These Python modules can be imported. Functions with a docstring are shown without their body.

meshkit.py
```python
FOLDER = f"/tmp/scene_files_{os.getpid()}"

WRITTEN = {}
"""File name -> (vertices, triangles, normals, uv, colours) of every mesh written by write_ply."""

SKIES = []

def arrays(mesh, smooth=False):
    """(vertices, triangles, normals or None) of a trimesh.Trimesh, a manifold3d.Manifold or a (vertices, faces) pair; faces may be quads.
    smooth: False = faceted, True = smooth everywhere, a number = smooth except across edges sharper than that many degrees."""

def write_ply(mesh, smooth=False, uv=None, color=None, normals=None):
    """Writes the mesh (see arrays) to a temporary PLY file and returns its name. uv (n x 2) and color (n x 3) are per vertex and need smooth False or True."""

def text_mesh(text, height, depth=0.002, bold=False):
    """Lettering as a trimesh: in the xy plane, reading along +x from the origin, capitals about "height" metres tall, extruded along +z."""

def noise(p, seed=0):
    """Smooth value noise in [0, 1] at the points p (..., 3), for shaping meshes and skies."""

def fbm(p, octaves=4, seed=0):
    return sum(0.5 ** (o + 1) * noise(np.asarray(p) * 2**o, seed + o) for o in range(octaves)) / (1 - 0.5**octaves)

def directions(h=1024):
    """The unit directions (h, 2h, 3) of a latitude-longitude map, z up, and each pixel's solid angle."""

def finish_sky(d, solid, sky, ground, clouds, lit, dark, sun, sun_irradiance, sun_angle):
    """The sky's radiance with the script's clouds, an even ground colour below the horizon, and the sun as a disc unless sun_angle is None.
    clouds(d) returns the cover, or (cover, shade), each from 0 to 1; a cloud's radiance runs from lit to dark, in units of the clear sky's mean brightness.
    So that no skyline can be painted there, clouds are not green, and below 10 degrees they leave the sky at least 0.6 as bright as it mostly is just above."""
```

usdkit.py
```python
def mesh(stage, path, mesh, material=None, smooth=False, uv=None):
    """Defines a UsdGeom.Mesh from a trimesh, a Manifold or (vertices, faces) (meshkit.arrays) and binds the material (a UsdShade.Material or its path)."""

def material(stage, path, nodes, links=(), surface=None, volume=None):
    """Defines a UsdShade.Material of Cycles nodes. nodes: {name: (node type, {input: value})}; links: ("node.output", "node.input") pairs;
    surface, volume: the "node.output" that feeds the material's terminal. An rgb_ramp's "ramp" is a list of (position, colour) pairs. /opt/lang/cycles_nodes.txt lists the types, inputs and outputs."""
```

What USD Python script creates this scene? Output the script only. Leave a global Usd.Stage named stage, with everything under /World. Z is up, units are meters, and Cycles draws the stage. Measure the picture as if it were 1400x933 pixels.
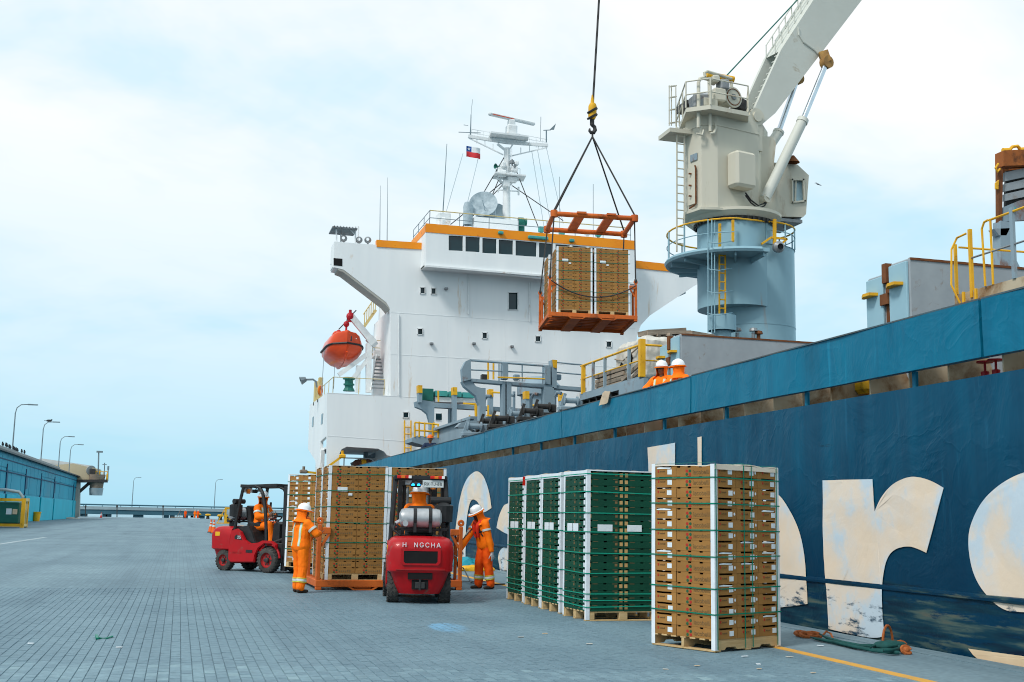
import math, random
import numpy as np, trimesh, usdkit, meshkit
import manifold3d as m3
from scipy.spatial import ConvexHull
from shapely.geometry import Polygon, Point
from shapely import affinity
from pxr import Usd, UsdGeom, UsdLux, UsdShade, Gf, Sdf

stage = Usd.Stage.CreateInMemory()
UsdGeom.SetStageUpAxis(stage, UsdGeom.Tokens.z)
UsdGeom.SetStageMetersPerUnit(stage, 1.0)
UsdGeom.Xform.Define(stage, '/World'); UsdGeom.Scope.Define(stage, '/World/Looks')
random.seed(7); RNG = np.random.default_rng(7)

# ------------------------------------------------------------------ camera
FPX, CX, CY, EYE = 1600.0, 700.0, 466.5, 1.5          # measured on the photograph, 1400 px wide
YAW, PITCH, ROLL = 0.271513, 0.149618, math.radians(1.1)
_f = np.array([math.sin(YAW)*math.cos(PITCH), math.cos(YAW)*math.cos(PITCH), math.sin(PITCH)])
_r0 = np.array([math.cos(YAW), -math.sin(YAW), 0.0]); _u0 = np.cross(_r0, _f)
_r = math.cos(ROLL)*_r0 + math.sin(ROLL)*_u0; _u = -math.sin(ROLL)*_r0 + math.cos(ROLL)*_u0
cam = UsdGeom.Camera.Define(stage, '/World/camera')
cam.AddTransformOp().Set(Gf.Matrix4d(*_r, 0, *_u, 0, *(-_f), 0, 0, 0, EYE, 1))
cam.CreateFocalLengthAttr(36.0*FPX/1400); cam.CreateHorizontalApertureAttr(36.0); cam.CreateVerticalApertureAttr(36.0*682/1024)
cam.CreateClippingRangeAttr(Gf.Vec2f(0.1, 20000))
EXPOSURE = 0.6
cam.CreateExposureAttr(EXPOSURE)

# ------------------------------------------------------------------ sky and sun (overcast)
SUN_AZ, SUN_EL = math.radians(238), math.radians(48)    # azimuth as atan2(x, y)
SUN_DIR = np.array([math.sin(SUN_AZ)*math.cos(SUN_EL), math.cos(SUN_AZ)*math.cos(SUN_EL), math.sin(SUN_EL)])
def sky():
    n = {
     'tc': ('texture_coordinate', {}),
     'sky': ('sky_texture', {'sky_type': 'single_scattering', 'sun_disc': False, 'sun_elevation': SUN_EL, 'sun_rotation': SUN_AZ, 'altitude': 0.0, 'air_density': 1.0, 'aerosol_density': 2.0}),
     'sep': ('separate_xyz', {}),
     'den': ('math', {'math_type': 'add', 'value2': 0.22}),
     'dx': ('math', {'math_type': 'divide'}), 'dy': ('math', {'math_type': 'divide'}),
     'cv': ('combine_xyz', {'z': 1.7}),
     'n1': ('noise_texture', {'scale': 1.0, 'detail': 6.0, 'roughness': 0.55, 'distortion': 0.45}),
     'n2': ('noise_texture', {'scale': 3.2, 'detail': 5.0, 'roughness': 0.55, 'distortion': 0.3}),
     'nm': ('mix', {'fac': 0.28}),
     'r': ('rgb_ramp', {'ramp': [(0.36, (5.2, 7.7, 8.9)), (0.45, (6.6, 8.3, 9.0)), (0.52, (8.2, 8.9, 9.2)), (0.59, (9.2, 9.4, 9.5)), (0.75, (9.6, 9.6, 9.6))]}),
     'lowr': ('rgb_ramp', {'ramp': [(0.0, (1, 1, 1)), (0.05, (0.85, 0.85, 0.85)), (0.16, (0.42, 0.42, 0.42)), (0.32, (0, 0, 0))]}),
     'lowc': ('mix', {'color2': (3.9, 7.0, 8.6)}),
     'mx': ('mix', {'fac': 0.9}),
     'bg': ('background_shader', {'strength': 0.078}),
    }
    l = [('tc.generated', 'sep.vector'), ('sep.z', 'den.value1'), ('sep.x', 'dx.value1'), ('den.value', 'dx.value2'), ('sep.y', 'dy.value1'), ('den.value', 'dy.value2'),
         ('dx.value', 'cv.x'), ('dy.value', 'cv.y'), ('cv.vector', 'n1.vector'), ('cv.vector', 'n2.vector'), ('n1.fac', 'nm.color1'), ('n2.fac', 'nm.color2'), ('nm.color', 'r.fac'),
         ('sep.z', 'lowr.fac'), ('lowr.color', 'lowc.fac'), ('r.color', 'lowc.color1'),
         ('sky.color', 'mx.color1'), ('lowc.color', 'mx.color2'), ('mx.color', 'bg.color')]
    return usdkit.material(stage, '/World/Looks/sky', n, l, surface='bg.background')
dome = UsdLux.DomeLight.Define(stage, '/World/sky')
UsdShade.MaterialBindingAPI.Apply(dome.GetPrim()).Bind(sky())
dome.GetPrim().SetCustomDataByKey('kind', 'structure')
sun = UsdLux.DistantLight.Define(stage, '/World/sun')
sun.CreateIntensityAttr(0.4); sun.CreateAngleAttr(12.0); sun.CreateNormalizeAttr(True); sun.CreateColorAttr(Gf.Vec3f(1.0, 0.97, 0.92))
_z = SUN_DIR; _x = np.cross([0, 0, 1.0], _z); _x /= np.linalg.norm(_x); _y = np.cross(_z, _x)
sun.AddTransformOp().Set(Gf.Matrix4d(*_x, 0, *_y, 0, *_z, 0, 0, 0, 60, 1))

# ------------------------------------------------------------------ points of the place from the photograph's pixels
EYEP = np.array([0, 0, EYE])
def ray(px, py): return _f + (px-CX)/FPX*_r - (py-CY)/FPX*_u
def atx(px, py, x): d = ray(px, py); return EYEP + d*(x/d[0])
def aty(px, py, y): d = ray(px, py); return EYEP + d*(y/d[1])
def atz(px, py, z=0.0): d = ray(px, py); return EYEP + d*((z-EYE)/d[2])

# ------------------------------------------------------------------ prims, names, labels
USED, LOC, ROT = {}, {}, {}
def numbered(path):
    k = USED.get(path, -1) + 1; USED[path] = k
    return path if k == 0 else '%s_%03d' % (path, k)
def tag(p, label=None, cat=None, group=None, kind=None):
    p = p.GetPrim() if hasattr(p, 'GetPrim') else p
    for k, v in (('label', label), ('category', cat), ('group', group), ('kind', kind)):
        if v: p.SetCustomDataByKey(k, v)
    return p
def thing(name, label, cat=None, loc=(0, 0, 0), rz=0.0, group=None, kind=None, tilt=None):
    path = numbered('/World/' + name)
    x = UsdGeom.Xform.Define(stage, path); x.AddTranslateOp().Set(Gf.Vec3d(*map(float, loc)))
    x.AddRotateXYZOp().Set(Gf.Vec3f(*( [0, 0, float(rz)] if tilt is None else [float(tilt[0]), float(tilt[1]), float(rz)])))
    LOC[path] = np.array(loc, float)
    tag(x, label, cat, group, kind)
    return path
def copy(src, label, loc, rz=0.0, group=None, tilt=None):
    name = src.split('/')[-1]; was = stage.GetPrimAtPath(src).GetCustomData()
    import re
    base = re.sub(r'_\d{3}$', '', name)
    p = thing(base, label, was.get('category'), loc, rz, group or was.get('group'), None, tilt)
    prim = stage.GetPrimAtPath(p); prim.GetReferences().AddInternalReference(src); prim.SetInstanceable(True)
    return p
def obj(name, mesh, mat, parent='/World', w=False, s=False, label=None, cat=None, group=None, kind=None):
    mesh = arr(mesh)
    path = numbered(parent + '/' + name)
    if w: 
        root = '/'.join(parent.split('/')[:3]); off = LOC.get(root)
        if off is not None: mesh = (np.asarray(mesh[0]) - off, mesh[1])
    if len(mesh[1]) == 0: raise ValueError('empty mesh ' + path)
    p = usdkit.mesh(stage, path, mesh, mat, smooth=s)
    p.CreateDoubleSidedAttr(True)
    tag(p, label, cat, group, kind)
    return path

# ------------------------------------------------------------------ mesh building
def arr(m):
    if hasattr(m, 'to_mesh'):
        q = m.to_mesh(); return np.array(q.vert_properties[:, :3], float), np.array(q.tri_verts)
    if isinstance(m, MB): return m.get()
    if isinstance(m, tuple): return m
    return np.array(m.vertices), np.array(m.faces)
_BF = np.array([[0,2,1],[0,3,2],[4,5,6],[4,6,7],[0,1,5],[0,5,4],[1,2,6],[1,6,5],[2,3,7],[2,7,6],[3,0,4],[3,4,7]])
_BV = np.array([[-1,-1,-1],[1,-1,-1],[1,1,-1],[-1,1,-1],[-1,-1,1],[1,-1,1],[1,1,1],[-1,1,1]])*.5
_CH = {}
def chbox(sx, sy, sz, c):
    key = (round(sx,3), round(sy,3), round(sz,3), round(c,4))
    if key not in _CH:
        h = np.array([sx, sy, sz])/2; pts = []
        for s in _BV*2:
            for k in range(3):
                q = h-c; q = q.copy(); q[k] = h[k]; pts.append(s*q)
        pts = np.array(pts); hull = ConvexHull(pts); f = hull.simplices.copy()
        n = np.cross(pts[f[:,1]]-pts[f[:,0]], pts[f[:,2]]-pts[f[:,0]]); flip = (n*pts[f].mean(1)).sum(1) < 0
        f[flip] = f[flip][:, ::-1]; _CH[key] = (pts, f)
    return _CH[key]
def frame(d, up=(0, 0, 1)):
    d = np.asarray(d, float); d = d/np.linalg.norm(d); up = np.asarray(up, float)
    if abs(d@up)/np.linalg.norm(up) > .985: up = np.array([0, 1.0, 0]) if abs(d[1]) < .9 else np.array([1.0, 0, 0])
    s = np.cross(d, up); s /= np.linalg.norm(s); return s, np.cross(s, d), d
class MB:
    def __init__(self): self.v, self.f, self.n = [], [], 0
    def add(self, m, M=None, off=None):
        v, f = arr(m)
        if M is not None: v = v @ np.asarray(M).T
        if off is not None: v = v + np.asarray(off)
        self.v.append(v); self.f.append(np.asarray(f)+self.n); self.n += len(v); return self
    def get(self):
        return (np.vstack(self.v), np.vstack(self.f)) if self.v else (np.zeros((0, 3)), np.zeros((0, 3), int))
    def box(self, c, s, ch=0, rz=0):
        m = (_BV*np.asarray(s), _BF) if not ch else chbox(*s, ch)
        M = None
        if rz: a = math.radians(rz); M = np.array([[math.cos(a), -math.sin(a), 0], [math.sin(a), math.cos(a), 0], [0, 0, 1]])
        return self.add(m, M, c)
    def box2(self, a, b, ch=0):
        a, b = np.minimum(a, b), np.maximum(a, b); return self.box((a+b)/2, b-a, ch)
    def beam(self, p, q, w, h, up=(0, 0, 1), ext=0, ch=0):
        p, q = np.asarray(p, float), np.asarray(q, float); s, u, d = frame(q-p, up); L = np.linalg.norm(q-p)+2*ext
        m = (_BV*np.array([w, h, L]), _BF) if not ch else chbox(w, h, L, ch)
        return self.add(m, np.array([s, u, d]).T, (p+q)/2)
    def tube(self, p, q, r, n=8, r2=None, caps=True):
        p, q = np.asarray(p, float), np.asarray(q, float); s, u, d = frame(q-p); a = np.arange(n)*2*math.pi/n
        c = np.outer(np.cos(a), s)+np.outer(np.sin(a), u); r2 = r if r2 is None else r2
        v = np.vstack([p+c*r, q+c*r2, p[None], q[None]]); i = np.arange(n); j = (i+1) % n
        f = [np.c_[i, j, j+n], np.c_[i, j+n, i+n]]
        if caps: f += [np.c_[j, i, np.full(n, 2*n)], np.c_[i+n, j+n, np.full(n, 2*n+1)]]
        return self.add((v, np.vstack(f)))
    def path(self, pts, r, n=6):
        pts = np.asarray(pts, float); t = np.gradient(pts, axis=0); t /= np.linalg.norm(t, axis=1)[:, None]+1e-12
        s, u, d = frame(t[0]); V = []; a = np.arange(n)*2*math.pi/n
        rr = np.broadcast_to(r, len(pts))
        for k in range(len(pts)):
            s = s-(s@t[k])*t[k]; s /= np.linalg.norm(s); u = np.cross(t[k], s)
            V.append(pts[k]+rr[k]*(np.outer(np.cos(a), s)+np.outer(np.sin(a), u)))
        v = np.vstack(V+[pts[:1], pts[-1:]]); i = np.arange(n); j = (i+1) % n; F = []
        for k in range(len(pts)-1): F += [np.c_[i, j, j+n]+k*n, np.c_[i, j+n, i+n]+k*n]
        e = len(pts)*n; F += [np.c_[j, i, np.full(n, e)], np.c_[i+e-n, j+e-n, np.full(n, e+1)]]
        return self.add((v, np.vstack(F)))
    def lathe(self, prof, c=(0, 0, 0), axis=(0, 0, 1), n=16, a0=0, a1=360):
        """prof: (radius, height) pairs"""
        s, u, d = frame(axis); full = a1-a0 >= 360; m = n if full else n+1
        a = np.radians(a0+(a1-a0)*np.arange(m)/n); c = np.asarray(c, float)
        V = [c+d*h+r*(np.outer(np.cos(a), s)+np.outer(np.sin(a), u)) for r, h in prof]; F = []
        i = np.arange(n); j = (i+1) % m if full else i+1
        for k in range(len(prof)-1): F += [np.c_[i, j, j+m]+k*m, np.c_[i, j+m, i+m]+k*m]
        return self.add((np.vstack(V), np.vstack(F)))
    def ell(self, c, r, n=1):
        m = trimesh.creation.icosphere(subdivisions=n); return self.add((np.array(m.vertices)*np.asarray(r), np.array(m.faces)), None, c)
    def ext(self, poly, t, o, ex, ey):
        """polygon (list of 2d points or shapely) extruded by t along ex x ey, origin o"""
        if not hasattr(poly, 'exterior'): poly = Polygon(poly)
        if not poly.is_valid: poly = poly.buffer(0)
        m = trimesh.creation.extrude_polygon(poly, abs(t), engine='earcut')
        v = np.array(m.vertices); ex, ey = np.asarray(ex, float), np.asarray(ey, float); ez = np.cross(ex, ey)
        if t < 0: v[:, 2] -= abs(t)
        f = np.array(m.faces)
        return self.add((np.asarray(o)+np.outer(v[:, 0], ex)+np.outer(v[:, 1], ey)+np.outer(v[:, 2], ez), f))
    def ploty(self, pxs, Y, t, holes=()):
        """pixel outline carried onto the plane y=Y, thickness t away from the camera"""
        g = lambda q: [(p[0], p[2]) for p in (aty(a, b, Y) for a, b in q)]
        P = Polygon(g(pxs), [g(h) for h in holes])
        return self.ext(P, -t, (0, Y, 0), (1, 0, 0), (0, 0, 1))
    def plotx(self, pxs, X, t):
        g = [(p[1], p[2]) for p in (atx(a, b, X) for a, b in pxs)]
        return self.ext(g, t, (X, 0, 0), (0, 1, 0), (0, 0, 1))

def sub(m, L):
    """subdivide to edges under L"""
    v, f = arr(m); v, f = trimesh.remesh.subdivide_to_size(v, f, L); t = trimesh.Trimesh(v, f); t.merge_vertices(); return np.array(t.vertices), np.array(t.faces)
def noisy(m, amp, scale, seed=0):
    v, f = arr(m); d = np.stack([meshkit.fbm(v*scale+17.3*k, 3, seed+k)-.5 for k in range(3)], 1); return v+d*2*amp, f
# ------------------------------------------------------------------ materials
MATS = {}
def mat(name, c, c2=None, rough=.6, scale=3.0, amt=1.0, rust=0.0, rustc=(.16, .055, .018), rscale=2.0, bump=0.0, bscale=20.0, metal=0.0, vary=0.0, stretch=(1, 1, 1), coat=0.0, spec=.25, world=False):
    c2 = c2 or tuple(x*.75 for x in c)
    n = {'tc': ('texture_coordinate', {}), 'mp': ('mapping', {'scale': stretch}),
         'n': ('noise_texture', {'scale': scale, 'detail': 5.0, 'roughness': .62}),
         'r': ('rgb_ramp', {'ramp': [(.32, c), (.72, tuple(a+(b-a)*amt for a, b in zip(c, c2)))]}),
         'p': ('principled_bsdf', {'roughness': rough, 'metallic': metal, 'specular_ior_level': spec, 'coat_weight': coat})}
    src = 'geo.position' if world else 'tc.object'
    if world: n['geo'] = ('geometry', {})
    l = [(src, 'mp.vector'), ('mp.vector', 'n.vector'), ('n.fac', 'r.fac')]
    col = 'r.color'
    if rust:
        n['rn'] = ('noise_texture', {'scale': rscale, 'detail': 7.0, 'roughness': .72, 'distortion': .4}); n['rs'] = ('vector_math', {'math_type': 'add', 'vector2': (3.7, 1.1, 8.3)})
        n['rr'] = ('rgb_ramp', {'ramp': [(max(.02, .66-.33*rust), (0, 0, 0)), (min(.98, .76-.2*rust), (1, 1, 1))]})
        n['rm'] = ('mix', {'color2': rustc})
        l += [('mp.vector', 'rs.vector1'), ('rs.vector', 'rn.vector'), ('rn.fac', 'rr.fac'), ('rr.color', 'rm.fac'), (col, 'rm.color1')]; col = 'rm.color'
    if vary:
        n['oi'] = ('object_info', {}); n['vr'] = ('map_range', {'from_min': 0.0, 'from_max': 1.0, 'to_min': 1-vary, 'to_max': 1+vary}); n['hs'] = ('hsv', {})
        l += [('oi.random', 'vr.value'), ('vr.result', 'hs.value'), (col, 'hs.color')]; col = 'hs.color'
    l.append((col, 'p.base_color'))
    if bump:
        n['bn'] = ('noise_texture', {'scale': bscale, 'detail': 4.0}); n['b'] = ('bump', {'strength': bump, 'distance': .02})
        l += [('mp.vector', 'bn.vector'), ('bn.fac', 'b.height'), ('b.normal', 'p.normal')]
    m = usdkit.material(stage, '/World/Looks/' + name, n, l, surface='p.BSDF'); MATS[name] = m; return m
def emit(name, c, st):
    m = usdkit.material(stage, '/World/Looks/' + name, {'e': ('emission', {'color': c, 'strength': st})}, [], surface='e.emission'); MATS[name] = m
def glass(name, c, rough=.05):
    m = usdkit.material(stage, '/World/Looks/' + name, {'p': ('principled_bsdf', {'base_color': c, 'roughness': rough, 'specular_ior_level': .45})}, [], surface='p.BSDF'); MATS[name] = m

mat('white_paint', (.80, .82, .82), (.70, .735, .75), .55, .5, rust=.10, rustc=(.62, .50, .38), rscale=1.5, stretch=(1, 1, .14), bump=.04, bscale=2)
mat('white_metal', (.78, .8, .8), (.62, .65, .66), .5, 1.5, rust=.2, rustc=(.4, .3, .22), rscale=1.2)
mat('bridge_orange', (.88, .30, .012), (.80, .24, .01), .5, .6, rust=.12, rscale=.8)
mat('ship_grey', (.25, .33, .38), (.19, .26, .31), .6, .9, rust=.28, rscale=1.1, stretch=(1, 1, .5))
mat('hatch_grey', (.32, .36, .385), (.25, .285, .31), .7, 1.6, rust=.24, rustc=(.20, .15, .11), rscale=2.6)
mat('hatch_blue', (.30, .48, .56), (.25, .42, .50), .55, .8, rust=.14, rscale=1.5)
mat('crane_blue', (.25, .41, .48), (.21, .36, .43), .5, .35, rust=.10, rustc=(.30, .24, .2), rscale=.7, stretch=(1, 1, .18), bump=.04, bscale=2)
mat('crane_beige', (.58, .555, .46), (.49, .47, .39), .5, .45, rust=.27, rustc=(.34, .26, .18), rscale=.9, stretch=(1, 1, .2), bump=.04, bscale=2)
mat('boom_beige', (.60, .61, .55), (.52, .53, .48), .5, .3, rust=.12, rustc=(.33, .24, .14), rscale=.5)
mat('rusty_brown', (.20, .075, .028), (.10, .035, .015), .85, 3, bump=.3, bscale=15)
mat('stay_rust', (.50, .42, .30), (.30, .20, .11), .8, 1.1, rust=.6, rustc=(.17, .075, .02), rscale=1.4)
mat('frame_rust', (.36, .115, .025), (.22, .065, .018), .7, 2, rust=.4, rustc=(.10, .035, .012), rscale=2.5)
mat('cap_grime', (.05, .12, .16), (.10, .085, .07), .8, 1.2, rust=.4, rustc=(.12, .075, .05), rscale=1.5)
mat('deck_red', (.12, .05, .035), (.08, .045, .035), .85, 1.5)
mat('safety_yellow', (.78, .43, .02), (.60, .30, .015), .55, 2.5, rust=.22, rscale=3)
mat('pale_yellow', (.62, .50, .22), (.5, .4, .18), .6, 3, rust=.1)
mat('lift_orange', (.60, .135, .02), (.45, .085, .015), .6, 2.0, rust=.35, rustc=(.16, .045, .015), rscale=2.2, bump=.1)
mat('rod_rust', (.45, .26, .08), (.22, .11, .04), .7, 3)
mat('dark_steel', (.035, .036, .038), (.06, .055, .05), .5, 4, metal=.2)
mat('grey_steel', (.27, .29, .30), (.18, .19, .2), .45, 3, rust=.2, metal=.3)
mat('chrome', (.62, .68, .72), (.5, .55, .6), .18, 2, metal=.9)
mat('silver', (.52, .53, .54), (.36, .37, .38), .38, 6, metal=.55, rust=.15, rustc=(.2, .18, .16), rscale=6)
mat('truck_red', (.42, .004, .008), (.34, .004, .007), .38, 4, rust=.2, rustc=(.22, .07, .055), rscale=4, coat=.1)
mat('rim_red', (.40, .02, .02), (.25, .02, .02), .55, 10)
mat('rubber', (.02, .02, .022), (.085, .08, .072), .85, 6, bump=.3, bscale=30)
mat('black_plastic', (.016, .017, .018), (.03, .03, .032), .45, 6)
mat('black_matte', (.008, .008, .009), (.012, .012, .012), .9, 6)
mat('lamp_red', (.60, .02, .01), (.5, .015, .01), .25); mat('lamp_amber', (.8, .2, .02), None, .25); mat('lamp_white', (.85, .85, .82), None, .25)
mat('carton', (.335, .165, .045), (.27, .128, .034), .85, 4, vary=.09, bump=.08, bscale=40)
mat('carton_edge', (.50, .32, .13), (.42, .26, .10), .85, 4, vary=.1)
mat('green_carton', (.002, .062, .034), (.002, .050, .028), .55, 4, vary=.14)
mat('green_print', (.02, .11, .05), (.02, .09, .04), .8, 20); mat('red_print', (.42, .03, .02), (.36, .03, .02), .8, 20)
mat('brown_print', (.20, .125, .05), (.17, .10, .045), .8, 20)
mat('label_white', (.72, .77, .80), (.6, .66, .7), .5, 14); mat('label_green', (.2, .55, .08), None, .5)
mat('corner_white', (.74, .79, .83), (.62, .67, .71), .6, 5)
mat('paper', (.62, .50, .36), (.52, .40, .28), .8, 3)
mat('cream_paper', (.74, .66, .55), (.66, .57, .46), .8, 3)
mat('strap_green', (.0, .20, .125), (.0, .15, .095), .4, 5)
mat('strap_bright', (.01, .33, .22), (.01, .27, .18), .35, 5)
mat('wood', (.58, .42, .22), (.44, .29, .13), .8, 3, stretch=(1, 6, 6), vary=.1, bump=.15, bscale=12)
mat('old_wood', (.33, .27, .21), (.19, .145, .11), .9, 2, stretch=(1, 1, 5), vary=.2, bump=.2)
mat('hivis', (1.0, .205, .001), (.92, .15, .001), .75, 5, bump=.25, bscale=9)
mat('hivis_red', (.95, .11, .002), (.80, .075, .002), .75, 5, bump=.3, bscale=9)
mat('scarf_red', (.75, .035, .012), (.6, .03, .01), .7, 6)
mat('reflect', (.60, .68, .66), (.5, .58, .56), .3, 10); mat('lime', (.62, .66, .10), None, .6)
mat('skin', (.26, .13, .075), (.22, .10, .06), .55, 10); mat('dark_skin', (.13, .065, .04), (.1, .05, .03), .55, 10)
mat('hat_white', (.82, .83, .84), (.75, .77, .78), .25, 8, coat=.4); mat('hat_orange', (.85, .16, .02), None, .3, 8)
mat('boot', (.045, .03, .022), (.03, .02, .015), .6, 10); mat('glove', (.50, .53, .55), (.36, .38, .4), .8, 12)
mat('navy', (.015, .03, .07), (.01, .02, .05), .85, 8); mat('hair', (.01, .008, .006), None, .7)
mat('lens', (.006, .006, .008), None, .12); mat('eye_white', (.7, .68, .64), None, .3)
mat('boat_orange', (.72, .075, .014), (.60, .055, .012), .35, 1.5, rust=.1, rustc=(.5, .2, .12), rscale=2, coat=.3)
mat('machine_green', (.015, .14, .11), (.012, .11, .09), .5, 4); mat('teal_paint', (.06, .34, .32), (.05, .27, .26), .55, 3)
mat('dish_grey', (.42, .5, .54), (.2, .27, .31), .5, 2.5)
mat('flag_red', (.62, .04, .05), None, .8); mat('flag_white', (.75, .78, .8), None, .8); mat('flag_blue', (.02, .10, .35), None, .8)
mat('letter_cream', (.74, .62, .48), (.70, .60, .49), .6, .7, rust=.38, rustc=(.55, .63, .68), rscale=.8, bump=.1, bscale=4)
mat('patch_cream', (.74, .57, .38), (.66, .49, .31), .6, 2, rust=.2, rustc=(.7, .55, .4))
mat('wall_blue', (.001, .28, .40), (.002, .20, .30), .6, .22, rust=.26, rustc=(.05, .20, .27), rscale=.16, stretch=(1, .5, .35))
mat('wall_lower', (.001, .38, .50), (.001, .32, .43), .6, .3, rust=.1, rustc=(.03, .22, .32), rscale=.3)
mat('wall_stain', (.012, .14, .22), (.02, .10, .16), .7, .6)
mat('wall_dark', (.006, .055, .12), (.006, .045, .1), .7, 1)
mat('concrete_old', (.42, .41, .37), (.32, .31, .28), .85, .5, rust=.2, rustc=(.25, .22, .18), rscale=.4)
mat('far_tan', (.50, .43, .29), (.42, .36, .24), .7, .3); mat('roof_grey', (.30, .32, .32), (.24, .26, .26), .7, .3)
mat('bridge_steel', (.05, .14, .19), (.04, .11, .15), .6, .2); mat('bridge_light', (.33, .42, .46), None, .7, .2)
mat('pole_grey', (.20, .26, .29), None, .5, 1)
mat('line_yellow', (.72, .36, .05), (.50, .29, .08), .8, 3, rust=.25, rustc=(.32, .28, .20), rscale=6, world=True)
mat('line_white', (.42, .49, .51), (.30, .37, .40), .8, 1.5, rust=.5, rustc=(.24, .30, .33), rscale=2, world=True)
mat('sling_green', (.012, .085, .08), (.008, .05, .048), .8, 12); mat('sling_rust', (.42, .12, .03), (.25, .07, .02), .7, 10)
mat('tarp_teal', (.02, .30, .38), (.015, .22, .3), .6, 6); mat('tarp_white', (.62, .60, .55), (.42, .38, .32), .8, 2, rust=.2, rustc=(.25, .18, .1), bump=.3, bscale=4)
mat('cone_orange', (.90, .14, .02), None, .5, 3); mat('red_valve', (.5, .02, .03), None, .4); mat('plate_white', (.62, .66, .66), None, .4)
mat('bird', (.25, .27, .3), None, .8); mat('pigeon', (.035, .04, .045), None, .8); mat('gravel_chip', (.5, .5, .46), None, .9)
glass('window_dark', (.006, .028, .036), .12); glass('cab_glass', (.38, .55, .62), .08)
emit('blue_lamp', (.015, .33, .9), 3.0)

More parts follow.
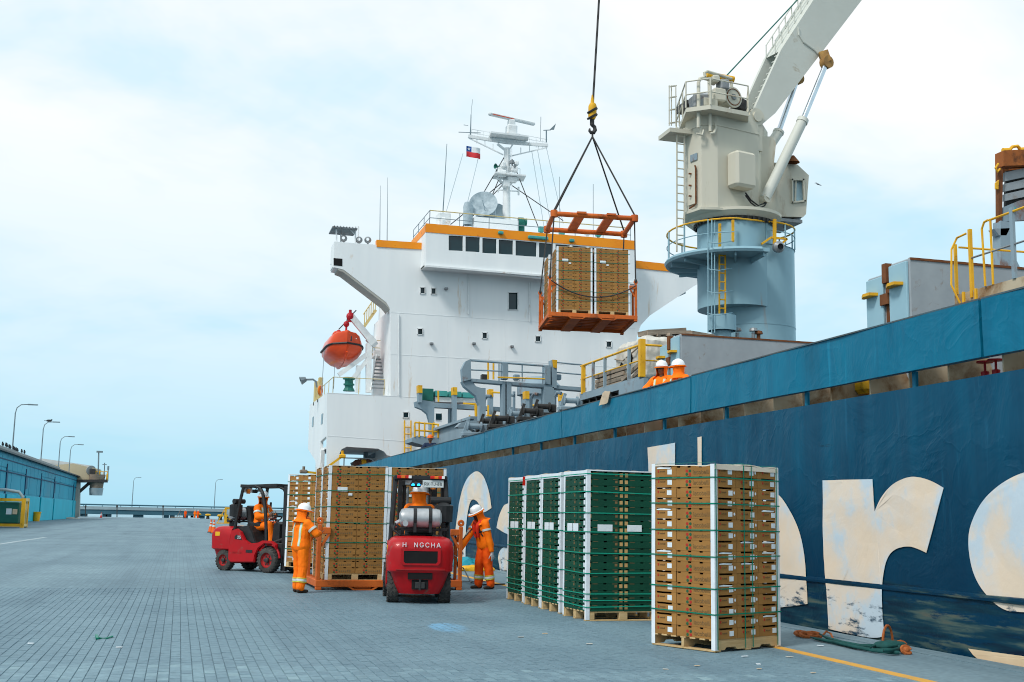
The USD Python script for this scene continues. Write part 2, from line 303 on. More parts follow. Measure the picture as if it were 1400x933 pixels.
def hull_mat(name, c, c2, dark, low):
    """ship paint: vertical streaks, lumpy plating, scraped bands near the fender line"""
    n = {'g': ('geometry', {}), 'sep': ('separate_xyz', {}),
      'm1': ('mapping', {'scale': (1, .9, .16)}), 'n1': ('noise_texture', {'scale': 2.2, 'detail': 6.0, 'roughness': .65}),
      'r1': ('rgb_ramp', {'ramp': [(.3, c), (.55, c2), (.8, dark)]}),
      'm2': ('mapping', {'scale': (1, 1, 1)}), 'n2': ('noise_texture', {'scale': 1.3, 'detail': 4.0, 'roughness': .5, 'distortion': .9}),
      'v': ('voronoi_texture', {'scale': .55, 'feature': 'distance_to_edge', 'randomness': 1.0}),
      'vd': ('vector_math', {'math_type': 'multiply_add', 'vector2': (.9, .9, .9)}),
      'vr': ('rgb_ramp', {'ramp': [(0, (1, 1, 1)), (.02, (.3, .3, .3)), (.06, (0, 0, 0))]}),
      'bsum': ('math', {'math_type': 'multiply_add', 'value2': .09}),
      'wv': ('wave_texture', {'bands_direction': 'y', 'scale': .42, 'distortion': 1.2, 'detail': 2.0, 'detail_scale': .6}), 'bs2': ('math', {'math_type': 'multiply_add', 'value2': .16}),
      'm6': ('mapping', {'scale': (1, 3.2, .22)}), 'n6': ('noise_texture', {'scale': 1.6, 'detail': 7.0, 'roughness': .7}), 'r6': ('rgb_ramp', {'ramp': [(.60, (0, 0, 0)), (.72, (.55, .55, .55))]}), 'm7': ('mix', {'color2': tuple(min(1, x*1.5+.012) for x in c)}),
      'b': ('bump', {'strength': .5, 'distance': .06}),
      'p': ('principled_bsdf', {'roughness': .42, 'specular_ior_level': .16})}
    l = [('g.position', 'm1.vector'), ('m1.vector', 'n1.vector'), ('n1.fac', 'r1.fac'), ('g.position', 'm2.vector'), ('m2.vector', 'n2.vector'),
         ('n2.color', 'vd.vector1'), ('g.position', 'vd.vector3'), ('vd.vector', 'v.vector'), ('v.distance', 'vr.fac'), ('vr.color', 'bsum.value1'), ('n2.fac', 'bsum.value3'), ('g.position', 'wv.vector'), ('wv.fac', 'bs2.value1'), ('bsum.value', 'bs2.value3'), ('bs2.value', 'b.height'), ('b.normal', 'p.normal'),
         ('g.position', 'sep.vector')]
    l += [('g.position', 'm6.vector'), ('m6.vector', 'n6.vector'), ('n6.fac', 'r6.fac'), ('r6.color', 'm7.fac'), ('r1.color', 'm7.color1')]; col = 'm7.color'
    if low:
        n.update({'m3': ('mapping', {'scale': (1, .35, 4.0)}), 'n3': ('noise_texture', {'scale': 1.6, 'detail': 8.0, 'roughness': .75}),
          'zr': ('map_range', {'from_min': 1.2, 'from_max': .35, 'to_min': 0.0, 'to_max': .24, 'clamp': True}), 'ad': ('math', {'math_type': 'add'}),
          'sr': ('rgb_ramp', {'ramp': [(.665, (0, 0, 0)), (.72, (1, 1, 1))]}),
          'sc': ('rgb_ramp', {'ramp': [(.3, (.003, .012, .03)), (.52, (.006, .04, .065)), (.62, (.06, .10, .095)), (.70, (.10, .11, .09)), (.78, (.006, .018, .035))]}), 'n4': ('noise_texture', {'scale': 2.5, 'detail': 6.0}), 'mm': ('mix', {})})
        l += [('g.position', 'm3.vector'), ('m3.vector', 'n3.vector'), ('sep.z', 'zr.value'), ('n3.fac', 'ad.value1'), ('zr.result', 'ad.value2'), ('ad.value', 'sr.fac'), ('m3.vector', 'n4.vector'), ('n4.fac', 'sc.fac'), ('sr.color', 'mm.fac'), (col, 'mm.color1'), ('sc.color', 'mm.color2')]
        n.update({'zd': ('map_range', {'from_min': 2.7, 'from_max': .9, 'to_min': 0.0, 'to_max': .72, 'clamp': True}), 'md': ('mix', {'color2': (.001, .022, .055)})})  # navy toward the waterline: partly a reflection gradient put into the paint colour
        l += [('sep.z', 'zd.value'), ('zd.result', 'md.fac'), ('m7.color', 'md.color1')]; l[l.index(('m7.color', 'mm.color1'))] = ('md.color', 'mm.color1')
        col = 'mm.color'
    l.append((col, 'p.base_color'))
    MATS[name] = usdkit.material(stage, '/World/Looks/' + name, n, l, surface='p.BSDF')
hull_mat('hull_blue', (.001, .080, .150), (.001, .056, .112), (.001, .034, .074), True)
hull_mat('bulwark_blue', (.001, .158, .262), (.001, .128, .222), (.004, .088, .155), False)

def letter_mat():
    n = {'g': ('geometry', {}), 'sep': ('separate_xyz', {}), 'n1': ('noise_texture', {'scale': .9, 'detail': 6.0, 'roughness': .6}),
      'r1': ('rgb_ramp', {'ramp': [(.42, (.74, .60, .46)), (.52, (.70, .61, .52)), (.60, (.52, .61, .68))]}),
      'm3': ('mapping', {'scale': (1, .8, 3.0)}), 'n3': ('noise_texture', {'scale': 1.7, 'detail': 8.0, 'roughness': .72}),
      'zr': ('map_range', {'from_min': 1.05, 'from_max': .35, 'to_min': 0.0, 'to_max': .165, 'clamp': True}), 'ad': ('math', {'math_type': 'add'}),
      'sr': ('rgb_ramp', {'ramp': [(.69, (0, 0, 0)), (.76, (1, 1, 1))]}), 'mm': ('mix', {'color2': (.008, .045, .085)}),
      'b': ('bump', {'strength': .5, 'distance': .04}), 'p': ('principled_bsdf', {'roughness': .5})}
    l = [('g.position', 'n1.vector'), ('n1.fac', 'r1.fac'), ('g.position', 'm3.vector'), ('m3.vector', 'n3.vector'), ('g.position', 'sep.vector'), ('sep.z', 'zr.value'), ('n3.fac', 'ad.value1'), ('zr.result', 'ad.value2'), ('ad.value', 'sr.fac'), ('sr.color', 'mm.fac'), ('r1.color', 'mm.color1'), ('mm.color', 'p.base_color'), ('n1.fac', 'b.height'), ('b.normal', 'p.normal')]
    MATS['letter_paint'] = usdkit.material(stage, '/World/Looks/letter_paint', n, l, surface='p.BSDF')
letter_mat()

def paver_mat(name, mode):
    """grey concrete pavers with stains, faint tyre lanes and dirt; mode: far (bond in the material), near (built pavers), single, joint, apron"""
    A, B = (.168, .256, .300), (.122, .198, .240)
    n = {'g': ('geometry', {}), 'n1': ('noise_texture', {'scale': .22, 'detail': 7.0, 'roughness': .62, 'distortion': .4}), 'n2': ('noise_texture', {'scale': 14.0, 'detail': 5.0}),
      'mt': ('mapping', {'scale': (1.1, .05, 1)}), 'n3': ('noise_texture', {'scale': 1.0, 'detail': 4.0, 'roughness': .6}), 'r3': ('rgb_ramp', {'ramp': [(.34, (.80, .82, .84)), (.5, (1, 1, 1)), (.68, (1.08, 1.07, 1.05))]}),
      'n5': ('noise_texture', {'scale': .9, 'detail': 6.0, 'roughness': .7}), 'r5': ('rgb_ramp', {'ramp': [(.25, (.66, .70, .72)), (.37, (1, 1, 1)), (.68, (1, 1, 1)), (.78, (1.22, 1.19, 1.15))]}),
      'r1': ('rgb_ramp', {'ramp': [(.36, B), (.62, A)]}), 'r2': ('rgb_ramp', {'ramp': [(.3, (.84, .84, .84)), (.7, (1.12, 1.12, 1.12))]}),
      'mu': ('mix', {'mix_type': 'multiply', 'fac': 1.0}), 'mv': ('mix', {'mix_type': 'multiply', 'fac': 1.0}), 'mw': ('mix', {'mix_type': 'multiply', 'fac': 1.0}), 'p': ('principled_bsdf', {'roughness': .62, 'specular_ior_level': .25}), 'b': ('bump', {'strength': .3, 'distance': .004})}
    l = [('g.position', 'n1.vector'), ('g.position', 'n2.vector'), ('g.position', 'n5.vector'), ('g.position', 'mt.vector'), ('mt.vector', 'n3.vector'), ('n3.fac', 'r3.fac'), ('n5.fac', 'r5.fac'), ('n1.fac', 'r1.fac'), ('n2.fac', 'r2.fac'), ('r1.color', 'mu.color1'), ('r2.color', 'mu.color2'),
         ('mu.color', 'mv.color1'), ('r3.color', 'mv.color2'), ('mv.color', 'mw.color1'), ('r5.color', 'mw.color2'), ('n2.fac', 'b.height'), ('b.normal', 'p.normal')]
    col = 'mw.color'
    n['m4'] = ('mix', {'mix_type': 'multiply', 'fac': 1.0})
    if mode == 'far':   # far pavers: the same bond as the built ones, turned so that courses run along y
        n.update({'sw': ('separate_xyz', {}), 'cb': ('combine_xyz', {}), 'bt': ('brick_texture', {'scale': 1.0, 'brick_width': .21, 'row_height': .105, 'mortar_size': .0055, 'color1': (1.04, 1.04, 1.04), 'color2': (.85, .86, .87), 'mortar': (.66, .67, .68), 'mortar_smooth': .25})})
        l += [('g.position', 'sw.vector'), ('sw.y', 'cb.x'), ('sw.x', 'cb.y'), ('cb.vector', 'bt.vector'), (col, 'm4.color1'), ('bt.color', 'm4.color2')]; col = 'm4.color'
    elif mode in ('near', 'single'):
        n.update({'ri': ('geometry', {}), 'oi': ('object_info', {}), 'vr': ('rgb_ramp', {'ramp': [(0, (.90, .92, .94)), (.5, (1.07, 1.07, 1.07)), (.93, (1.17, 1.16, 1.14)), (1, (1.42, 1.36, 1.28))]})})
        l += [('ri.random_per_island' if mode == 'near' else 'oi.random', 'vr.fac'), (col, 'm4.color1'), ('vr.color', 'm4.color2')]; col = 'm4.color'
    elif mode == 'joint': n['m4'] = ('mix', {'mix_type': 'multiply', 'fac': 1.0, 'color2': (.77, .79, .80)}); l += [(col, 'm4.color1')]; col = 'm4.color'
    else: n['m4'] = ('mix', {'mix_type': 'multiply', 'fac': 1.0, 'color2': (1.06, 1.0, .98)}); l += [(col, 'm4.color1')]; col = 'm4.color'
    l.append((col, 'p.base_color'))
    MATS[name] = usdkit.material(stage, '/World/Looks/' + name, n, l, surface='p.BSDF')
for nm_, md_ in (('paver_far', 'far'), ('paver_near', 'near'), ('single_paver', 'single'), ('joint_dark', 'joint'), ('apron_concrete', 'apron')): paver_mat(nm_, md_)

def sea_mat():
    n = {'g': ('geometry', {}), 'n': ('noise_texture', {'scale': .5, 'detail': 5.0}), 'b': ('bump', {'strength': .4, 'distance': .3}), 'p': ('principled_bsdf', {'base_color': (.02, .09, .12), 'roughness': .15})}
    MATS['sea_water'] = usdkit.material(stage, '/World/Looks/sea_water', n, [('g.position', 'n.vector'), ('n.fac', 'b.height'), ('b.normal', 'p.normal')], surface='p.BSDF')
sea_mat()
M = MATS
# ================================================================== the setting
QX, QEND = 8.85, 262.0                       # quay edge along the ship, far end of the quay
PX0, PX1, PY0, PY1 = -4.62, 6.93, 9.66, 24.36
quay = thing('quay', 'paved quay running along the ship', None, kind='structure')
obj('joint_bed', MB().box2((PX0, PY0, -.5), (PX1, PY1, -.009)), M['joint_dark'], quay)
q = MB().box2((-70, -40, -.5), (PX0, QEND, 0)).box2((PX0, -40, -.5), (PX1, PY0, 0)).box2((PX0, PY1, -.5), (PX1, QEND, 0))
obj('far_paving', q, M['paver_far'], quay)
obj('apron', MB().box2((PX1, -40, -.5), (QX, QEND, 0)).box2((QX-.5, -40, -4), (QX-.002, QEND-.01, -.5)), M['apron_concrete'], quay)
obj('coping_edge', MB().box2((QX-.33, -40, 0), (QX, QEND, .012)), M['apron_concrete'], quay)
def pavers():
    W, L, g = .105, .21, .0022
    tops = []
    for i in range(int(round(PX0/W)), int(round(PX1/W))):
        y = PY0 - (L/2 if i % 2 else 0)
        while y < PY1-1e-6:
            tops.append((i*W, max(y, PY0), min(y+L, PY1))); y += L
    vis = []
    for k, (x, a, b) in enumerate(tops):
        d = np.array([x+W/2, (a+b)/2, 0])-EYEP; z = d@_f; px = CX+FPX*(d@_r)/z; py = CY-FPX*(d@_u)/z
        if 0 < px < 1400 and py < 930 and b-a > .15: vis.append((z, k))
    single = set(k for _, k in sorted(vis)[:300])
    def one(x, a, b, r):
        dz, tx, ty = r
        x0, x1, y0, y1 = x+g, x+W-g, a+g, b-g; c = .0035
        v = np.array([[x0+c, y0+c, dz-tx-ty], [x1-c, y0+c, dz+tx-ty], [x1-c, y1-c, dz+tx+ty], [x0+c, y1-c, dz-tx+ty], [x0, y0, -.008], [x1, y0, -.008], [x1, y1, -.012], [x0, y1, -.008]])
        f = np.array([[0, 1, 2], [0, 2, 3], [4, 5, 1], [4, 1, 0], [5, 6, 2], [5, 2, 1], [6, 7, 3], [6, 3, 2], [7, 4, 0], [7, 0, 3]])
        return v, f
    rest = MB()
    for k, (x, a, b) in enumerate(tops):
        m = one(x, a, b, (RNG.normal(0, .0012), RNG.normal(0, .0007), RNG.normal(0, .0007)))
        if k in single: obj('paver', m, M['single_paver'], quay)
        else: rest.add(m)
    obj('paver_field', rest, M['paver_near'], quay, kind='stuff')
pavers()
obj('yellow_line', MB().box2((7.02, -10, -.02), (7.17, 150, .004)), M['line_yellow'], '/World', label='worn yellow line painted along the quay apron', cat='road marking', kind='structure')
p0, p1 = atz(-40, 750), atz(62, 735)
obj('pale_line', MB().beam(np.array([p0[0], p0[1], -.01]), np.array([p1[0], p1[1], -.01]), .22, .028), M['line_white'], '/World', label='faded pale line painted across the paving on the left', cat='road marking', kind='structure')
v = np.array([[-6000, -3000, -3.2], [6000, -3000, -3.2], [6000, 9000, -3.2], [-6000, 9000, -3.2]], float)
obj('sea', (v, np.array([[0, 1, 2], [0, 2, 3]])), M['sea_water'], '/World', kind='structure')

# ------------------------------------------------------------------ warehouse on the left
WX, WH = -16.5, 6.75
WY0, WY1 = 55.0, atx(104, 690, WX)[1]
wh = thing('warehouse', 'long blue warehouse wall with dark posts at the left edge of the quay', 'warehouse', (WX, WY0, 0))
obj('wall', MB().box2((WX-.6, WY0, 2.7), (WX, WY1, WH)).box2((WX-30, WY0, 0), (WX-.62, WY1-.1, WH-.2)), M['wall_blue'], wh, w=True)
k = 0; edges = [WY0, 75, 92, 109, 124, 139, 154, 170, WY1-8, WY1-.4]
for a, b in zip(edges[:-1], edges[1:]):
    obj('base_panel', MB().box2((WX-.5, a+.9, 0), (WX+.16, b-.5, 2.85), .03), M['wall_lower'], wh, w=True)
    obj('post', MB().box2((WX-.55, a-.45, 0), (WX+.03, a+.75, 2.95)).box2((WX-.3, a-.10, 2.95), (WX+.12, a+.20, WH-1.0)), M['wall_dark'], wh, w=True)
    obj('stained_strip', MB().box2((WX-.3, a+.5, 3.3+.3*(k % 2)), (WX+.025, a+1.6+.8*(k % 2), WH-1.5)), M['wall_stain'], wh, w=True)
    n = 4; L = (b-a)/n
    for j in range(n):
        yy = a+.25+j*L; z0 = WH-1.35-.2*((j*3+k) % 3)
        obj('sheet', MB().box2((WX-.3, yy, z0), (WX+.05, yy+L-.14, WH-.12)), M['wall_blue'], wh, w=True)
        obj('sheet', MB().box2((WX-.3, yy, 3.05), (WX+.012+.016*(j % 2), yy+L-.08, z0-.12)), M['wall_blue'], wh, w=True)
    k += 1
for z in (WH-.62, WH-1.75): obj('rail', MB().box2((WX-.3, WY0, z-.05), (WX+.09, WY1-.1, z+.05)), M['wall_dark'], wh, w=True)
obj('eave', MB().box2((WX-1, WY0, WH), (WX+.45, WY1+.2, WH+.16)), M['dark_steel'], wh, w=True)
obj('parapet', MB().box2((WX-.6, WY0, WH+.16), (WX-.1, WY1-30, WH+.58)), M['roof_grey'], wh, w=True)
obj('roof', MB().ext([(WX-31, WH+1.9), (WX-16, WH+2.6), (WX-.62, WH+.2), (WX-.62, WH+.165), (WX-31, WH+.165)], -(WY1-WY0), (0, WY0, 0), (1, 0, 0), (0, 0, 1)), M['roof_grey'], wh, w=True)
obj('end_wall', MB().box2((WX-5, WY1, 0), (WX-.2, WY1+.4, WH-.1)).box2((WX-.18, WY1-.3, 0), (WX+.35, WY1+1.5, WH-.7)), M['concrete_old'], wh, w=True)
roof_z = lambda x: WH+.18+(WX+.35-x)*(2.42/16.35)
for k in range(26):
    yy = 99+k*1.55+random.uniform(-.6, .6); xx = WX-random.uniform(.15, .5); zz = WH+.58
    b = MB().ell((xx, yy, zz+.24), (.12, .24, .14)).ell((xx, yy-.20, zz+.40), (.075, .10, .085)).beam((xx, yy+.15, zz+.24), (xx, yy+.42, zz+.12), .09, .05)
    b.tube((xx-.03, yy, zz-.02), (xx-.03, yy, zz+.22), .02, 4).tube((xx+.03, yy, zz-.02), (xx+.03, yy, zz+.22), .02, 4)
    obj('pigeon', b, M['pigeon'], '/World', label='dark bird perched on the warehouse roof edge', cat='bird', group='birds on the warehouse roof')
def lamp_post(pxb, pyt, X, label, arm=1.6, group='street lamps along the warehouse', z0=0.0, Y=None, thick=.10):
    top = atx(pxb, pyt, X) if Y is None else aty(pxb, pyt, Y); x, y, zt = top
    t = thing('street_lamp', label, 'street lamp', (x, y, z0), group=group)
    obj('pole', MB().tube((0, 0, 0), (0, 0, zt-z0-.9), thick, 8, thick*.6).path([(0, 0, zt-z0-.92), (.12, 0, zt-z0-.35), (.5, 0, zt-z0-.02), (arm*.6, 0, zt-z0+.03)], thick*.55), M['pole_grey'], t)
    obj('lamp_head', MB().add(chbox(arm*.55, .28, .13, .05), None, (arm*.85, 0, zt-z0+.03)), M['pole_grey'], t)
for a in [(22, 553, 'tallest looking grey street lamp, nearest of the row over the blue warehouse'), (60, 577, 'second grey street lamp over the blue warehouse, bird on its arm'), (83, 597, 'third grey street lamp along the blue warehouse'), (97, 608, 'fourth grey street lamp, beside the yellow conveyor at the warehouse end')]:
    lamp_post(a[0], a[1], WX-.45, a[2], 1.9 if a[0] < 30 else 1.7)
pb = atx(67, 575.5, WX-.45)
obj('gull', MB().ell(pb, (.35, .2, .16)).ell(pb+np.array([.3, 0, .12]), (.12, .1, .1)).beam(pb+np.array([-.2, 0, 0]), pb+np.array([-.6, 0, -.02]), .12, .05), M['pigeon'], '/World', label='bird standing on the arm of the second street lamp', cat='bird')
# ------------------------------------------------------------------ conveyor gantry past the warehouse
GY = 206.0
cv = thing('conveyor_gantry', 'tan and yellow conveyor gantry with platform and hanging chute behind the warehouse', 'conveyor', aty(105, 705, GY)*np.array([1, 1, 0]))
g = lambda px, py, dy=0: aty(px, py, GY+dy)
obj('tube', MB().tube(g(56, 634, 26), g(125, 643.5, 0), .95, 14, .8), M['roof_grey'], cv, w=True, s=40)
obj('side_panel', MB().ploty([(62, 637), (100, 634), (137, 642), (137, 657), (100, 658), (95, 652)], GY, 3.0), M['far_tan'], cv, w=True)
obj('leg', MB().beam(g(104, 707), g(105, 660), 1.1, 1.6), M['concrete_old'], cv, w=True)
obj('platform', MB().beam(g(99, 658), g(147, 658), 2.6, .45), M['dark_steel'], cv, w=True)
obj('brace', MB().beam(g(107, 674), g(124, 659), .4, .5), M['dark_steel'], cv, w=True)
for a, b in ((645, 645), (651, 651)): obj('handrail', MB().tube(g(122, a), g(147, b), .07, 6), M['safety_yellow'], cv, w=True)
for x in (124, 130, 136, 141, 147): obj('rail_post', MB().tube(g(x, 645), g(x, 658), .07, 6), M['safety_yellow'], cv, w=True)
obj('end_post', MB().box2(g(145.6, 648)-np.array([0, .3, 0]), g(147.2, 658)+np.array([0, .3, 0])), M['safety_yellow'], cv, w=True)
obj('chute', MB().lathe([(1.0, 0), (1.25, 1.9), (1.3, 2.4)], g(131.5, 669), n=12), M['old_wood'], cv, w=True, s=40)
obj('chute_skirt', MB().lathe([(1.02, 0), (1.12, 1.2)], g(131, 677.5), n=10), M['bridge_light'], cv, w=True, s=40)
obj('motor', MB().box2(g(123, 641)-np.array([0, .6, 0]), g(130, 652)+np.array([0, .6, 0]), .1), M['dark_steel'], cv, w=True)
obj('lamp_pole', MB().tube(g(134, 658), g(135, 618), .11, 6).box(g(136.3, 618), (1.0, .3, .3)), M['pole_grey'], cv, w=True)
obj('lamp_pole', MB().tube(g(142.5, 658), g(143, 633), .08, 6).tube(g(140, 635.5), g(146, 635.5), .07, 5), M['pole_grey'], cv, w=True)
obj('lamp_pole', MB().tube(g(147.4, 658), g(148, 640), .09, 6).box(g(148, 640), (.3, .3, .6)), M['pole_grey'], cv, w=True)
# ------------------------------------------------------------------ trestle bridge beyond the quay end
BY = 292.0
br = thing('trestle_bridge', 'long low dark trestle bridge over the water beyond the quay', 'bridge', (0, BY, -3.2))
b0, b1 = aty(96, 697, BY)[0], aty(700, 697, BY)[0]
obj('deck', MB().box2((b0, BY-2, .45), (b1, BY+2, 1.55)), M['bridge_steel'], br, w=True)
obj('parapet', MB().box2((b0, BY-2.15, 1.5), (b1, BY-2.03, 2.25)), M['bridge_light'], br, w=True)
obj('pipe', MB().tube((b0, BY-2.1, 2.62), (b1, BY-2.1, 2.62), .16, 8), M['bridge_steel'], br, w=True)
for px in (110, 116, 144, 149, 186, 193, 228, 236, 254, 277, 310, 352, 392): 
    x = aty(px, 700, BY)[0]; obj('pier', MB().box2((x-.55, BY-1.5, -3.2), (x+.55, BY+1.5, .46)), M['bridge_steel'], br, w=True)
x = b0+3
while x < aty(420, 700, BY)[0]:
    obj('rail_post', MB().box2((x-.06, BY-2.2, 2.2), (x+.06, BY-2.04, 2.6)), M['bridge_steel'], br, w=True); x += 4.1
for px, pt, lb in ((183, 653, 'thin lamp post standing on the trestle bridge, nearer the conveyor'), (295, 656, 'thin lamp post standing on the trestle bridge, behind the left forklift')):
    lamp_post(px, pt, None, lb, 1.5, 'lamp posts on the trestle bridge', 1.5, BY, .11)
for px in (117, 160, 223): obj('marker_post', MB().tube(aty(px, 706, 258)*np.array([1, 1, 0]), aty(px, 693, 258), .10, 6).box(aty(px, 692.5, 258), (.35, .3, .45), .05), M['dark_steel'], '/World', label={117: 'small dark marker post below the conveyor chute at the quay end', 160: 'small dark marker post right of the far red cone', 223: 'small dark marker post left of the far timber pile'}[px], cat='post', group='marker posts at the quay end')

# ------------------------------------------------------------------ small things standing far off on the quay
gx = thing('caged_generator', 'dark green generator in a yellow steel cage by the blue warehouse', 'generator', (aty(37, 700, 99)[0]-1.45, 99, 0))
obj('body', MB().box2((-3, -.9, .3), (.95, .9, 1.95), .08), M['machine_green'], gx)
for z in (.18, 2.12):
    obj('cage_rail', MB().box2((-3, -1.2, z-.11), (1.4, -1.0, z+.11)), M['safety_yellow'], gx)
    obj('cage_rail', MB().box2((-3, 1.0, z-.11), (1.4, 1.2, z+.11)), M['safety_yellow'], gx)
    obj('cage_rail', MB().box2((1.2, -1.0, z-.1), (1.4, 1.0, z+.1)), M['pale_yellow'], gx)
for y in (-1.1, 1.1): obj('cage_post', MB().box2((1.15, y-.14, .0), (1.43, y+.14, 2.25)), M['safety_yellow'], gx)
for y in (-.75, -.35, .1, .5, .8): obj('cage_bar', MB().box2((1.24, y-.05, .25), (1.36, y+.05, 2.05)), M['pale_yellow'], gx)
obj('sticker', MB().box2((.05, -.93, 1.0), (.45, -.905, 1.45)), M['label_white'], gx)
obj('sticker', MB().box2((.52, -.93, 1.02), (.85, -.905, 1.42)), M['paper'], gx)
obj('vent', MB().box2((-1.2, -.93, 1.05), (-.5, -.905, 1.4)), M['black_matte'], gx)
obj('pipe', MB().path([(-2.9, 1.3, 2.9), (-.4, 1.3, 2.9), (.6, 1.3, 2.75), (.95, 1.3, 2.3)], .12, 8), M['bridge_light'], gx, s=40)
bn = atz(48.5, 713); bn[0] = max(bn[0], WX+.5)
t = thing('waste_bin', 'small orange yellow waste bin at the foot of the warehouse', 'bin', (bn[0], bn[1], 0))
obj('bin_body', MB().lathe([(0, 0), (.36, .0), (.46, 1.05), (.42, 1.05), (.36, .2), (0, .2)], n=12), M['safety_yellow'], t, s=40); obj('rim', MB().lathe([(.46, 1.0), (.5, 1.0), (.5, 1.1), (.44, 1.1)], n=12), M['safety_yellow'], t)
rb = atz(75, 709.5); rb[0] = max(rb[0], WX+1.0)
obj('rubble_heap', noisy(sub(MB().ell((rb[0], rb[1], .0), (1.2, .6, .28), 2), .3), .12, 2), M['concrete_old'], '/World', label='low heap of rubble at the warehouse foot', cat='rubble', kind='stuff')
def cone(px, py, h, label, group=None, mt='cone_orange'):
    p = atz(px, py); t = thing('traffic_cone', label, 'traffic cone', (p[0], p[1], 0), group=group); s = h/.9
    obj('base', MB().box((0, 0, .025*s), (.46*s, .46*s, .05*s), .01), M['dark_steel'], t)
    f = lambda z: (.185-(.185-.03)*z/.85)*s
    obj('cone_body', MB().lathe([(f(0), .05*s), (f(.85), .9*s), (0, .9*s)], n=14), M[mt], t, s=40)
    for a, b in ((.38, .50), (.60, .68)): obj('reflective_band', MB().lathe([(f(a)+.006, .05*s+a*s), (f(b)+.006, .05*s+b*s)], n=14), M['reflect'], t, s=40)
cone(292, 729.5, .95, 'brighter orange traffic cone left of the forklift, nearer one of the pair', mt='cone_orange')
cone(288, 728.3, .95, 'duller orange traffic cone just behind the nearer one')
cone(138, 708.2, 1.0, 'small far red traffic cone near the trestle bridge', mt='lamp_red')
def bollard(px, py, label):
    p = atz(px, py); t = thing('bollard', label, 'bollard', (p[0], p[1], 0), group='mooring bollards at the quay edge')
    obj('post', MB().lathe([(.42, 0), (.36, .1), (.30, .5), (.34, .62)], n=12), M['black_plastic'], t, s=40)
    obj('cap', MB().lathe([(.34, .6), (.56, .72), (.6, .88), (.42, 1.02), (0, 1.05)], n=12), M['safety_yellow'], t, s=40)
for px, py, l in ((301, 711.6, 'yellow topped black mooring bollard nearest the left forklift'), (284, 709.8, 'second yellow topped black bollard, left of the nearest one'), (271.5, 708.4, 'yellow topped bollard just right of the far pair of workers'), (262.5, 708, 'farthest yellow topped bollard beside the far workers')): bollard(px, py, l)
p = atz(309, 716.2); t = thing('quay_stand', 'yellow steel stand with sloping brace behind the left forklift', 'stand', (p[0], p[1], 0))
obj('cabinet', MB().box2((-.25, -.3, .1), (.75, .3, 2.1), .03), M['safety_yellow'], t); obj('panel', MB().box2((.0, -.33, 1.2), (.5, -.302, 1.85)), M['bridge_light'], t)
obj('brace', MB().beam((-1.1, 0, .1), (-.25, 0, 1.9), .1, .1), M['safety_yellow'], t); obj('foot_rail', MB().box2((-1.25, -.35, 0), (.9, .35, .12)), M['safety_yellow'], t)
for z in (.45, .8): obj('knob', MB().tube((.2, -.38, z), (.2, -.3, z), .15, 10), M['black_plastic'], t)
p = atz(243, 708.3); obj('plank_pile', MB().beam((p[0]-1.5, p[1], .1), (p[0]+1.2, p[1]+.3, .15), .5, .2).beam((p[0]-.2, p[1], .2), (p[0]+.6, p[1], 1.9), .12, .12).beam((p[0]+.3, p[1], .1), (p[0]+.7, p[1], 1.2), .12, .1), M['old_wood'], '/World', label='pile of timber with a leaning plank at the far quay end', cat='timber')
# ================================================================== the ship
SX = 8.98; YS = 75.2                                  # plane of the ship's side, plane of the deckhouse front
ship = thing('cargo_ship', 'blue hulled cargo ship with white deckhouse moored along the quay', 'ship', (SX, YS, -3.2))
HT, BB, BT = 3.25, 3.47, 4.14                         # hull plating top, bulwark bottom and top
def hull():
    ys = np.arange(-12, 87.01, .35); zs = np.concatenate([np.arange(-3.2, 0, .8), np.linspace(0, HT, 12)])
    Y, Z = np.meshgrid(ys, zs, indexing='ij'); P = np.stack([np.zeros_like(Y), Y, Z], -1)
    b = (meshkit.fbm(np.stack([P[..., 1]*.55, P[..., 2]*.7, P[..., 0]], -1), 4, 3)-.5)*.09
    x = SX+b*np.clip((HT-Z)/.3, 0, 1); aft = np.clip((Y-80)/7, 0, 1); x = x+aft**2*2.2
    V = np.stack([x, Y, Z], -1).reshape(-1, 3); n, m = len(ys), len(zs); i = np.arange(n*m).reshape(n, m)
    F = np.concatenate([np.c_[i[:-1, :-1].ravel(), i[1:, 1:].ravel(), i[1:, :-1].ravel()], np.c_[i[:-1, :-1].ravel(), i[:-1, 1:].ravel(), i[1:, 1:].ravel()]])
    return V, F
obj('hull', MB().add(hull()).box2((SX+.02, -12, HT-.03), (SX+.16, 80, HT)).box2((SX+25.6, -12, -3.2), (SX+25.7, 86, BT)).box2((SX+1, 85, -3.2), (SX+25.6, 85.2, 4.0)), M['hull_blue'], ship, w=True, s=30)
obj('deck', MB().box2((SX+.17, -12, 2.95), (SX+25.5, 86, 3.05)), M['deck_red'], ship, w=True)
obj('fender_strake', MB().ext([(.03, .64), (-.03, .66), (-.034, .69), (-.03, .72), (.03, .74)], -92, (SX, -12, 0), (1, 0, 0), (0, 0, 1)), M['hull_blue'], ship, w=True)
seams = [-12, 3.5] + [atx(px, py, SX)[1] for px, py in ((1342, 440), (945, 530), (768, 575), (662, 598), (592, 614), (515, 634))] + [66, YS+9]
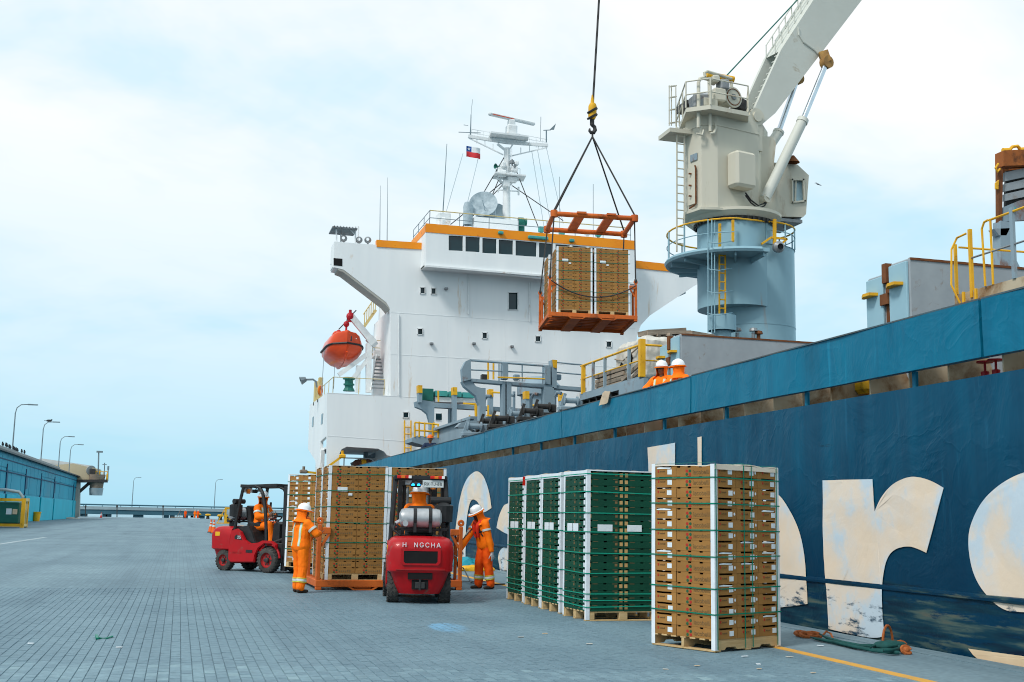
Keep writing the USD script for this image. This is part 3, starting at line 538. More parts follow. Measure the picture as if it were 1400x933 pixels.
for a, b in zip(seams[:-1], seams[1:]):
    L = b-a-.05; bt_ = BT+.01-.0022*(max(a, 12)-12); mz = np.linspace(BB, bt_, 5); my = np.linspace(a+.025, b-.025, max(3, int(L/.3)))
    Y, Z = np.meshgrid(my, mz, indexing='ij'); bmp = (meshkit.fbm(np.stack([Y*.6, Z*.9, Y*0+2], -1), 4, 5)-.5)*.07
    X0 = SX+bmp; V = np.concatenate([np.stack([X0, Y, Z], -1).reshape(-1, 3), np.stack([X0*0+SX+.11, Y, Z], -1).reshape(-1, 3)]); n, m = Y.shape; i = np.arange(n*m).reshape(n, m)
    quad = lambda A, B, C, D: np.concatenate([np.c_[A.ravel(), B.ravel(), C.ravel()], np.c_[A.ravel(), C.ravel(), D.ravel()]])
    j = i+n*m; F = [quad(i[:-1, :-1], i[:-1, 1:], i[1:, 1:], i[1:, :-1]), quad(j[:-1, :-1], j[1:, :-1], j[1:, 1:], j[:-1, 1:])]
    F += [quad(i[:-1, -1], j[:-1, -1], j[1:, -1], i[1:, -1]), quad(i[:-1, 0], i[1:, 0], j[1:, 0], j[:-1, 0]), quad(i[0, :-1], j[0, :-1], j[0, 1:], i[0, 1:]), quad(i[-1, :-1], i[-1, 1:], j[-1, 1:], j[-1, :-1])]
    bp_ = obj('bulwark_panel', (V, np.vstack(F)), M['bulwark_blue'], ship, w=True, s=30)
    obj('cap_rail', MB().box2((SX-.015, a+.03, bt_+.002), (SX+.13, b-.03, bt_+.022)), M['cap_grime'], bp_, w=True)
y = 4.2; k = 0
while y < YS-2:                                        # stays that carry the bulwark, seen rusty through the slot
    st = MB().ext([(SX+.16, HT-.02), (SX+1.0, HT-.2), (SX+.85, HT+.1), (SX+.55, 4.02), (SX+.16, 4.06)], -.03, (0, y, 0), (1, 0, 0), (0, 0, 1))
    obj('bulwark_stay', st, M['stay_rust'], ship, w=True)
    if k % 3 == 1 and y < 34: obj('stay_foot', MB().box2((SX+.14, y-.14, HT-.02), (SX+.20, y-.06, BB+.02), .015), M['bulwark_blue'], ship, w=True)
    y += .92 + .10*((k*7) % 3-1); k += 1
obj('deck_plate', MB().box2((SX+1.55, 2, 3.05), (SX+1.6, YS-4, 4.0)), M['hatch_grey'], ship, w=True)
obj('deck_valve', MB().box((SX+.7, atx(1186, 535, SX+.7)[1], 3.55), (.3, .34, .3), .06).tube((SX+.7, atx(1186, 535, SX+.7)[1], 3.6), (SX+.7, atx(1186, 535, SX+.7)[1]+.3, 3.75), .08), M['safety_yellow'], ship, w=True)
for px in (1347, 1362):
    p = atx(px, 512, SX+.5); obj('hand_wheel', MB().lathe([(.04, 0), (.05, .16), (.015, .17), (.015, .26), (.10, .27), (.10, .29), (0, .3)], (p[0], p[1], HT-.02), n=12), M['red_valve'], ship, w=True, s=40)
# lettering on the side: seen outlines, lifted off the plating by a few millimetres
def letter(pxs, name='hull_letter', mt='letter_paint', lift=.052):
    q = [np.array(atx(a, b, SX-lift)[1:]) for a, b in pxs]
    for _ in range(3):                                     # round the shallow corners, keep the sharp ones
        o = []
        for i in range(len(q)):
            a, b, c = q[i-1], q[i], q[(i+1) % len(q)]; u, v = b-a, c-b; k = abs(math.degrees(math.atan2(u[0]*v[1]-u[1]*v[0], u@v)))
            o += [b] if k > 48 or k < 1.5 else [b-u*.25, b+v*.25]
        q = o
    P = Polygon(q).buffer(0)
    g = MB()
    for q in getattr(P, 'geoms', [P]):
        v, f = sub(MB().ext(q, .004, (SX-lift, 0, 0), (0, 1, 0), (0, 0, 1)), .5); g.add((v, f))
    v, f = g.get()
    b = (meshkit.fbm(np.stack([v[:, 1]*.55, v[:, 2]*.7, v[:, 1]*0], -1), 4, 3)-.5)*.09*np.clip((HT-v[:, 2])/.3, 0, 1)
    v[:, 0] += b+.035; obj(name, (v, f), M[mt], ship, w=True)
def cr(s, ox, oy): return lambda *q: [(ox+a/s, oy+b/s) for a, b in q]
c1 = cr(4.24, 600, 580); c6 = cr(2.5, 1080, 560)
letter(c1((78, 830), (82, 700), (100, 520), (130, 380), (165, 305), (205, 270), (240, 280), (265, 320), (288, 410), (298, 487), (245, 522), (230, 470), (210, 440), (188, 436), (170, 462), (156, 540), (148, 640), (147, 790), (150, 830)))
letter(c1((330, 602), (340, 545), (358, 495), (382, 455), (560, 440), (560, 640), (470, 660), (380, 637)))
letter(c1((333, 775), (338, 745), (352, 722), (400, 690), (560, 700), (560, 840), (345, 850)))
letter([(883, 612), (920, 605.5), (921, 800), (884, 800)])
letter([(951, 598), (956.5, 597), (957.5, 700), (952, 700)])
letter([(1020, 668), (1045, 668), (1062, 676), (1072, 690), (1084, 712), (1092, 735), (1097, 760), (1100, 785), (1101, 826), (1074, 830), (1020, 834)])
letter(c6((102, 242), (272, 238), (280, 350), (300, 300), (340, 255), (390, 230), (430, 230), (475, 245), (512, 268), (455, 490), (430, 478), (395, 466), (350, 475), (325, 500), (312, 550), (307, 640), (318, 775), (280, 785), (125, 750), (122, 640), (105, 480)))
letter(c6((860, 200), (800, 212), (750, 230), (690, 268), (640, 320), (608, 380), (595, 430), (600, 500), (615, 560), (650, 622), (715, 690), (790, 694), (1000, 690), (1000, 215)))
letter(c6((603, 818), (790, 845), (1000, 880), (1000, 960), (640, 868)), 'hull_patch', 'patch_cream')
letter([(1124, 659), (1148, 657.6), (1148, 660), (1124, 661.4)], 'paint_edge')

# ------------------------------------------------------------------ deckhouse
TF = .35
def pxbox(a, b, c, d): return [(a, b), (c, b+(c-a)*.015), (c, d+(c-a)*.015), (a, d)]
WIN = [pxbox(574.5, 393, 581, 401.5), pxbox(589.5, 394, 596, 402.5), pxbox(571, 449.5, 578, 457.5), pxbox(659.5, 455, 666, 463), pxbox(732, 459.5, 739, 467.5), pxbox(829, 467, 836, 475),
       pxbox(551, 563.5, 558.5, 571.5), pxbox(596, 566, 602, 574), pxbox(659, 512, 666, 518), pxbox(703, 514, 710, 520)]
DOOR = pxbox(695, 400, 708, 424)
ARCH = [(464, 652), (464, 621), (467, 614.5), (474, 611), (517, 613.7), (525, 617.5), (529, 622.5), (537, 625), (560, 626), (560, 660), (464, 660)]
FRONT = [(447, 537), (534, 541.5), (534, 429), (532.5, 421), (528, 413.5), (470, 369), (456.5, 365.5), (457, 330.5), (515, 335), (583, 340), (866, 362), (908, 366), (962, 372), (962, 384), (948, 392), (888, 432), (876, 445), (871, 460), (869, 480), (868, 700), (560, 700), (447, 700)]
sup = obj('deckhouse', MB().ploty(FRONT, YS, TF, [x for x in WIN]+[DOOR]+[ARCH[:-2]+[(560, 690), (464, 690)]]), M['white_paint'], ship, w=True)
A = lambda px, py, Y=YS: aty(px, py, Y)
zb = A(447, 537)[2]; zr = A(583, 320)[2]; xl = A(534, 480)[0]; xr = A(868, 480)[0]; xe = SX
side = MB().plotx([(447, 537.2), (423.5, 554), (421, 614), (431, 630), (434, 652), (437, 652), (438, 604), (446.6, 596)], SX, .2)
zc = A(480, 611)[2]
side.box2((SX+.2, YS+TF, zb-.15), (xr, YS+10, zb)).box2((SX+.2, YS+TF, zc), (xl+2, YS+10, zc+.15))        # boat deck and the ceiling of the mooring deck
side.box2((xl, YS+TF, zb), (xl+.25, YS+7.5, A(534, 420)[2])).box2((xl+.3, YS+TF+.3, zb+.1), (xr, YS+7.4, zr-1.5)).box2((xl+.02, YS+TF, 3.0), (xr, YS+9, zc))
for px, w_ in ((437.5, .25), (441, .2), (434.5, .18)): 
    p = atx(px, 615, SX+.15); side.box2((SX+.05, p[1]-w_/2, 3.0), (SX+.30, p[1]+w_/2, zc))
# wings
def wing(m, sgn):
    zt = A(457, 331)[2]; 
    if sgn < 0: m.ext([(A(457, 331)[0], zt), (A(456.5, 365.5)[0], A(456.5, 365.5)[2]), (A(470, 369)[0], A(470, 369)[2]), (A(528, 413.5)[0], A(528, 413.5)[2]), (A(531, 417)[0], A(531, 417)[2]), (A(534, 400)[0], A(534, 400)[2]), (A(500, 373)[0], A(500, 373)[2]), (A(462, 364)[0], A(462, 364)[2])], -1.4, (0, YS+TF, 0), (1, 0, 0), (0, 0, 1))
wing(side, -1)
side.box2((A(457, 331)[0], YS+1.5, A(457, 355)[2]), (xr+4, YS+1.7, A(457, 331)[2])).box2((A(457, 331)[0], YS+TF, A(457, 364)[2]), (xr+4, YS+1.6, A(457, 361)[2]))
obj('side_plating', side, M['white_paint'], sup, w=True)
wb = MB().ploty([(456.3, 353), (468, 354), (468, 364), (456.3, 363)], YS-.02, .1); obj('wing_opening', wb, M['black_matte'], sup, w=True)
ws = [(463, 367.5), (528, 412.5)]; sl = MB()
q4 = [A(*q) for q in ((462, 366.8), (470, 369.2), (528, 413.8), (533, 421), (533, 424), (527, 416.5), (469, 372), (462, 369.4))]; sl.ext([(p[0], p[2]) for p in q4], -1.7, (0, YS+.02, 0), (1, 0, 0), (0, 0, 1)); obj('wing_soffit', sl, M['concrete_old'], sup, w=True)
for i, wn in enumerate(WIN+[DOOR]):
    w = obj('window' if i < len(WIN) else 'tall_window', MB().ploty(wn, YS+.14, .05), M['window_dark'], sup, w=True)
    ring = [wn[0], wn[1], wn[2], wn[3]]; m = MB(); P = [A(*q, YS-.03) for q in ring]
    for a, b in zip(P, P[1:]+P[:1]): m.beam(a, b, .05, .05, up=(0, 1, 0), ext=.02)
    fr = obj('window_frame', m, M['white_metal'], sup, w=True)
for px, py in ((440, 573), (427.5, 577)):
    p = atx(px, py, SX-.02); obj('side_window', MB().box2((SX-.02, p[1]-.5, p[2]-.35), (SX+.05, p[1]+.5, p[2]+.35)), M['window_dark'], sup, w=True)
# weld seams on the front
for a, b in (((534, 427.3), (868, 449)), ((534, 484.5), (868, 503.5)), ((448, 596), (560, 604)), ((447, 537.5), (640, 547))):
    obj('weld_seam', MB().beam(A(*a, YS), A(*b, YS), .025, .02, up=(0, 0, 1)), M['white_paint'], sup, w=True)
# wheelhouse, standing proud of the front
YH = YS-1.3
h = lambda px, py: aty(px, py, YH)
WW = [[(613.5, 322), (633, 323), (633, 343.5), (613.5, 342.5)], [(636.5, 323.5), (656, 324.7), (656, 345), (636.5, 344)], [(659.5, 325.5), (678.8, 327), (678.8, 347), (659.5, 346)], [(682, 327.5), (701.5, 329), (701.5, 348.5), (682, 347.3)], [(705, 329), (733.5, 331.5), (733.5, 351.3), (705, 349.5)], [(737, 332), (756, 333.6), (756, 353.5), (737, 352)], [(759.5, 334), (779, 335.6), (779, 355.5), (759.5, 354)], [(782.5, 336), (802, 337.6), (802, 357.3), (782.5, 356)], [(805.5, 338), (825, 339.6), (825, 359), (805.5, 358)], [(828.5, 340), (848, 341.6), (848, 361), (828.5, 360)]]
wh_ = MB().ploty([(582, 305.7), (868, 329.5), (868, 388), (745, 381.5), (582, 364)], YH, .3, WW)
z1, z0, x0, x1 = h(582, 307)[2], h(582, 364)[2], h(582, 320)[0], h(868, 340)[0]
wh_.box2((x0, YH+.3, z0), (x0+.2, YH+7, z1-.2)).box2((x1-.2, YH+.3, z0), (x1, YH+7, z1-.2)).box2((x0+.2, YH+6.8, z0), (x1-.2, YH+7, z1-.2)).box2((x0, YH+.3, z0-.02), (x1, YH+7, z0+.1)).box2((x0, YH+.3, z1-.25), (x1, YH+7, z1-.1))
obj('wheelhouse', wh_, M['white_paint'], sup, w=True)
obj('orange_band', MB().ploty([(582, 305.5), (868, 329.3), (868, 341.5), (582, 317.5)], YH-.03, .03), M['bridge_orange'], sup, w=True)
obj('orange_band', MB().box2((x0-.02, YH-.03, h(582, 317.5)[2]), (x0-.0, YH+5, z1)), M['bridge_orange'], sup, w=True)
obj('orange_band', MB().ploty([(515, 328), (581.8, 332.5), (581.8, 341.5), (515, 337.5)], YS-.06, .5), M['bridge_orange'], sup, w=True)
obj('orange_band', MB().ploty([(866, 356), (908, 360.5), (962, 366), (962, 376), (908, 370.5), (866, 366.5)], YS-.06, .5), M['bridge_orange'], sup, w=True)
obj('wheelhouse_lip', MB().beam(h(581, 364.3), h(868, 388.3), .35, .12), M['white_metal'], sup, w=True)
for wn in WW:
    w = obj('bridge_window', MB().ploty(wn, YH+.12, .03), M['window_dark'], sup, w=True)
for px, py, wd in ((684, 319, .35), (735, 325.8, 1.4), (781, 329.6, .35)):
    p = h(px, py); obj('bridge_lamp', MB().box(p+np.array([0, -.12, 0]), (wd, .22, .2), .04), M['teal_paint'], sup, w=True)

# ladder, rails and lights on the front
def ladder(name, p, q, w, mt, parent, side=(1, 0, 0), r=.025, step=.3, **k):
    p, q, s = np.asarray(p, float), np.asarray(q, float), np.asarray(side, float)*w/2; m = MB().tube(p-s, q-s, r, 6).tube(p+s, q+s, r, 6); n = int(np.linalg.norm(q-p)/step)
    for i in range(1, n): c = p+(q-p)*i/n; m.tube(c-s, c+s, r*.8, 5, caps=False)
    return obj(name, m, mt, parent, w=True, **k)
ladder('ladder', A(557.5, 622, YS-.2), A(557.5, 575, YS-.2), .42, M['safety_yellow'], sup, r=.05, step=.38)
def rail(name, pts, mt, parent, h=1.0, rows=(1.0, .5), r=.025, step=1.5, pmt=None, w=True):
    """guard rail along pts (ground line), one part"""
    m = MB(); up = np.array([0, 0, h]); pts = [np.asarray(p, float) for p in pts]
    for a, b in zip(pts[:-1], pts[1:]):
        for t in rows: m.tube(a+up*t, b+up*t, r, 6)
        n = max(1, int(round(np.linalg.norm(b-a)/step)))
        for i in range(n+1): c = a+(b-a)*i/n; m.tube(c, c+up, r, 5)
    return obj(name, m, mt, parent, w=w)
# ------------------------------------------------------------------ wheelhouse top: mast, dishes, rails, aerials
YM = YS+3.2
m_ = lambda px, py, dy=0: aty(px, py, YM+dy)
mast = obj('radar_mast', MB().tube(m_(692.5, 308), m_(692.5, 262), .30, 12, .27).tube(m_(692.5, 262), m_(693.5, 203), .27, 12, .24), M['white_metal'], ship, w=True, s=40)
obj('mast_house', MB().box2(m_(645, 300)+np.array([0, -.8, 0]), m_(705, 313)+np.array([0, 1.8, -1])).box2(m_(622, 303)+np.array([0, 1.9, 0]), m_(706, 318)+np.array([0, 2.8, 0])), M['white_paint'], ship, w=True)
# crosstree
obj('crosstree', MB().beam(m_(640, 186.5), m_(692, 195), .14, .22).beam(m_(692, 195), m_(749, 199), .14, .22).beam(m_(641, 189), m_(688, 212), .06, .08).beam(m_(748, 202), m_(697, 214), .06, .08), M['white_metal'], mast, w=True)
for x, y in ((652, 196), (663, 201), (674, 206), (712, 211), (724, 208), (736, 205)): obj('strut', MB().beam(m_(x, y), m_(x, y-(9 if x < 690 else 9)), .05, .05), M['white_metal'], mast, w=True)
rl = MB()
for a, b in (((645, 177), (688, 184)), ((645, 182), (688, 189)), ((706, 183), (748, 191)), ((706, 188), (748, 195))): rl.tube(m_(*a), m_(*b), .025, 5)
for x in (645, 653, 661, 669, 677, 706, 715, 724, 733, 742): y = 176.5+(x-645)*.15; rl.tube(m_(x, y), m_(x, y+12), .022, 5)
obj('yard_rail', rl, M['white_metal'], mast, w=True)
obj('upper_platform', MB().ext([(-1.4, -.9), (1.4, -.9), (1.6, 0), (1.2, .9), (-1.2, .9)], .12, m_(692.5, 190), (1, 0, 0), (0, 1, 0)).beam(m_(680, 197), m_(690, 205), .3, .08).beam(m_(706, 190), m_(697, 204), .3, .08), M['white_metal'], mast, w=True)
obj('scanner_gearbox', MB().box(m_(699, 179), (.75, .7, .75), .08).box(m_(699, 169), (.5, .5, .5), .06).tube(m_(699, 167), m_(699, 162), .16, 10), M['white_metal'], mast, w=True)
obj('radar_scanner', MB().beam(m_(668, 155.5, -.6), m_(731, 170, .6), .30, .26, ch=.08), M['white_metal'], mast, w=True)
obj('scanner_stripe', MB().beam(m_(674, 156.2, -.72), m_(727, 168.5, .42), .02, .06), M['boat_orange'], mast, w=True)
obj('middle_platform', MB().ext([(-1.1, -.8), (1.2, -.8), (1.4, .6), (-.9, .7)], .1, m_(693, 243), (1, 0, 0), (0, 1, 0)).beam(m_(679, 243), m_(691, 255), .3, .1).beam(m_(709, 240), m_(695, 256), .3, .1).box(m_(686, 234), (.7, .6, .4), .05), M['white_metal'], mast, w=True)
pr = MB()
for x in (678, 684, 704, 711): pr.tube(m_(x, 243), m_(x, 231), .02, 5)
pr.tube(m_(678, 232), m_(690, 230), .02, 5).tube(m_(698, 229), m_(711, 231), .02, 5); obj('platform_rail', pr, M['white_metal'], mast, w=True)
for px, py, w_, h_ in ((703, 232, .5, .35), (686, 238, .6, .5), (700, 246, .7, .4), (692, 252, .5, .5), (688, 226, .3, .4), (706, 224, .3, .3)): obj('mast_fitting', MB().box(m_(px, py, -.3), (w_, .45, h_), .06), M['white_metal'], mast, w=True)
obj('lamp_stack', MB().tube(m_(700, 232, -.4), m_(700, 218, -.4), .07, 6).lathe([(.0, 0), (.17, .02), (.17, .22), (0, .24)], m_(700, 224, -.4), n=10).lathe([(.0, 0), (.15, .02), (.15, .2), (0, .22)], m_(703, 231, -.4), n=10), M['grey_steel'], mast, w=True)
ladder('mast_ladder', m_(697, 262, -.45), m_(697, 203, -.45), .3, M['white_metal'], mast, r=.02, step=.4)
obj('horn', MB().lathe([(.05, 0), (.09, .3), (.2, .45)], m_(684, 229), (-1, -.4, 0), n=10), M['machine_green'], mast, w=True, s=40)
obj('spreader', MB().beam(m_(681, 260), m_(709, 262), .06, .08).tube(m_(709, 267), m_(709, 256), .07, 6).tube(m_(681, 263), m_(681, 258), .06, 6), M['white_metal'], mast, w=True)
obj('yard_pole', MB().tube(m_(643, 188), m_(644, 157), .05, 6, .03).tube(m_(644, 157), m_(646, 136), .015, 5).tube(m_(627, 181), m_(657, 182), .03, 5).tube(m_(640, 172), m_(634, 171), .02, 5), M['pole_grey'], mast, w=True)
obj('wind_vane', MB().tube(m_(747, 195), m_(747, 178), .05, 6).beam(m_(743, 178.5), m_(753, 178), .05, .05).ext([(0, 0), (.5, .55), (.35, .05)], .03, m_(751, 178), (1, 0, 0), (0, 0, 1)), M['pole_grey'], mast, w=True)
obj('whip_aerial', MB().tube(m_(739, 193), m_(739.5, 160), .02, 5), M['pole_grey'], mast, w=True)
st = MB()
for a, b in (((690, 247), (615, 308)), ((686, 236), (657, 305)), ((690, 214), (660, 266)), ((700, 254), (770, 302)), ((706, 234), (738, 316)), ((690, 250), (627, 316))): st.tube(m_(*a), m_(*b), .035, 5)
obj('stay_wire', st, M['dark_steel'], mast, w=True)
hl = MB()
for a, b in (((633, 210), (610, 290)), ((655, 212), (636, 290)), ((727, 207), (744, 312)), ((735, 206), (755, 318)), ((747, 202), (770, 306))): hl.tube(m_(*a), m_(*b), .018, 4)
obj('halyard', hl, M['bridge_light'], mast, w=True)
# flag: white and blue over red, with a star
def flag():
    t = thing('flag', 'small red white and blue flag with a star flying under the radar mast yard', 'flag', m_(637.5, 207))
    W, H = 1.04, .80
    def cloth(u0, u1, v0, v1, mt, nm):
        u, v = np.meshgrid(np.linspace(u0, u1, 9), np.linspace(v0, v1, 5), indexing='ij')
        V = np.stack([u*W, .10*np.sin(u*7)+.03*np.sin(v*5), v*H-.28*u*u*.4+.03*np.sin(u*8)], -1).reshape(-1, 3); i = np.arange(45).reshape(9, 5)
        F = np.concatenate([np.c_[i[:-1, :-1].ravel(), i[1:, :-1].ravel(), i[1:, 1:].ravel()], np.c_[i[:-1, :-1].ravel(), i[1:, 1:].ravel(), i[:-1, 1:].ravel()]])
        obj(nm, (V, F), mt, t, s=True)
    cloth(0, 1, -.5, 0, M['flag_red'], 'red_stripe'); cloth(0, .38, 0, .5, M['flag_blue'], 'blue_canton'); cloth(.38, 1, 0, .5, M['flag_white'], 'white_stripe')
    s = [(math.sin(k*math.pi/5)*(.13 if k % 2 == 0 else .05), math.cos(k*math.pi/5)*(.13 if k % 2 == 0 else .05)) for k in range(10)]
    obj('star', MB().ext(s, .006, (.2, .055, .2), (1, 0, 0), (0, 0, 1)), M['flag_white'], t)
flag()
# satellite dish and domes
dish = MB()
c = m_(661, 281, -.3); prof = [(r, .30*(r/1.2)**2) for r in np.linspace(.0, 1.02, 8)]+[(1.02, .18)]
dish.lathe(prof, c, (-.35, -.92, .30), n=24)
dd = obj('satellite_dish', dish, M['dish_grey'], ship, w=True, s=40)
obj('dish_mount', MB().box(m_(664, 298, .2), (1.3, 1.0, 1.2), .1).tube(c, c+np.array([-.25, -.7, .22]), .035, 6).tube(c+np.array([0.2, 0, -.7]), c+np.array([-.22, -.65, .15]), .025, 5), M['dish_grey'], dd, w=True)
obj('radome', MB().lathe([(.34, 0), (.36, .9), (.36, 1.3), (.27, 1.62), (0, 1.72)], m_(639.5, 308, -.4), n=14), M['dish_grey'], ship, w=True, s=40)
obj('rear_dish', MB().lathe([(0, 0), (.5, .05), (.75, .2)], m_(680, 293, 1.4), (.2, -.97, .1), n=18), M['bridge_light'], ship, w=True, s=40)
obj('search_light', MB().tube(m_(712, 317), m_(712, 303), .28, 12).lathe([(.36, 0), (.36, .35), (.2, .5)], m_(708.5, 304, -.2), (1, -.1, 0), n=12).lathe([(.2, 0), (.3, .2)], m_(716, 304, -.2), (1, -.1, 0), n=12), M['machine_green'], ship, w=True, s=40)
zr1 = h(583, 306)[2]
rail('roof_rail', [(x0+.3, YH+6, zr1), (x0+.3, YH+.3, zr1), (x1-.2, YH+.3, zr1+.02)], M['pole_grey'], ship, h=1.0, step=2.0)
obj('roof_top_rail', MB().tube((x0+.3, YH+.3, zr1+1.0), (x1-.2, YH+.3, zr1+1.0), .035, 6), M['pale_yellow'], ship, w=True)
wa = A(605, 292, YS+1); obj('aerial', MB().tube(wa-np.array([0, 0, 1]), A(611, 197, YS+1), .045, 6, .02), M['pole_grey'], ship, w=True)
obj('roof_box', MB().box2(A(600, 290, YS+.5), A(612, 306, YS+1.5)+np.array([0, 0, -.8]), .05).tube(A(604, 302, YS-.3), A(608, 302, YS-.3), .22, 10), M['white_metal'], ship, w=True)
for x, y0_, y1_ in ((520, 334, 254), (530, 335, 243)): obj('aerial', MB().tube(A(x-.8, y0_, YS+1), A(x, y1_, YS+1), .03, 5, .012), M['pole_grey'], ship, w=True)
for x, yy in ((765, 222), (811, 232)): obj('aerial', MB().tube(A(x, 325, YS+1), A(x, yy+20, YS+1), .02, 5), M['pole_grey'], ship, w=True)
for px, py in ((740, 318), (768, 322), (803, 322), (818, 324)): obj('roof_fitting', MB().tube(A(px, py+8, YS), A(px, py-3, YS), .10, 6).box(A(px, py-4, YS), (.4, .3, .4), .05), M['white_metal'] if px % 2 else M['teal_paint'], ship, w=True)
# wing canopy
cp = MB()
for x in (460, 466, 486, 490): cp.tube(A(x, 332, YS+.3 if x in (460, 486) else YS+1.7), A(x, 310, YS+.3 if x in (460, 486) else YS+1.7), .05, 6)
cp.beam(A(486, 322, YS+.3), A(477, 312, YS+.3), .05, .05); cn = obj('wing_canopy', cp, M['white_metal'], ship, w=True)
zc_ = A(455, 311, YS)[2]; obj('canopy_roof', MB().box2(np.array([A(454.5, 311, YS)[0], YS, zc_]), np.array([A(489, 309, YS)[0], YS+2.0, zc_+.08])), M['grey_steel'], cn, w=True)
for i in range(8): x = A(455, 310, YS)[0]+.1+i*.2; obj('roof_slat', MB().box2((x-.04, YS-.1, zc_+.085), (x+.04, YS+2.0, zc_+.13)), M['white_metal'], cn, w=True)
for x, y in ((470, 328), (491, 330), (503, 330)): obj('wing_lamp', MB().tube(A(x, y+6, YS+.4), A(x, y, YS+.4), .05, 6).lathe([(.2, 0), (.24, .12), (.1, .3)], A(x, y-1, YS+.4), (-.2, -1, 0), n=10), M['grey_steel'], ship, w=True, s=40)
# ------------------------------------------------------------------ boat deck: rails, stairs, davit
yb0 = YS+.4
rail('boat_deck_rail', [(SX+.1, YS+9.6, zb), (SX+.1, YS+.2, zb), (xl-.3, YS+.2, zb)], M['pale_yellow'], ship, h=1.05, rows=(1.0,), step=2.2)
def stairs(p, q, w, n, name):
    p, q = np.asarray(p, float), np.asarray(q, float); m = MB(); s = np.array([w/2, 0, 0])
    m.beam(p-s, q-s, .06, .25).beam(p+s, q+s, .06, .25)
    sn = obj(name, m, M['white_metal'], ship, w=True)
    for i in range(1, n): c = p+(q-p)*i/n; obj('tread', MB().box(c, (w-.07, .28, .07)), M['grey_steel'], sn, w=True)
stairs(A(517.5, 536, YS+1.5), A(525, 487, YS+4.2), 1.05, 10, 'stairway')
obj('stair_landing', MB().box2(A(512, 486.5, YS+4.2), A(533, 485, YS+6.0)), M['white_metal'], ship, w=True)
rail('landing_rail', [A(509, 486, YS+5.8), A(509, 486, YS+4.3), A(533, 487, YS+4.3)], M['pale_yellow'], ship, h=1.05, step=1.4)
st2 = MB()
for k in range(6): q0 = A(498+k*3, 448-k*4.2, YS+7.0); st2.tube(q0, q0+np.array([0, 0, 1.05]), .035, 5)
st2.tube(A(496, 449, YS+7)+np.array([0, 0, 1]), A(514, 423, YS+7)+np.array([0, 0, 1]), .04, 5).beam(A(496, 449.5, YS+7), A(514, 424, YS+7), .06, .2); obj('upper_stair_rail', st2, M['pale_yellow'], ship, w=True)
dv = MB()
P = lambda px, py, d: aty(px, py, YS+d)
for d in (2.2, 6.6):
    dv = MB(); dv.beam(P(504, 537, d), P(504, 470, d), .35, .45).beam(P(511, 470, d), P(483, 436, d), .3, .42, ext=.2).beam(P(508, 480, d), P(463, 513, d), .22, .3).beam(P(503, 491, d), P(480, 521, d), .25, .25)
    dv.beam(P(504, 462, d), P(511, 470, d), .5, .5)
    dv.beam(P(489, 537, d), P(490, 500, d), .3, .2)
    davit = obj('boat_davit', dv, M['white_metal'], ship, w=True)
    obj('davit_block', MB().ell(P(479, 433, d), (.28, .22, .3), 1).tube(P(479, 428, d), P(479, 424, d), .1, 6).box(P(478, 438, d), (.25, .2, .25)), M['red_valve'], davit, w=True)
obj('davit_winch', MB().tube(P(477, 535, 1.2), P(477, 517, 1.2), .27, 10).lathe([(.40, 0), (.40, .12)], P(477, 519, 1.2), n=10).lathe([(.36, 0), (.36, .1)], P(477, 527, 1.2), n=10).lathe([(.4, 0), (.3, .2)], P(477, 535, 1.2), n=10), M['machine_green'], ship, w=True)
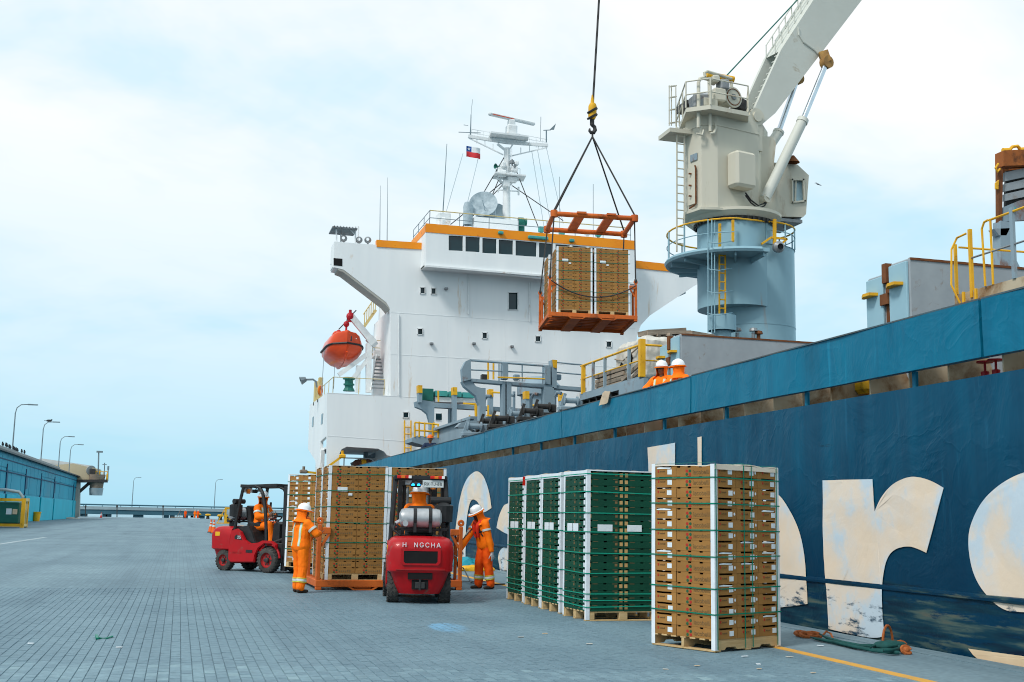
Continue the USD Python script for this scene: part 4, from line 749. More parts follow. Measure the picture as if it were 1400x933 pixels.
# lifeboat: enclosed hull and canopy, bow to the camera
def lifeboat():
    C = P(467, 478, 4.4); t = thing('lifeboat', 'orange enclosed lifeboat hanging from white davits above the stern deck', 'lifeboat', C)
    L, Wd = 5.6, 1.22; n = 17; ys = np.linspace(-L/2, L/2, n)
    fy = lambda y: (1-abs(2*y/L)**5.0)**.5*.996+.004
    sh = lambda y: .18*abs(2*y/L)**2.5-.1
    def skin(prof, nm, mt):
        V = []; 
        for y in ys:
            k = fy(y); V.append([(px*Wd*k, y*(1+.04*pz), .84*pz*(1 if pz > 0 else (.55+.45*k))+sh(y)) for px, pz in prof])
        V = np.array(V); m = V.shape[1]; i = np.arange(n*m).reshape(n, m)
        F = np.concatenate([np.c_[i[:-1, :-1].ravel(), i[1:, :-1].ravel(), i[1:, 1:].ravel()], np.c_[i[:-1, :-1].ravel(), i[1:, 1:].ravel(), i[:-1, 1:].ravel()]])
        return obj(nm, (V.reshape(-1, 3), F), M[mt], t, s=50)
    skin([(1, 0), (.98, -.35), (.80, -.75), (.45, -1.12), (.06, -1.28), (-.06, -1.28), (-.45, -1.12), (-.80, -.75), (-.98, -.35), (-1, 0)], 'boat_hull', 'boat_orange')
    skin([(1, 0), (.95, .35), (.84, .78), (.70, .92), (.3, 1.0), (-.3, 1.0), (-.70, .92), (-.84, .78), (-.95, .35), (-1, 0)], 'boat_canopy', 'boat_orange')
    g = [( s*Wd*fy(y)*1.03, y, sh(y)) for s, yy in ((1, ys), (-1, ys[::-1])) for y in yy]
    obj('rubbing_strake', MB().path(g+g[:1], .07, 6), M['black_plastic'], t)
    obj('keel', MB().path([(0, y, -1.09*(.55+.45*fy(y))+sh(y)) for y in ys], .07, 6), M['boat_orange'], t)
    obj('hatch', MB().box((.10, -L*.462, .40), (.42, .3, .38), .03), M['window_dark'], t)
    for x in (-.45, .62): obj('mark', MB().box((x*.85, -L*.452, .42), (.26, .1, .06)), M['label_white'], t)
    obj('conning_tower', MB().box((-.2, .6, 1.05), (.8, 1.0, .45), .12), M['boat_orange'], t)
    for y in (-2.0, 2.0): obj('lifting_hook', MB().tube((0, y, .7), (.0, y, 1.6), .07, 6).ell((0, y, 1.45), (.2, .2, .22)), M['red_valve'], t)
    obj('fall_wire', MB().tube((0, -2.0, 1.7), (.6, -2.2, 2.4), .04, 5).tube((0, 2, 1.7), (.6, 2.2, 2.4), .04, 5), M['dark_steel'], t)
    obj('grab_line', MB().tube((-1.24, -.6, .05), (-1.3, -.6, -3.2), .02, 4).tube((-.5, -.6, -1.2), (-.5, -.6, -2.8), .02, 4), M['bridge_light'], t)
lifeboat()
p = P(433, 536, 6.2); obj('lifebuoy', MB().lathe([(.28+.09*math.cos(a), .09*math.sin(a)) for a in np.linspace(0, 2*math.pi, 9)], (SX-.05, p[1], p[2]+.1), (1, -.5, 0), n=18), M['lamp_amber'], '/World', s=40, label='orange lifebuoy hung on the rail of the boat deck', cat='lifebuoy')
for px, py in ((431.5, 533), (437, 528)): q0 = atx(px, py, SX+.1); obj('rail_locker', MB().box2((SX, q0[1]-.3, q0[2]-1.2), (SX+.3, q0[1]+.3, q0[2]+.6), .03), M['pale_yellow'], ship, w=True)
def flood(name, a, b, Y, head):
    p, q0 = aty(*a, Y), aty(*b, Y); g = obj(name, MB().beam(p, q0, .14, .14), M['safety_yellow'], ship, w=True)
    obj('lamp_head', MB().box(q0, head, .06).tube(q0, q0+np.array([0, 0, .35]), .09, 8), M['old_wood'] if name == 'flood_arm' else M['safety_yellow'], g, w=True)
flood('flood_arm', (440, 648), (415, 645), YS+4, (.5, .35, .25)); flood('boom_arm', (446, 640), (468, 624), YS-.5, (.4, .4, .25))
q0 = P(412, 520, 7); obj('deck_lamp_arm', MB().path([P(433, 530, 7), P(432, 522, 7), P(428, 519, 7), P(413, 519.5, 7)], .07, 6).lathe([(.3, 0), (.16, .4)], P(411, 521, 7), (1, 0, .4), n=8), M['pole_grey'], ship, w=True)
# mooring deck seen through the arch
rail('mooring_rail', [(SX+1.5, YS+4, 3.05), (SX+9, YS+4, 3.05)], M['white_metal'], ship, h=2.2, rows=(1, .75, .5, .25), step=1.2, r=.045)
md = MB().beam(A(480, 636, YS+5), A(524, 618, YS+5), .15, .3).beam(A(500, 640, YS+6), A(500, 614, YS+6), .3, .3).beam(A(515, 640, YS+6), A(515, 614, YS+6), .25, .3); obj('mooring_frame', md, M['ship_grey'], ship, w=True)
for px, mt in ((497, 'safety_yellow'), (503, 'deck_red'), (490, 'deck_red')): obj('mooring_gear', MB().ell(A(px, 635, YS+2), (.4, .4, .35)), M[mt], ship, w=True)

# ------------------------------------------------------------------ cell guide frames between deckhouse and crane
YF1, YF2 = atx(570, 550, 10.0)[1], atx(634, 520, 10.0)[1]
f1 = lambda px, py, d=0: aty(px, py, YF1+d); f2 = lambda px, py, d=0: aty(px, py, YF2+d)
c3 = cr(4.242, 540, 460)
fr2 = obj('lashing_frame', MB().ploty(c3((390, 262), (440, 250), (470, 290), (500, 300), (526, 300), (526, 560), (490, 552), (490, 400), (470, 345), (405, 292)), YF2, .35).ploty(c3((440, 245), (1110, 298), (1110, 318), (1040, 312), (440, 262)), YF2-.05, .5).ploty(c3((395, 262), (388, 190), (410, 145), (440, 132), (442, 250)), YF2-.08, .3), M['ship_grey'], ship, w=True)
for q in (c3((627, 155), (657, 158), (657, 250), (627, 247)), c3((650, 262), (676, 264), (676, 520), (650, 525)), c3((625, 262), (640, 263), (640, 515), (625, 510)), c3((871, 168), (903, 168), (903, 280), (871, 275)), c3((866, 290), (922, 295), (922, 460), (866, 465)), c3((908, 138), (940, 140), (938, 300), (914, 300))):
    obj('frame_post', MB().ploty(q, YF2-.12, .4), M['ship_grey'], fr2, w=True)
obj('post_cap', MB().ploty(c3((913, 136), (941, 138), (938, 186), (920, 180)), YF2-.16, .45), M['safety_yellow'], fr2, w=True)
obj('deck_arch', MB().ploty(c3((360, 525), (385, 500), (420, 490), (520, 490), (640, 505), (640, 525), (520, 520), (518, 570), (480, 570), (460, 545), (430, 530), (370, 530)), YF2-.4, .5), M['ship_grey'], fr2, w=True)
obj('yellow_box', MB().ploty(c3((462, 530), (484, 530), (486, 570), (462, 568)), YF2-.2, .5), M['safety_yellow'], fr2, w=True)
r2 = MB()
for a, b in (((440, 140), (870, 172)), ((440, 195), (870, 214)), ((940, 152), (1110, 168)), ((940, 210), (1110, 225))): r2.tube(f2(*c3(a)[0]), f2(*c3(b)[0]), .03 if a[1] > 150 else .045, 6)
for x in (603, 738): r2.tube(f2(*c3((x, 160))[0]), f2(*c3((x, 262))[0]), .03, 5)
obj('frame_rail', r2, M['ship_grey'], fr2, w=True)
y2 = MB()
for x in (540, 571): y2.tube(f2(*c3((x, 150))[0], 1.2), f2(*c3((x, 250))[0], 1.2), .04, 5)
y2.tube(f2(*c3((596, 238))[0], -.2), f2(*c3((870, 248))[0], -.2), .03, 5); obj('yellow_rail', y2, M['safety_yellow'], fr2, w=True)
for x in (515, 703, 945): obj('lashing_bin', MB().box(f2(*c3((x, 238))[0], .6), (.22, .25, .22), .03), M['dark_steel'] if x == 515 else M['ship_grey'], fr2, w=True)
fr1 = obj('lashing_frame', MB().ploty(c3((118, 380), (160, 370), (228, 380), (228, 585), (204, 590), (204, 500), (190, 450), (160, 425), (122, 410)), YF1, .4).ploty(c3((228, 385), (890, 430), (890, 447), (228, 412)), YF1, .5), M['ship_grey'], ship, w=True)
for k, x in enumerate((148, 350, 560, 769, 975)):
    y = 283+k*11.5
    obj('frame_post', MB().ploty(c3((x-12, y+40), (x+10, y+40), (x+8, y+(100 if k == 0 else 260-k*22)), (x-10, y+(100 if k == 0 else 258-k*22))), YF1-.25, .4), M['ship_grey'], fr1, w=True)
    obj('post_cap', MB().ploty(c3((x-13, y), (x+11, y+1), (x+11, y+46), (x-12, y+44)), YF1-.3, .45), M['safety_yellow'], fr1, w=True)
obj('green_locker', MB().ploty(c3((160, 302), (224, 305), (222, 375), (160, 370)), YF1+.3, 1.2), M['machine_green'], fr1, w=True)
for a, b, y in ((235, 304, 315), (316, 386, 319), (394, 462, 324)): obj('teal_lid', MB().ploty(c3((a, y), (b, y+3), (b, y+33), (a, y+30)), YF1+.3, 1.0), M['teal_paint'], fr1, w=True)
obj('white_bin', MB().ploty(c3((232, 350), (480, 362), (480, 385), (232, 380)), YF1+.4, 1.0), M['white_metal'], fr1, w=True)
y1 = MB()
for a, b in (((250, 315), (252, 380)), ((225, 500), (225, 580)), ((395, 390), (470, 395)), ((465, 390), (468, 490)), ((540, 400), (540, 460)), ((430, 460), (445, 480)), ((790, 400), (870, 405)), ((780, 452), (870, 458)), ((475, 395), (478, 485)), ((530, 460), (600, 462)), ((620, 325), (640, 500)), ((560, 325), (650, 330))): y1.tube(f1(*c3(a)[0], -.4), f1(*c3(b)[0], -.4), .045, 5)
obj('yellow_rail', y1, M['safety_yellow'], fr1, w=True)
obj('side_platform', MB().ploty(c3((98, 590), (132, 576), (270, 590), (270, 640), (160, 630), (98, 612)), YF1-1.5, 1.6), M['ship_grey'], fr1, w=True)
y1 = MB()
for a, b in (((115, 500), (255, 512)), ((118, 545), (255, 555)), ((115, 500), (115, 585)), ((140, 495), (140, 585)), ((172, 500), (172, 585)), ((218, 505), (218, 590)), ((250, 510), (250, 590))): y1.tube(f1(*c3(a)[0], -1.5), f1(*c3(b)[0], -1.5), .04, 5)
obj('yellow_rail', y1, M['safety_yellow'], fr1, w=True)
obj('frame_window', MB().ploty(c3((238, 447), (272, 448), (272, 486), (238, 485)), YF1+3, .1), M['window_dark'], fr1, w=True)
for q in (c3((318, 415), (335, 416), (335, 545), (318, 545)), c3((625, 400), (648, 402), (648, 500), (625, 500))): obj('frame_post', MB().ploty(q, YF1+1.0, .4), M['ship_grey'], fr1, w=True)
obj('ventilator', MB().tube(f1(*c3((833, 405))[0], 4), f1(*c3((833, 340))[0], 4), .9, 14).lathe([(1.1, 0), (1.1, .5), (.7, .9)], f1(*c3((833, 345))[0], 4), n=14), M['ship_grey'], ship, w=True, s=40)
obj('winch_gear', MB().ploty(c3((660, 505), (700, 470), (760, 440), (800, 460), (815, 480), (740, 500), (680, 520)), YF2+2, .8).tube(f2(*c3((690, 500))[0], 2), f2(*c3((690, 320))[0], 2), .06, 6), M['ship_grey'], ship, w=True)
# hatch coamings along the deck
yh_, zh_ = atx(594, 600, SX+1.75)[1], atx(632, 578, SX+1.75)[2]
obj('hatch_coaming', MB().box2((SX+1.75, YF2+1.2, 3.05), (SX+23, yh_, zh_)).box2((SX+1.6, YF2+1.2, zh_), (SX+23.1, yh_, zh_+.1)), M['ship_grey'], ship, w=True)
obj('hatch_coaming', MB().box2((SX+2.2, 27.2, 3.05), (SX+23, YF2-1, 4.6)), M['dark_steel'], ship, w=True)  # dark material: shade below the side platform put into the coaming colour
# machinery half seen over the bulwark, plate seams and pipes on the deckhouse front
rq = random.Random(17)
for k, (px, py, dy) in enumerate(((648, 583, 1.5), (668, 576, 2.2), (684, 572, 1.0), (706, 566, 2.6), (724, 562, 1.2), (742, 556, 2.0), (780, 548, .8))):
    c = f2(px, py, -3.0+dy); obj('deck_machinery', MB().tube(c+np.array([-.25, 0, 0]), c+np.array([.25, 0, 0]), .10, 12).lathe([(.0, 0), (.17, .02), (.17, .06), (0, .07)], c+np.array([-.28, 0, 0]), (1, 0, 0), n=14).lathe([(.0, 0), (.17, .02), (.17, .06), (0, .07)], c+np.array([.22, 0, 0]), (1, 0, 0), n=14).box(c+np.array([.42, .1, -.05]), (.24, .3, .3), .04).beam(c+np.array([-.5, 0, -.6]), c+np.array([-.2, 0, .25]), .08, .1).box(c-np.array([0, 0, .3]), (.9, .4, .14), .02), M['dark_steel'] if k % 3 else M['ship_grey'], ship, w=True)
for k in range(4): c = f2(662+k*32, 548-k*1.5, 1.0); obj('vent_pipe', MB().path([c-np.array([0, 0, 2.2]), c, c+np.array([.08, -.1, .18]), c+np.array([.2, -.25, .14])], .07, 8), M['ship_grey'], ship, w=True, s=40)
for px, a, b in ((612, 437, 545), (690, 430, 552), (768, 436, 470), (820, 445, 500)): obj('plate_seam', MB().beam(A(px, a, YS), A(px+.4, b, YS), .022, .018, up=(0, 1, 0)), M['white_paint'], sup, w=True)
for px, a, b in ((545, 430, 540), (640, 376, 430), (724, 386, 440)): obj('drain_pipe', MB().tube(A(px, a, YS-.08), A(px+.3, b, YS-.08), .045, 6), M['white_metal'], sup, w=True)
for px, py in ((648, 470), (700, 474), (590, 470), (610, 395), (740, 405)): obj('deck_light', MB().box(A(px, py, YS-.12), (.24, .2, .16), .03), M['grey_steel'], sup, w=True)
# ------------------------------------------------------------------ working platform with rail, timber and wrapped cargo
XP = 10.6
x_ = lambda px, py, d=0: atx(px, py, XP+d)
ya, yb = x_(794, 538)[1], x_(876, 516)[1]; zp = x_(876, 516)[2]
plat = obj('side_platform', MB().box2((XP, yb, zp-.16), (XP+1.9, ya, zp)).box2((XP-.03, yb, zp-.17), (XP+.05, ya, zp+.02)).box2((XP, yb-.02, zp-2.2), (XP+3.2, yb+.05, zp)), M['ship_grey'], ship, w=True)
for k in range(9): y = yb+(ya-yb)*k/8; obj('joist', MB().box2((XP+.06, y-.04, zp-.30), (XP+1.85, y+.04, zp-.16)), M['dark_steel'], plat, w=True)
obj('bracket', MB().plotx([(846, 527), (880, 517), (880, 536), (846, 547)], XP-.06, .12), M['ship_grey'], plat, w=True)
rl = MB(); hgt = .80
rl.tube((XP, ya, zp+hgt), (XP, yb, zp+hgt), .03, 6).tube((XP, ya, zp+.42), (XP, yb, zp+.42), .018, 6).tube((XP, yb, zp+hgt), (XP+.55, yb, zp+hgt), .03, 6).tube((XP, yb, zp+.42), (XP+.7, yb, zp+.42), .02, 6)
obj('top_rail', rl, M['safety_yellow'], plat, w=True)
for px, mt, wdt in ((797.5, 'safety_yellow', .1), (811, 'ship_grey', .07), (827, 'ship_grey', .07), (860, 'ship_grey', .07), (877.5, 'safety_yellow', .14)):
    y = x_(px, 520)[1]; obj('rail_post', MB().box2((XP-wdt/2, y-wdt/2, zp), (XP+wdt/2, y+wdt/2, zp+hgt+(.12 if wdt > .12 else 0))), M[mt], plat, w=True)
def timber_stack(name, label, x0, y0, y1, z, n, rows, L=None):
    t = thing(name, label, 'timber', (x0, (y0+y1)/2, z)); r = random.Random(3)
    for j in range(rows):
        for i in range(n):
            w_ = .22; obj('plank', MB().box((.14+i*.24+r.uniform(-.03, .03), r.uniform(-.2, .2), .06+j*.125), (w_, (y1-y0)*r.uniform(.75, 1.0), .1), .01, rz=r.uniform(-2, 2)), M['old_wood'], t)
timber_stack('timber_stack', 'stack of weathered planks lying on the side platform behind its rail', XP+.15, yb+1.6, ya-.4, zp, 5, 4)
def tarp():
    p = x_(856, 512, .2); t = thing('wrapped_cargo', 'torn off white tarpaulin wrapped around cargo on the side platform', 'wrapped cargo', (p[0]+.55, p[1], zp))
    w0 = atx(832, 500, XP+.3)[1]-atx(872, 500, XP+.3)[1]
    v, f = sub(MB().add(chbox(1.0, w0*.95, 1.10, .12), None, (0, 0, .57)), .07)
    b = meshkit.fbm(v*1.7, 4, 11)-.5; r = meshkit.fbm(v*np.array([4.5, 4.5, 1.2]), 3, 4)-.5
    d = v-np.array([0, 0, .5]); d /= np.linalg.norm(d, axis=1)[:, None]; v = v+d*(b*.22+r*.14)[:, None]; v[:, 2] = np.maximum(v[:, 2], .0)
    obj('tarpaulin', (v, f), M['tarp_white'], t, s=60)
    for y, z, s in ((w0*.22, .50, .11), (-w0*.08, .66, .15)): obj('tear', noisy(sub(MB().ell((-.49, y, z), (.05, s*.6, s), 2), .1), .03, 6), M['black_matte'], t)
    obj('lashing_rope', MB().path([(-.52, w0*.42, .75), (-.56, w0*.1, .62), (-.54, -w0*.4, .85)], .02, 5), M['old_wood'], t)
    obj('plank', MB().beam((-.58, w0*.1, .12), (-.58, -w0*.5, .40), .05, .10).beam((-.58, w0*.0, .0), (-.58, -w0*.5, .22), .05, .08), M['old_wood'], t)
tarp()
# folded hatch covers: two panels on edge with a dark gap between
def hatch(name, label, cx_, ytop, x, xend, gapw, pw, zlow, detail):
    p = atx(cx_, ytop, x); zt = p[2]; y0 = p[1]
    t = thing(name, label, 'hatch cover', (x, y0, zlow))
    for k, y in enumerate((y0, y0+pw+gapw)):
        obj('cover_panel', MB().box2((x+.03, y, zlow), (xend, y+pw, zt-(0.0 if k == 0 else .12)), .02), M['hatch_grey'], t, w=True)
        obj('end_plate', MB().box2((x-.02, y+.02, zlow), (x+.028, y+pw-.02, zt-.05-(0 if k == 0 else .12)), .01), M['hatch_blue'], t, w=True)
    obj('hinge_gap', MB().box2((x+.03, y0+pw, zlow), (xend-.1, y0+pw+gapw, zt-.08)), M['rusty_brown'], t, w=True)
    obj('hinge', MB().box2((x-.05, y0+pw-.02, zt-.66), (x+.1, y0+pw+gapw+.06, zt-.48)), M['rusty_brown'], t, w=True)
    obj('hinge', MB().box2((x-.04, y0+pw+.02, zt-.3), (x+.08, y0+pw+gapw, zt+.02)), M['rusty_brown'], t, w=True)
    for k, y in enumerate((y0+.15, y0+pw+gapw+.2)): obj('yellow_stop', MB().ext([(0, 0), (-.15, .03), (-.15, .22), (-.06, pw*.75), (0, pw*.8)], .05, (x-.02, y-.05, zt-.42-.05*k), (1, 0, 0), (0, 1, 0)), M['safety_yellow'], t, w=True)
    for dz in (1.0, 1.5):
        obj('lug', MB().box2((x-.06, y0+pw-.22, zt-dz), (x-.02, y0+pw-.1, zt-dz-.1)), M['rusty_brown'], t, w=True)
    if detail:
        obj('weld_plate', MB().box2((x-.045, y0+.28, zlow), (x-.02, y0+.48, zt-1.15), .01), M['hatch_blue'], t, w=True)
        obj('rust_plate', MB().box2((x-.05, y0+pw+.0, zlow), (x-.02, y0+pw+gapw+.12, zt-1.35)), M['rusty_brown'], t, w=True)
    obj('edge_angle', MB().box2((x+.05, y0-.015, zt-.03), (xend-.1, y0+.05, zt+.008)), M['rusty_brown'], t, w=True)
    return y0, zt
hatch('folded_hatch_cover', 'grey folded hatch cover on edge in front of the crane column', 929, 456.5, 10.9, 22.5, .14, .50, 3.0, False)
hatch('folded_hatch_cover', 'grey folded hatch cover with pale blue end and yellow stops, nearest the right edge', 1240.5, 352.5, 10.9, 15.2, .14, .52, 3.0, True)
# rough timber rack between platform and hatch cover
def rack():
    Y = atx(885, 470, 12.2)[1]; t = thing('timber_rack', 'grey weathered timber rack of boards beside the folded hatch cover', 'timber', aty(905, 520, Y)); g = lambda px, py, d=0: aty(px, py, Y+d)
    for q in (((881, 454), (887, 454), (888, 511), (882, 512)), ((888, 456), (893, 456), (893, 511), (888, 511)), ((898, 458), (901, 458), (903, 490), (900, 490))):
        obj('board', MB().ploty(q, Y, .12), M['old_wood'], t, w=True)
    for a, b in (((879, 455), (931, 452)), ((879, 457.5), (938, 455.5)), ((890, 459), (908, 475)), ((905, 458), (915, 468)), ((889, 480), (906, 497)), ((938, 456), (968, 461)), ((930, 459), (985, 464))): obj('board', MB().beam(g(*a, .2), g(*b, .5), .5, .09), M['old_wood'], t, w=True)
    for k in range(4): obj('sack', noisy(sub(MB().ell(g(889+k*5, 503-2*(k % 2), .8), (.24, .25, .2), 2), .2), .05, 4), M['dark_steel'], t, w=True)
rack()
obj('cardboard_piece', MB().add(noisy(sub(MB().ext([(0, 0), (.52, .02), (.66, .26), (.36, .3), (.2, .27)], .012, (0, 0, 0), (0, -1, 0), (0, 0, 1)), .15), .02, 4), None, atx(820, 555, SX-.06)), M['paper'], '/World', label='loose piece of cardboard stuck on the bulwark edge', cat='cardboard')
# ------------------------------------------------------------------ raised platform with yellow rails at the right edge
XR = 10.3
r_ = lambda px, py, d=0: atx(px, py, XR+d)
pr = r_(1305, 404); yr0 = pr[1]; zr_ = pr[2]
rp = obj('ramp_platform', MB().box2((XR, 4.5, zr_-.42), (XR+2.2, yr0, zr_)), M['stay_rust'], ship, w=True)
def yr(px): return r_(px, 395)[1]
m = MB(); H1 = 1.0
for y in (yr(1308), yr(1330)): m.tube((XR, y, zr_), (XR, y, zr_+.78 if y > yr(1320) else zr_+.9), .017, 6)
obj('rail_post', MB().box2((XR-.018, yr(1308)-.018, zr_), (XR+.018, yr(1308)+.018, zr_+.72)), M['safety_yellow'], rp, w=True)
obj('rail_post', MB().box2((XR-.022, yr(1329)-.022, zr_-.1), (XR+.022, yr(1329)+.022, zr_+.86)), M['safety_yellow'], rp, w=True)
obj('ladder_hoop', MB().path([(XR-.05, yr(1324), zr_-.35), (XR-.18, yr(1316), zr_+.1), (XR-.12, yr(1313), zr_+.62), (XR-.06, yr(1316), zr_+.78), (XR, yr(1324), zr_+.82)], .015, 6), M['safety_yellow'], rp, w=True)
obj('rail_loop', MB().path([(XR-.02, yr(1349), zr_), (XR-.02, yr(1347.5), zr_+.8), (XR-.02, yr(1351), zr_+.88), (XR-.02, yr(1356), zr_+.89)], .016, 6), M['safety_yellow'], rp, w=True)
obj('rail_post', MB().tube((XR, yr(1358), zr_), (XR, yr(1358), zr_+.9), .017, 6), M['safety_yellow'], rp, w=True)
obj('top_rail', MB().tube((XR, yr(1356), zr_+.89), (XR, 5, zr_+.95), .016, 6).tube((XR, yr(1313), zr_+.66), (XR+2.1, yr(1313)-.3, zr_+.62), .015, 6).tube((XR+2.1, yr(1330), zr_+.62), (XR+2.1, 5, zr_+.62), .025, 6), M['safety_yellow'], rp, w=True)
obj('middle_rail', MB().tube((XR, yr(1330), zr_+.45), (XR, 5, zr_+.48), .015, 5), M['grey_steel'], rp, w=True)
for px in (1388, 1420): obj('rail_post', MB().box2((XR-.02, yr(px)-.03, zr_), (XR+.02, yr(px)+.03, zr_+.95)), M['ship_grey'], rp, w=True)
ladder('yellow_ladder', (XR-.1, yr(1334), 2.4), (XR-.1, yr(1334), zr_-.02), .26, M['safety_yellow'], rp, side=(0, 1, 0))
# rack and frame stacked above, cut by the picture's edge
Yk = atx(1362, 280, 13.2)[1]; k_ = lambda px, py, d=0: aty(px, py, Yk+d)
t = thing('frame_rack', 'rusty orange brown steel rack holding grey panels high at the right edge', 'rack', k_(1372, 400)); sx = 1.0
obj('stand_post', MB().beam(k_(1371, 420), k_(1371, 305), .24, .2).ploty([(1359, 313), (1381, 312), (1376, 322), (1366, 322)], Yk-.1, .15).beam(k_(1376, 350), k_(1398, 395), .16, .16).beam(k_(1374, 365), k_(1392, 392), .07, .07), M['ship_grey'], t, w=True)
obj('corner_post', MB().ploty([(1365, 228), (1371.5, 228), (1370, 304), (1365.5, 304)], Yk-.05, .08), M['rusty_brown'], t, w=True)
obj('head_beam', MB().ploty([(1372, 206), (1500, 200), (1500, 222), (1372, 227)], Yk-.12, .22).ploty([(1376, 229), (1500, 230), (1500, 234), (1380, 233)], Yk+.4, .2), M['frame_rust'], t, w=True)
obj('yellow_lug', MB().tube(k_(1371, 206), k_(1380, 206), .045, 8).path([k_(1379, 207), k_(1384, 201), k_(1391, 200), k_(1397, 206)], .03, 6).tube(k_(1394, 206), k_(1402, 205), .05, 8), M['safety_yellow'], t, w=True)
for a, b in ((231, 245), (246.5, 259), (260.5, 272)): obj('grey_panel', MB().ploty([(1374, a+5), (1500, a-24), (1500, b-24), (1374, b+3)], Yk+.0, .06), M['hatch_grey'], t, w=True)
obj('base_box', MB().ploty([(1371, 284), (1395, 274), (1500, 258), (1500, 296), (1371, 303)], Yk-.02, .07), M['ship_grey'], t, w=True)
obj('rack_back', MB().ploty([(1376, 234), (1500, 215), (1500, 290), (1374, 300)], Yk+.12, .05), M['dark_steel'], t, w=True)
obj('blue_sticker', MB().ploty([(1384.5, 284), (1388.5, 283), (1388.5, 290), (1384.5, 291)], Yk-.04, .02), M['teal_paint'], t, w=True)
obj('shackle', MB().path([k_(1365, 224, -.1), k_(1361, 230, -.1), k_(1364, 235, -.1), k_(1367, 231, -.1)], .02, 6).ploty([(1362, 250), (1366, 246), (1365, 259), (1362, 258)], Yk-.08, .04), M['safety_yellow'], t, w=True)

# ================================================================== deck crane
YC = 39.5
def crane():
    c0 = aty(1030, 460, YC); X0, s = c0[0], FPX/((np.array([c0[0], YC, 6])-EYEP)@_f)
    Z = lambda y: aty(1018, y, YC-1.5)[2]
    t = thing('deck_crane', 'large deck crane with beige tower and boom on a pale blue column', 'crane', (X0, YC, 3.0)); o = lambda n, m, mt, par=None, **k: obj(n, m, M[mt], par or t, w=True, **k)
    R = 57/s; Xu = aty(1000, 350, YC)[0]; Ru = 51.5/s; Yu = YC-.3
    col = o('column', MB().lathe([(0, 3.0), (R, 3.0), (R, Z(331)-.02), (R+.03, Z(331)), (0, Z(331))], (X0, YC, 0), n=40), 'crane_blue', s=40)
    up = o('upper_column', MB().lathe([(0, Z(417)), (Ru, Z(417)), (Ru, Z(301)), (0, Z(301))], (Xu, Yu, 0), n=40), 'crane_blue', s=40)
    o('weld_seam', MB().lathe([(R+.012, Z(441)), (R+.012, Z(440))], (X0, YC, 0), n=40), 'crane_blue', col, s=40)
    o('slewing_ring', MB().lathe([(Ru+.06, Z(303)), (Ru+.10, Z(299)), (Ru+.06, Z(296)), (0, Z(296))], (Xu, Yu, 0), n=40), 'dark_steel', s=40)
    bo = MB()
    for k in range(44): a = 2*math.pi*k/44; bo.box((Xu+(Ru+.1)*math.cos(a), Yu+(Ru+.1)*math.sin(a), Z(300)), (.07, .07, .12))
    o('bolts', bo, 'dark_steel')
    # half round walkway on the left, rail all round
    Rw = 93/s; zw = Z(349)
    fl = [(Rw*math.cos(a), Rw*math.sin(a)) for a in np.radians(np.arange(88, 276, 8))]
    wk = o('walkway', MB().ext(fl, .14, (Xu, Yu, zw-.14), (1, 0, 0), (0, 1, 0)), 'crane_blue')
    for a in range(100, 272, 24): d = np.array([math.cos(math.radians(a)), math.sin(math.radians(a)), 0]); o('walkway_rib', MB().beam(np.array([Xu, Yu, zw-.24])+d*Ru, np.array([Xu, Yu, zw-.19])+d*(Rw-.1), .06, .2), 'crane_blue', wk)
    rim = np.radians(np.arange(90, 272, 7)); o('walkway_rim', MB().path([(Xu+Rw*math.cos(a), Yu+Rw*math.sin(a), zw-.07) for a in rim], .10, 6), 'crane_blue', wk)
    pts = [np.array([Xu+Rw*math.cos(a), Yu+Rw*math.sin(a), zw]) for a in np.radians(np.arange(90, 252, 9))]
    Rr = 58/s; pts2 = [np.array([X0+Rr*math.cos(a), YC+Rr*math.sin(a), Z(331)]) for a in np.radians(np.arange(262, 420, 10))]
    allp = pts+pts2; top = MB().path([p+np.array([0, 0, 1.05 if i < len(pts) else Z(301)-Z(331)]) for i, p in enumerate(allp)], .032, 6)
    o('walkway_rail', top, 'safety_yellow')
    mid = MB().path([p+np.array([0, 0, .55]) for p in pts], .02, 5).path([p+np.array([0, 0, .5]) for p in pts2], .02, 5)
    for p in pts[::3]: mid.tube(p, p+np.array([0, 0, 1.05]), .03, 5)
    for p in pts2[::3]: mid.tube(p, p+np.array([0, 0, Z(301)-Z(331)]), .03, 5)
    o('walkway_stanchions', mid, 'crane_blue')
    F = YC-R-.25; f = lambda px, py, d=0: aty(px, py, F+d)
    for px, y0, y1 in ((1002, 301, 331), (984, 306, 340)): o('yellow_post', MB().beam(f(px, y0), f(px, y1), .08, .08), 'safety_yellow')
    ladder('ladder', f(987.5, 434), f(987.5, 338), .23, M['safety_yellow'], t, r=.035, step=.3)
    cg = MB()
    for px in (968, 973, 977): cg.tube(f(px, 300, -.3), f(px, 455, -.3), .022, 5)
    for py in (330, 367, 398, 428): cg.path([f(967, py, -.1), f(972, py+2, -.55), f(983, py+3, -.75), f(994, py+1, -.45), f(1001, py, -.05)], .018, 5)
    o('ladder_cage', cg, 'crane_blue')
    o('base_pot', MB().lathe([(18.5/s, 0), (18.5/s, 20/s), (0, 20/s)], f(987, 453), n=24).lathe([(12/s, -.8), (12/s, 0)], f(987, 453), n=20), 'crane_blue', s=40)
    for px in (1008, 1030, 1037): o('vent_cap', MB().tube(f(px, 470), f(px, 455), .07, 8).lathe([(.16, 0), (.13, .1), (0, .14)], f(px, 453+(px > 1035)*4), n=10), 'grey_steel' if px < 1035 else 'rusty_brown')
    o('davit_bracket', MB().beam(f(1041, 334), f(1054, 325), .07, .07).beam(f(1054, 325), f(1076, 327), .07, .07).beam(f(1076, 327), f(1068, 334), .07, .07).beam(f(1059, 300), f(1059, 335), .10, .10), 'safety_yellow')
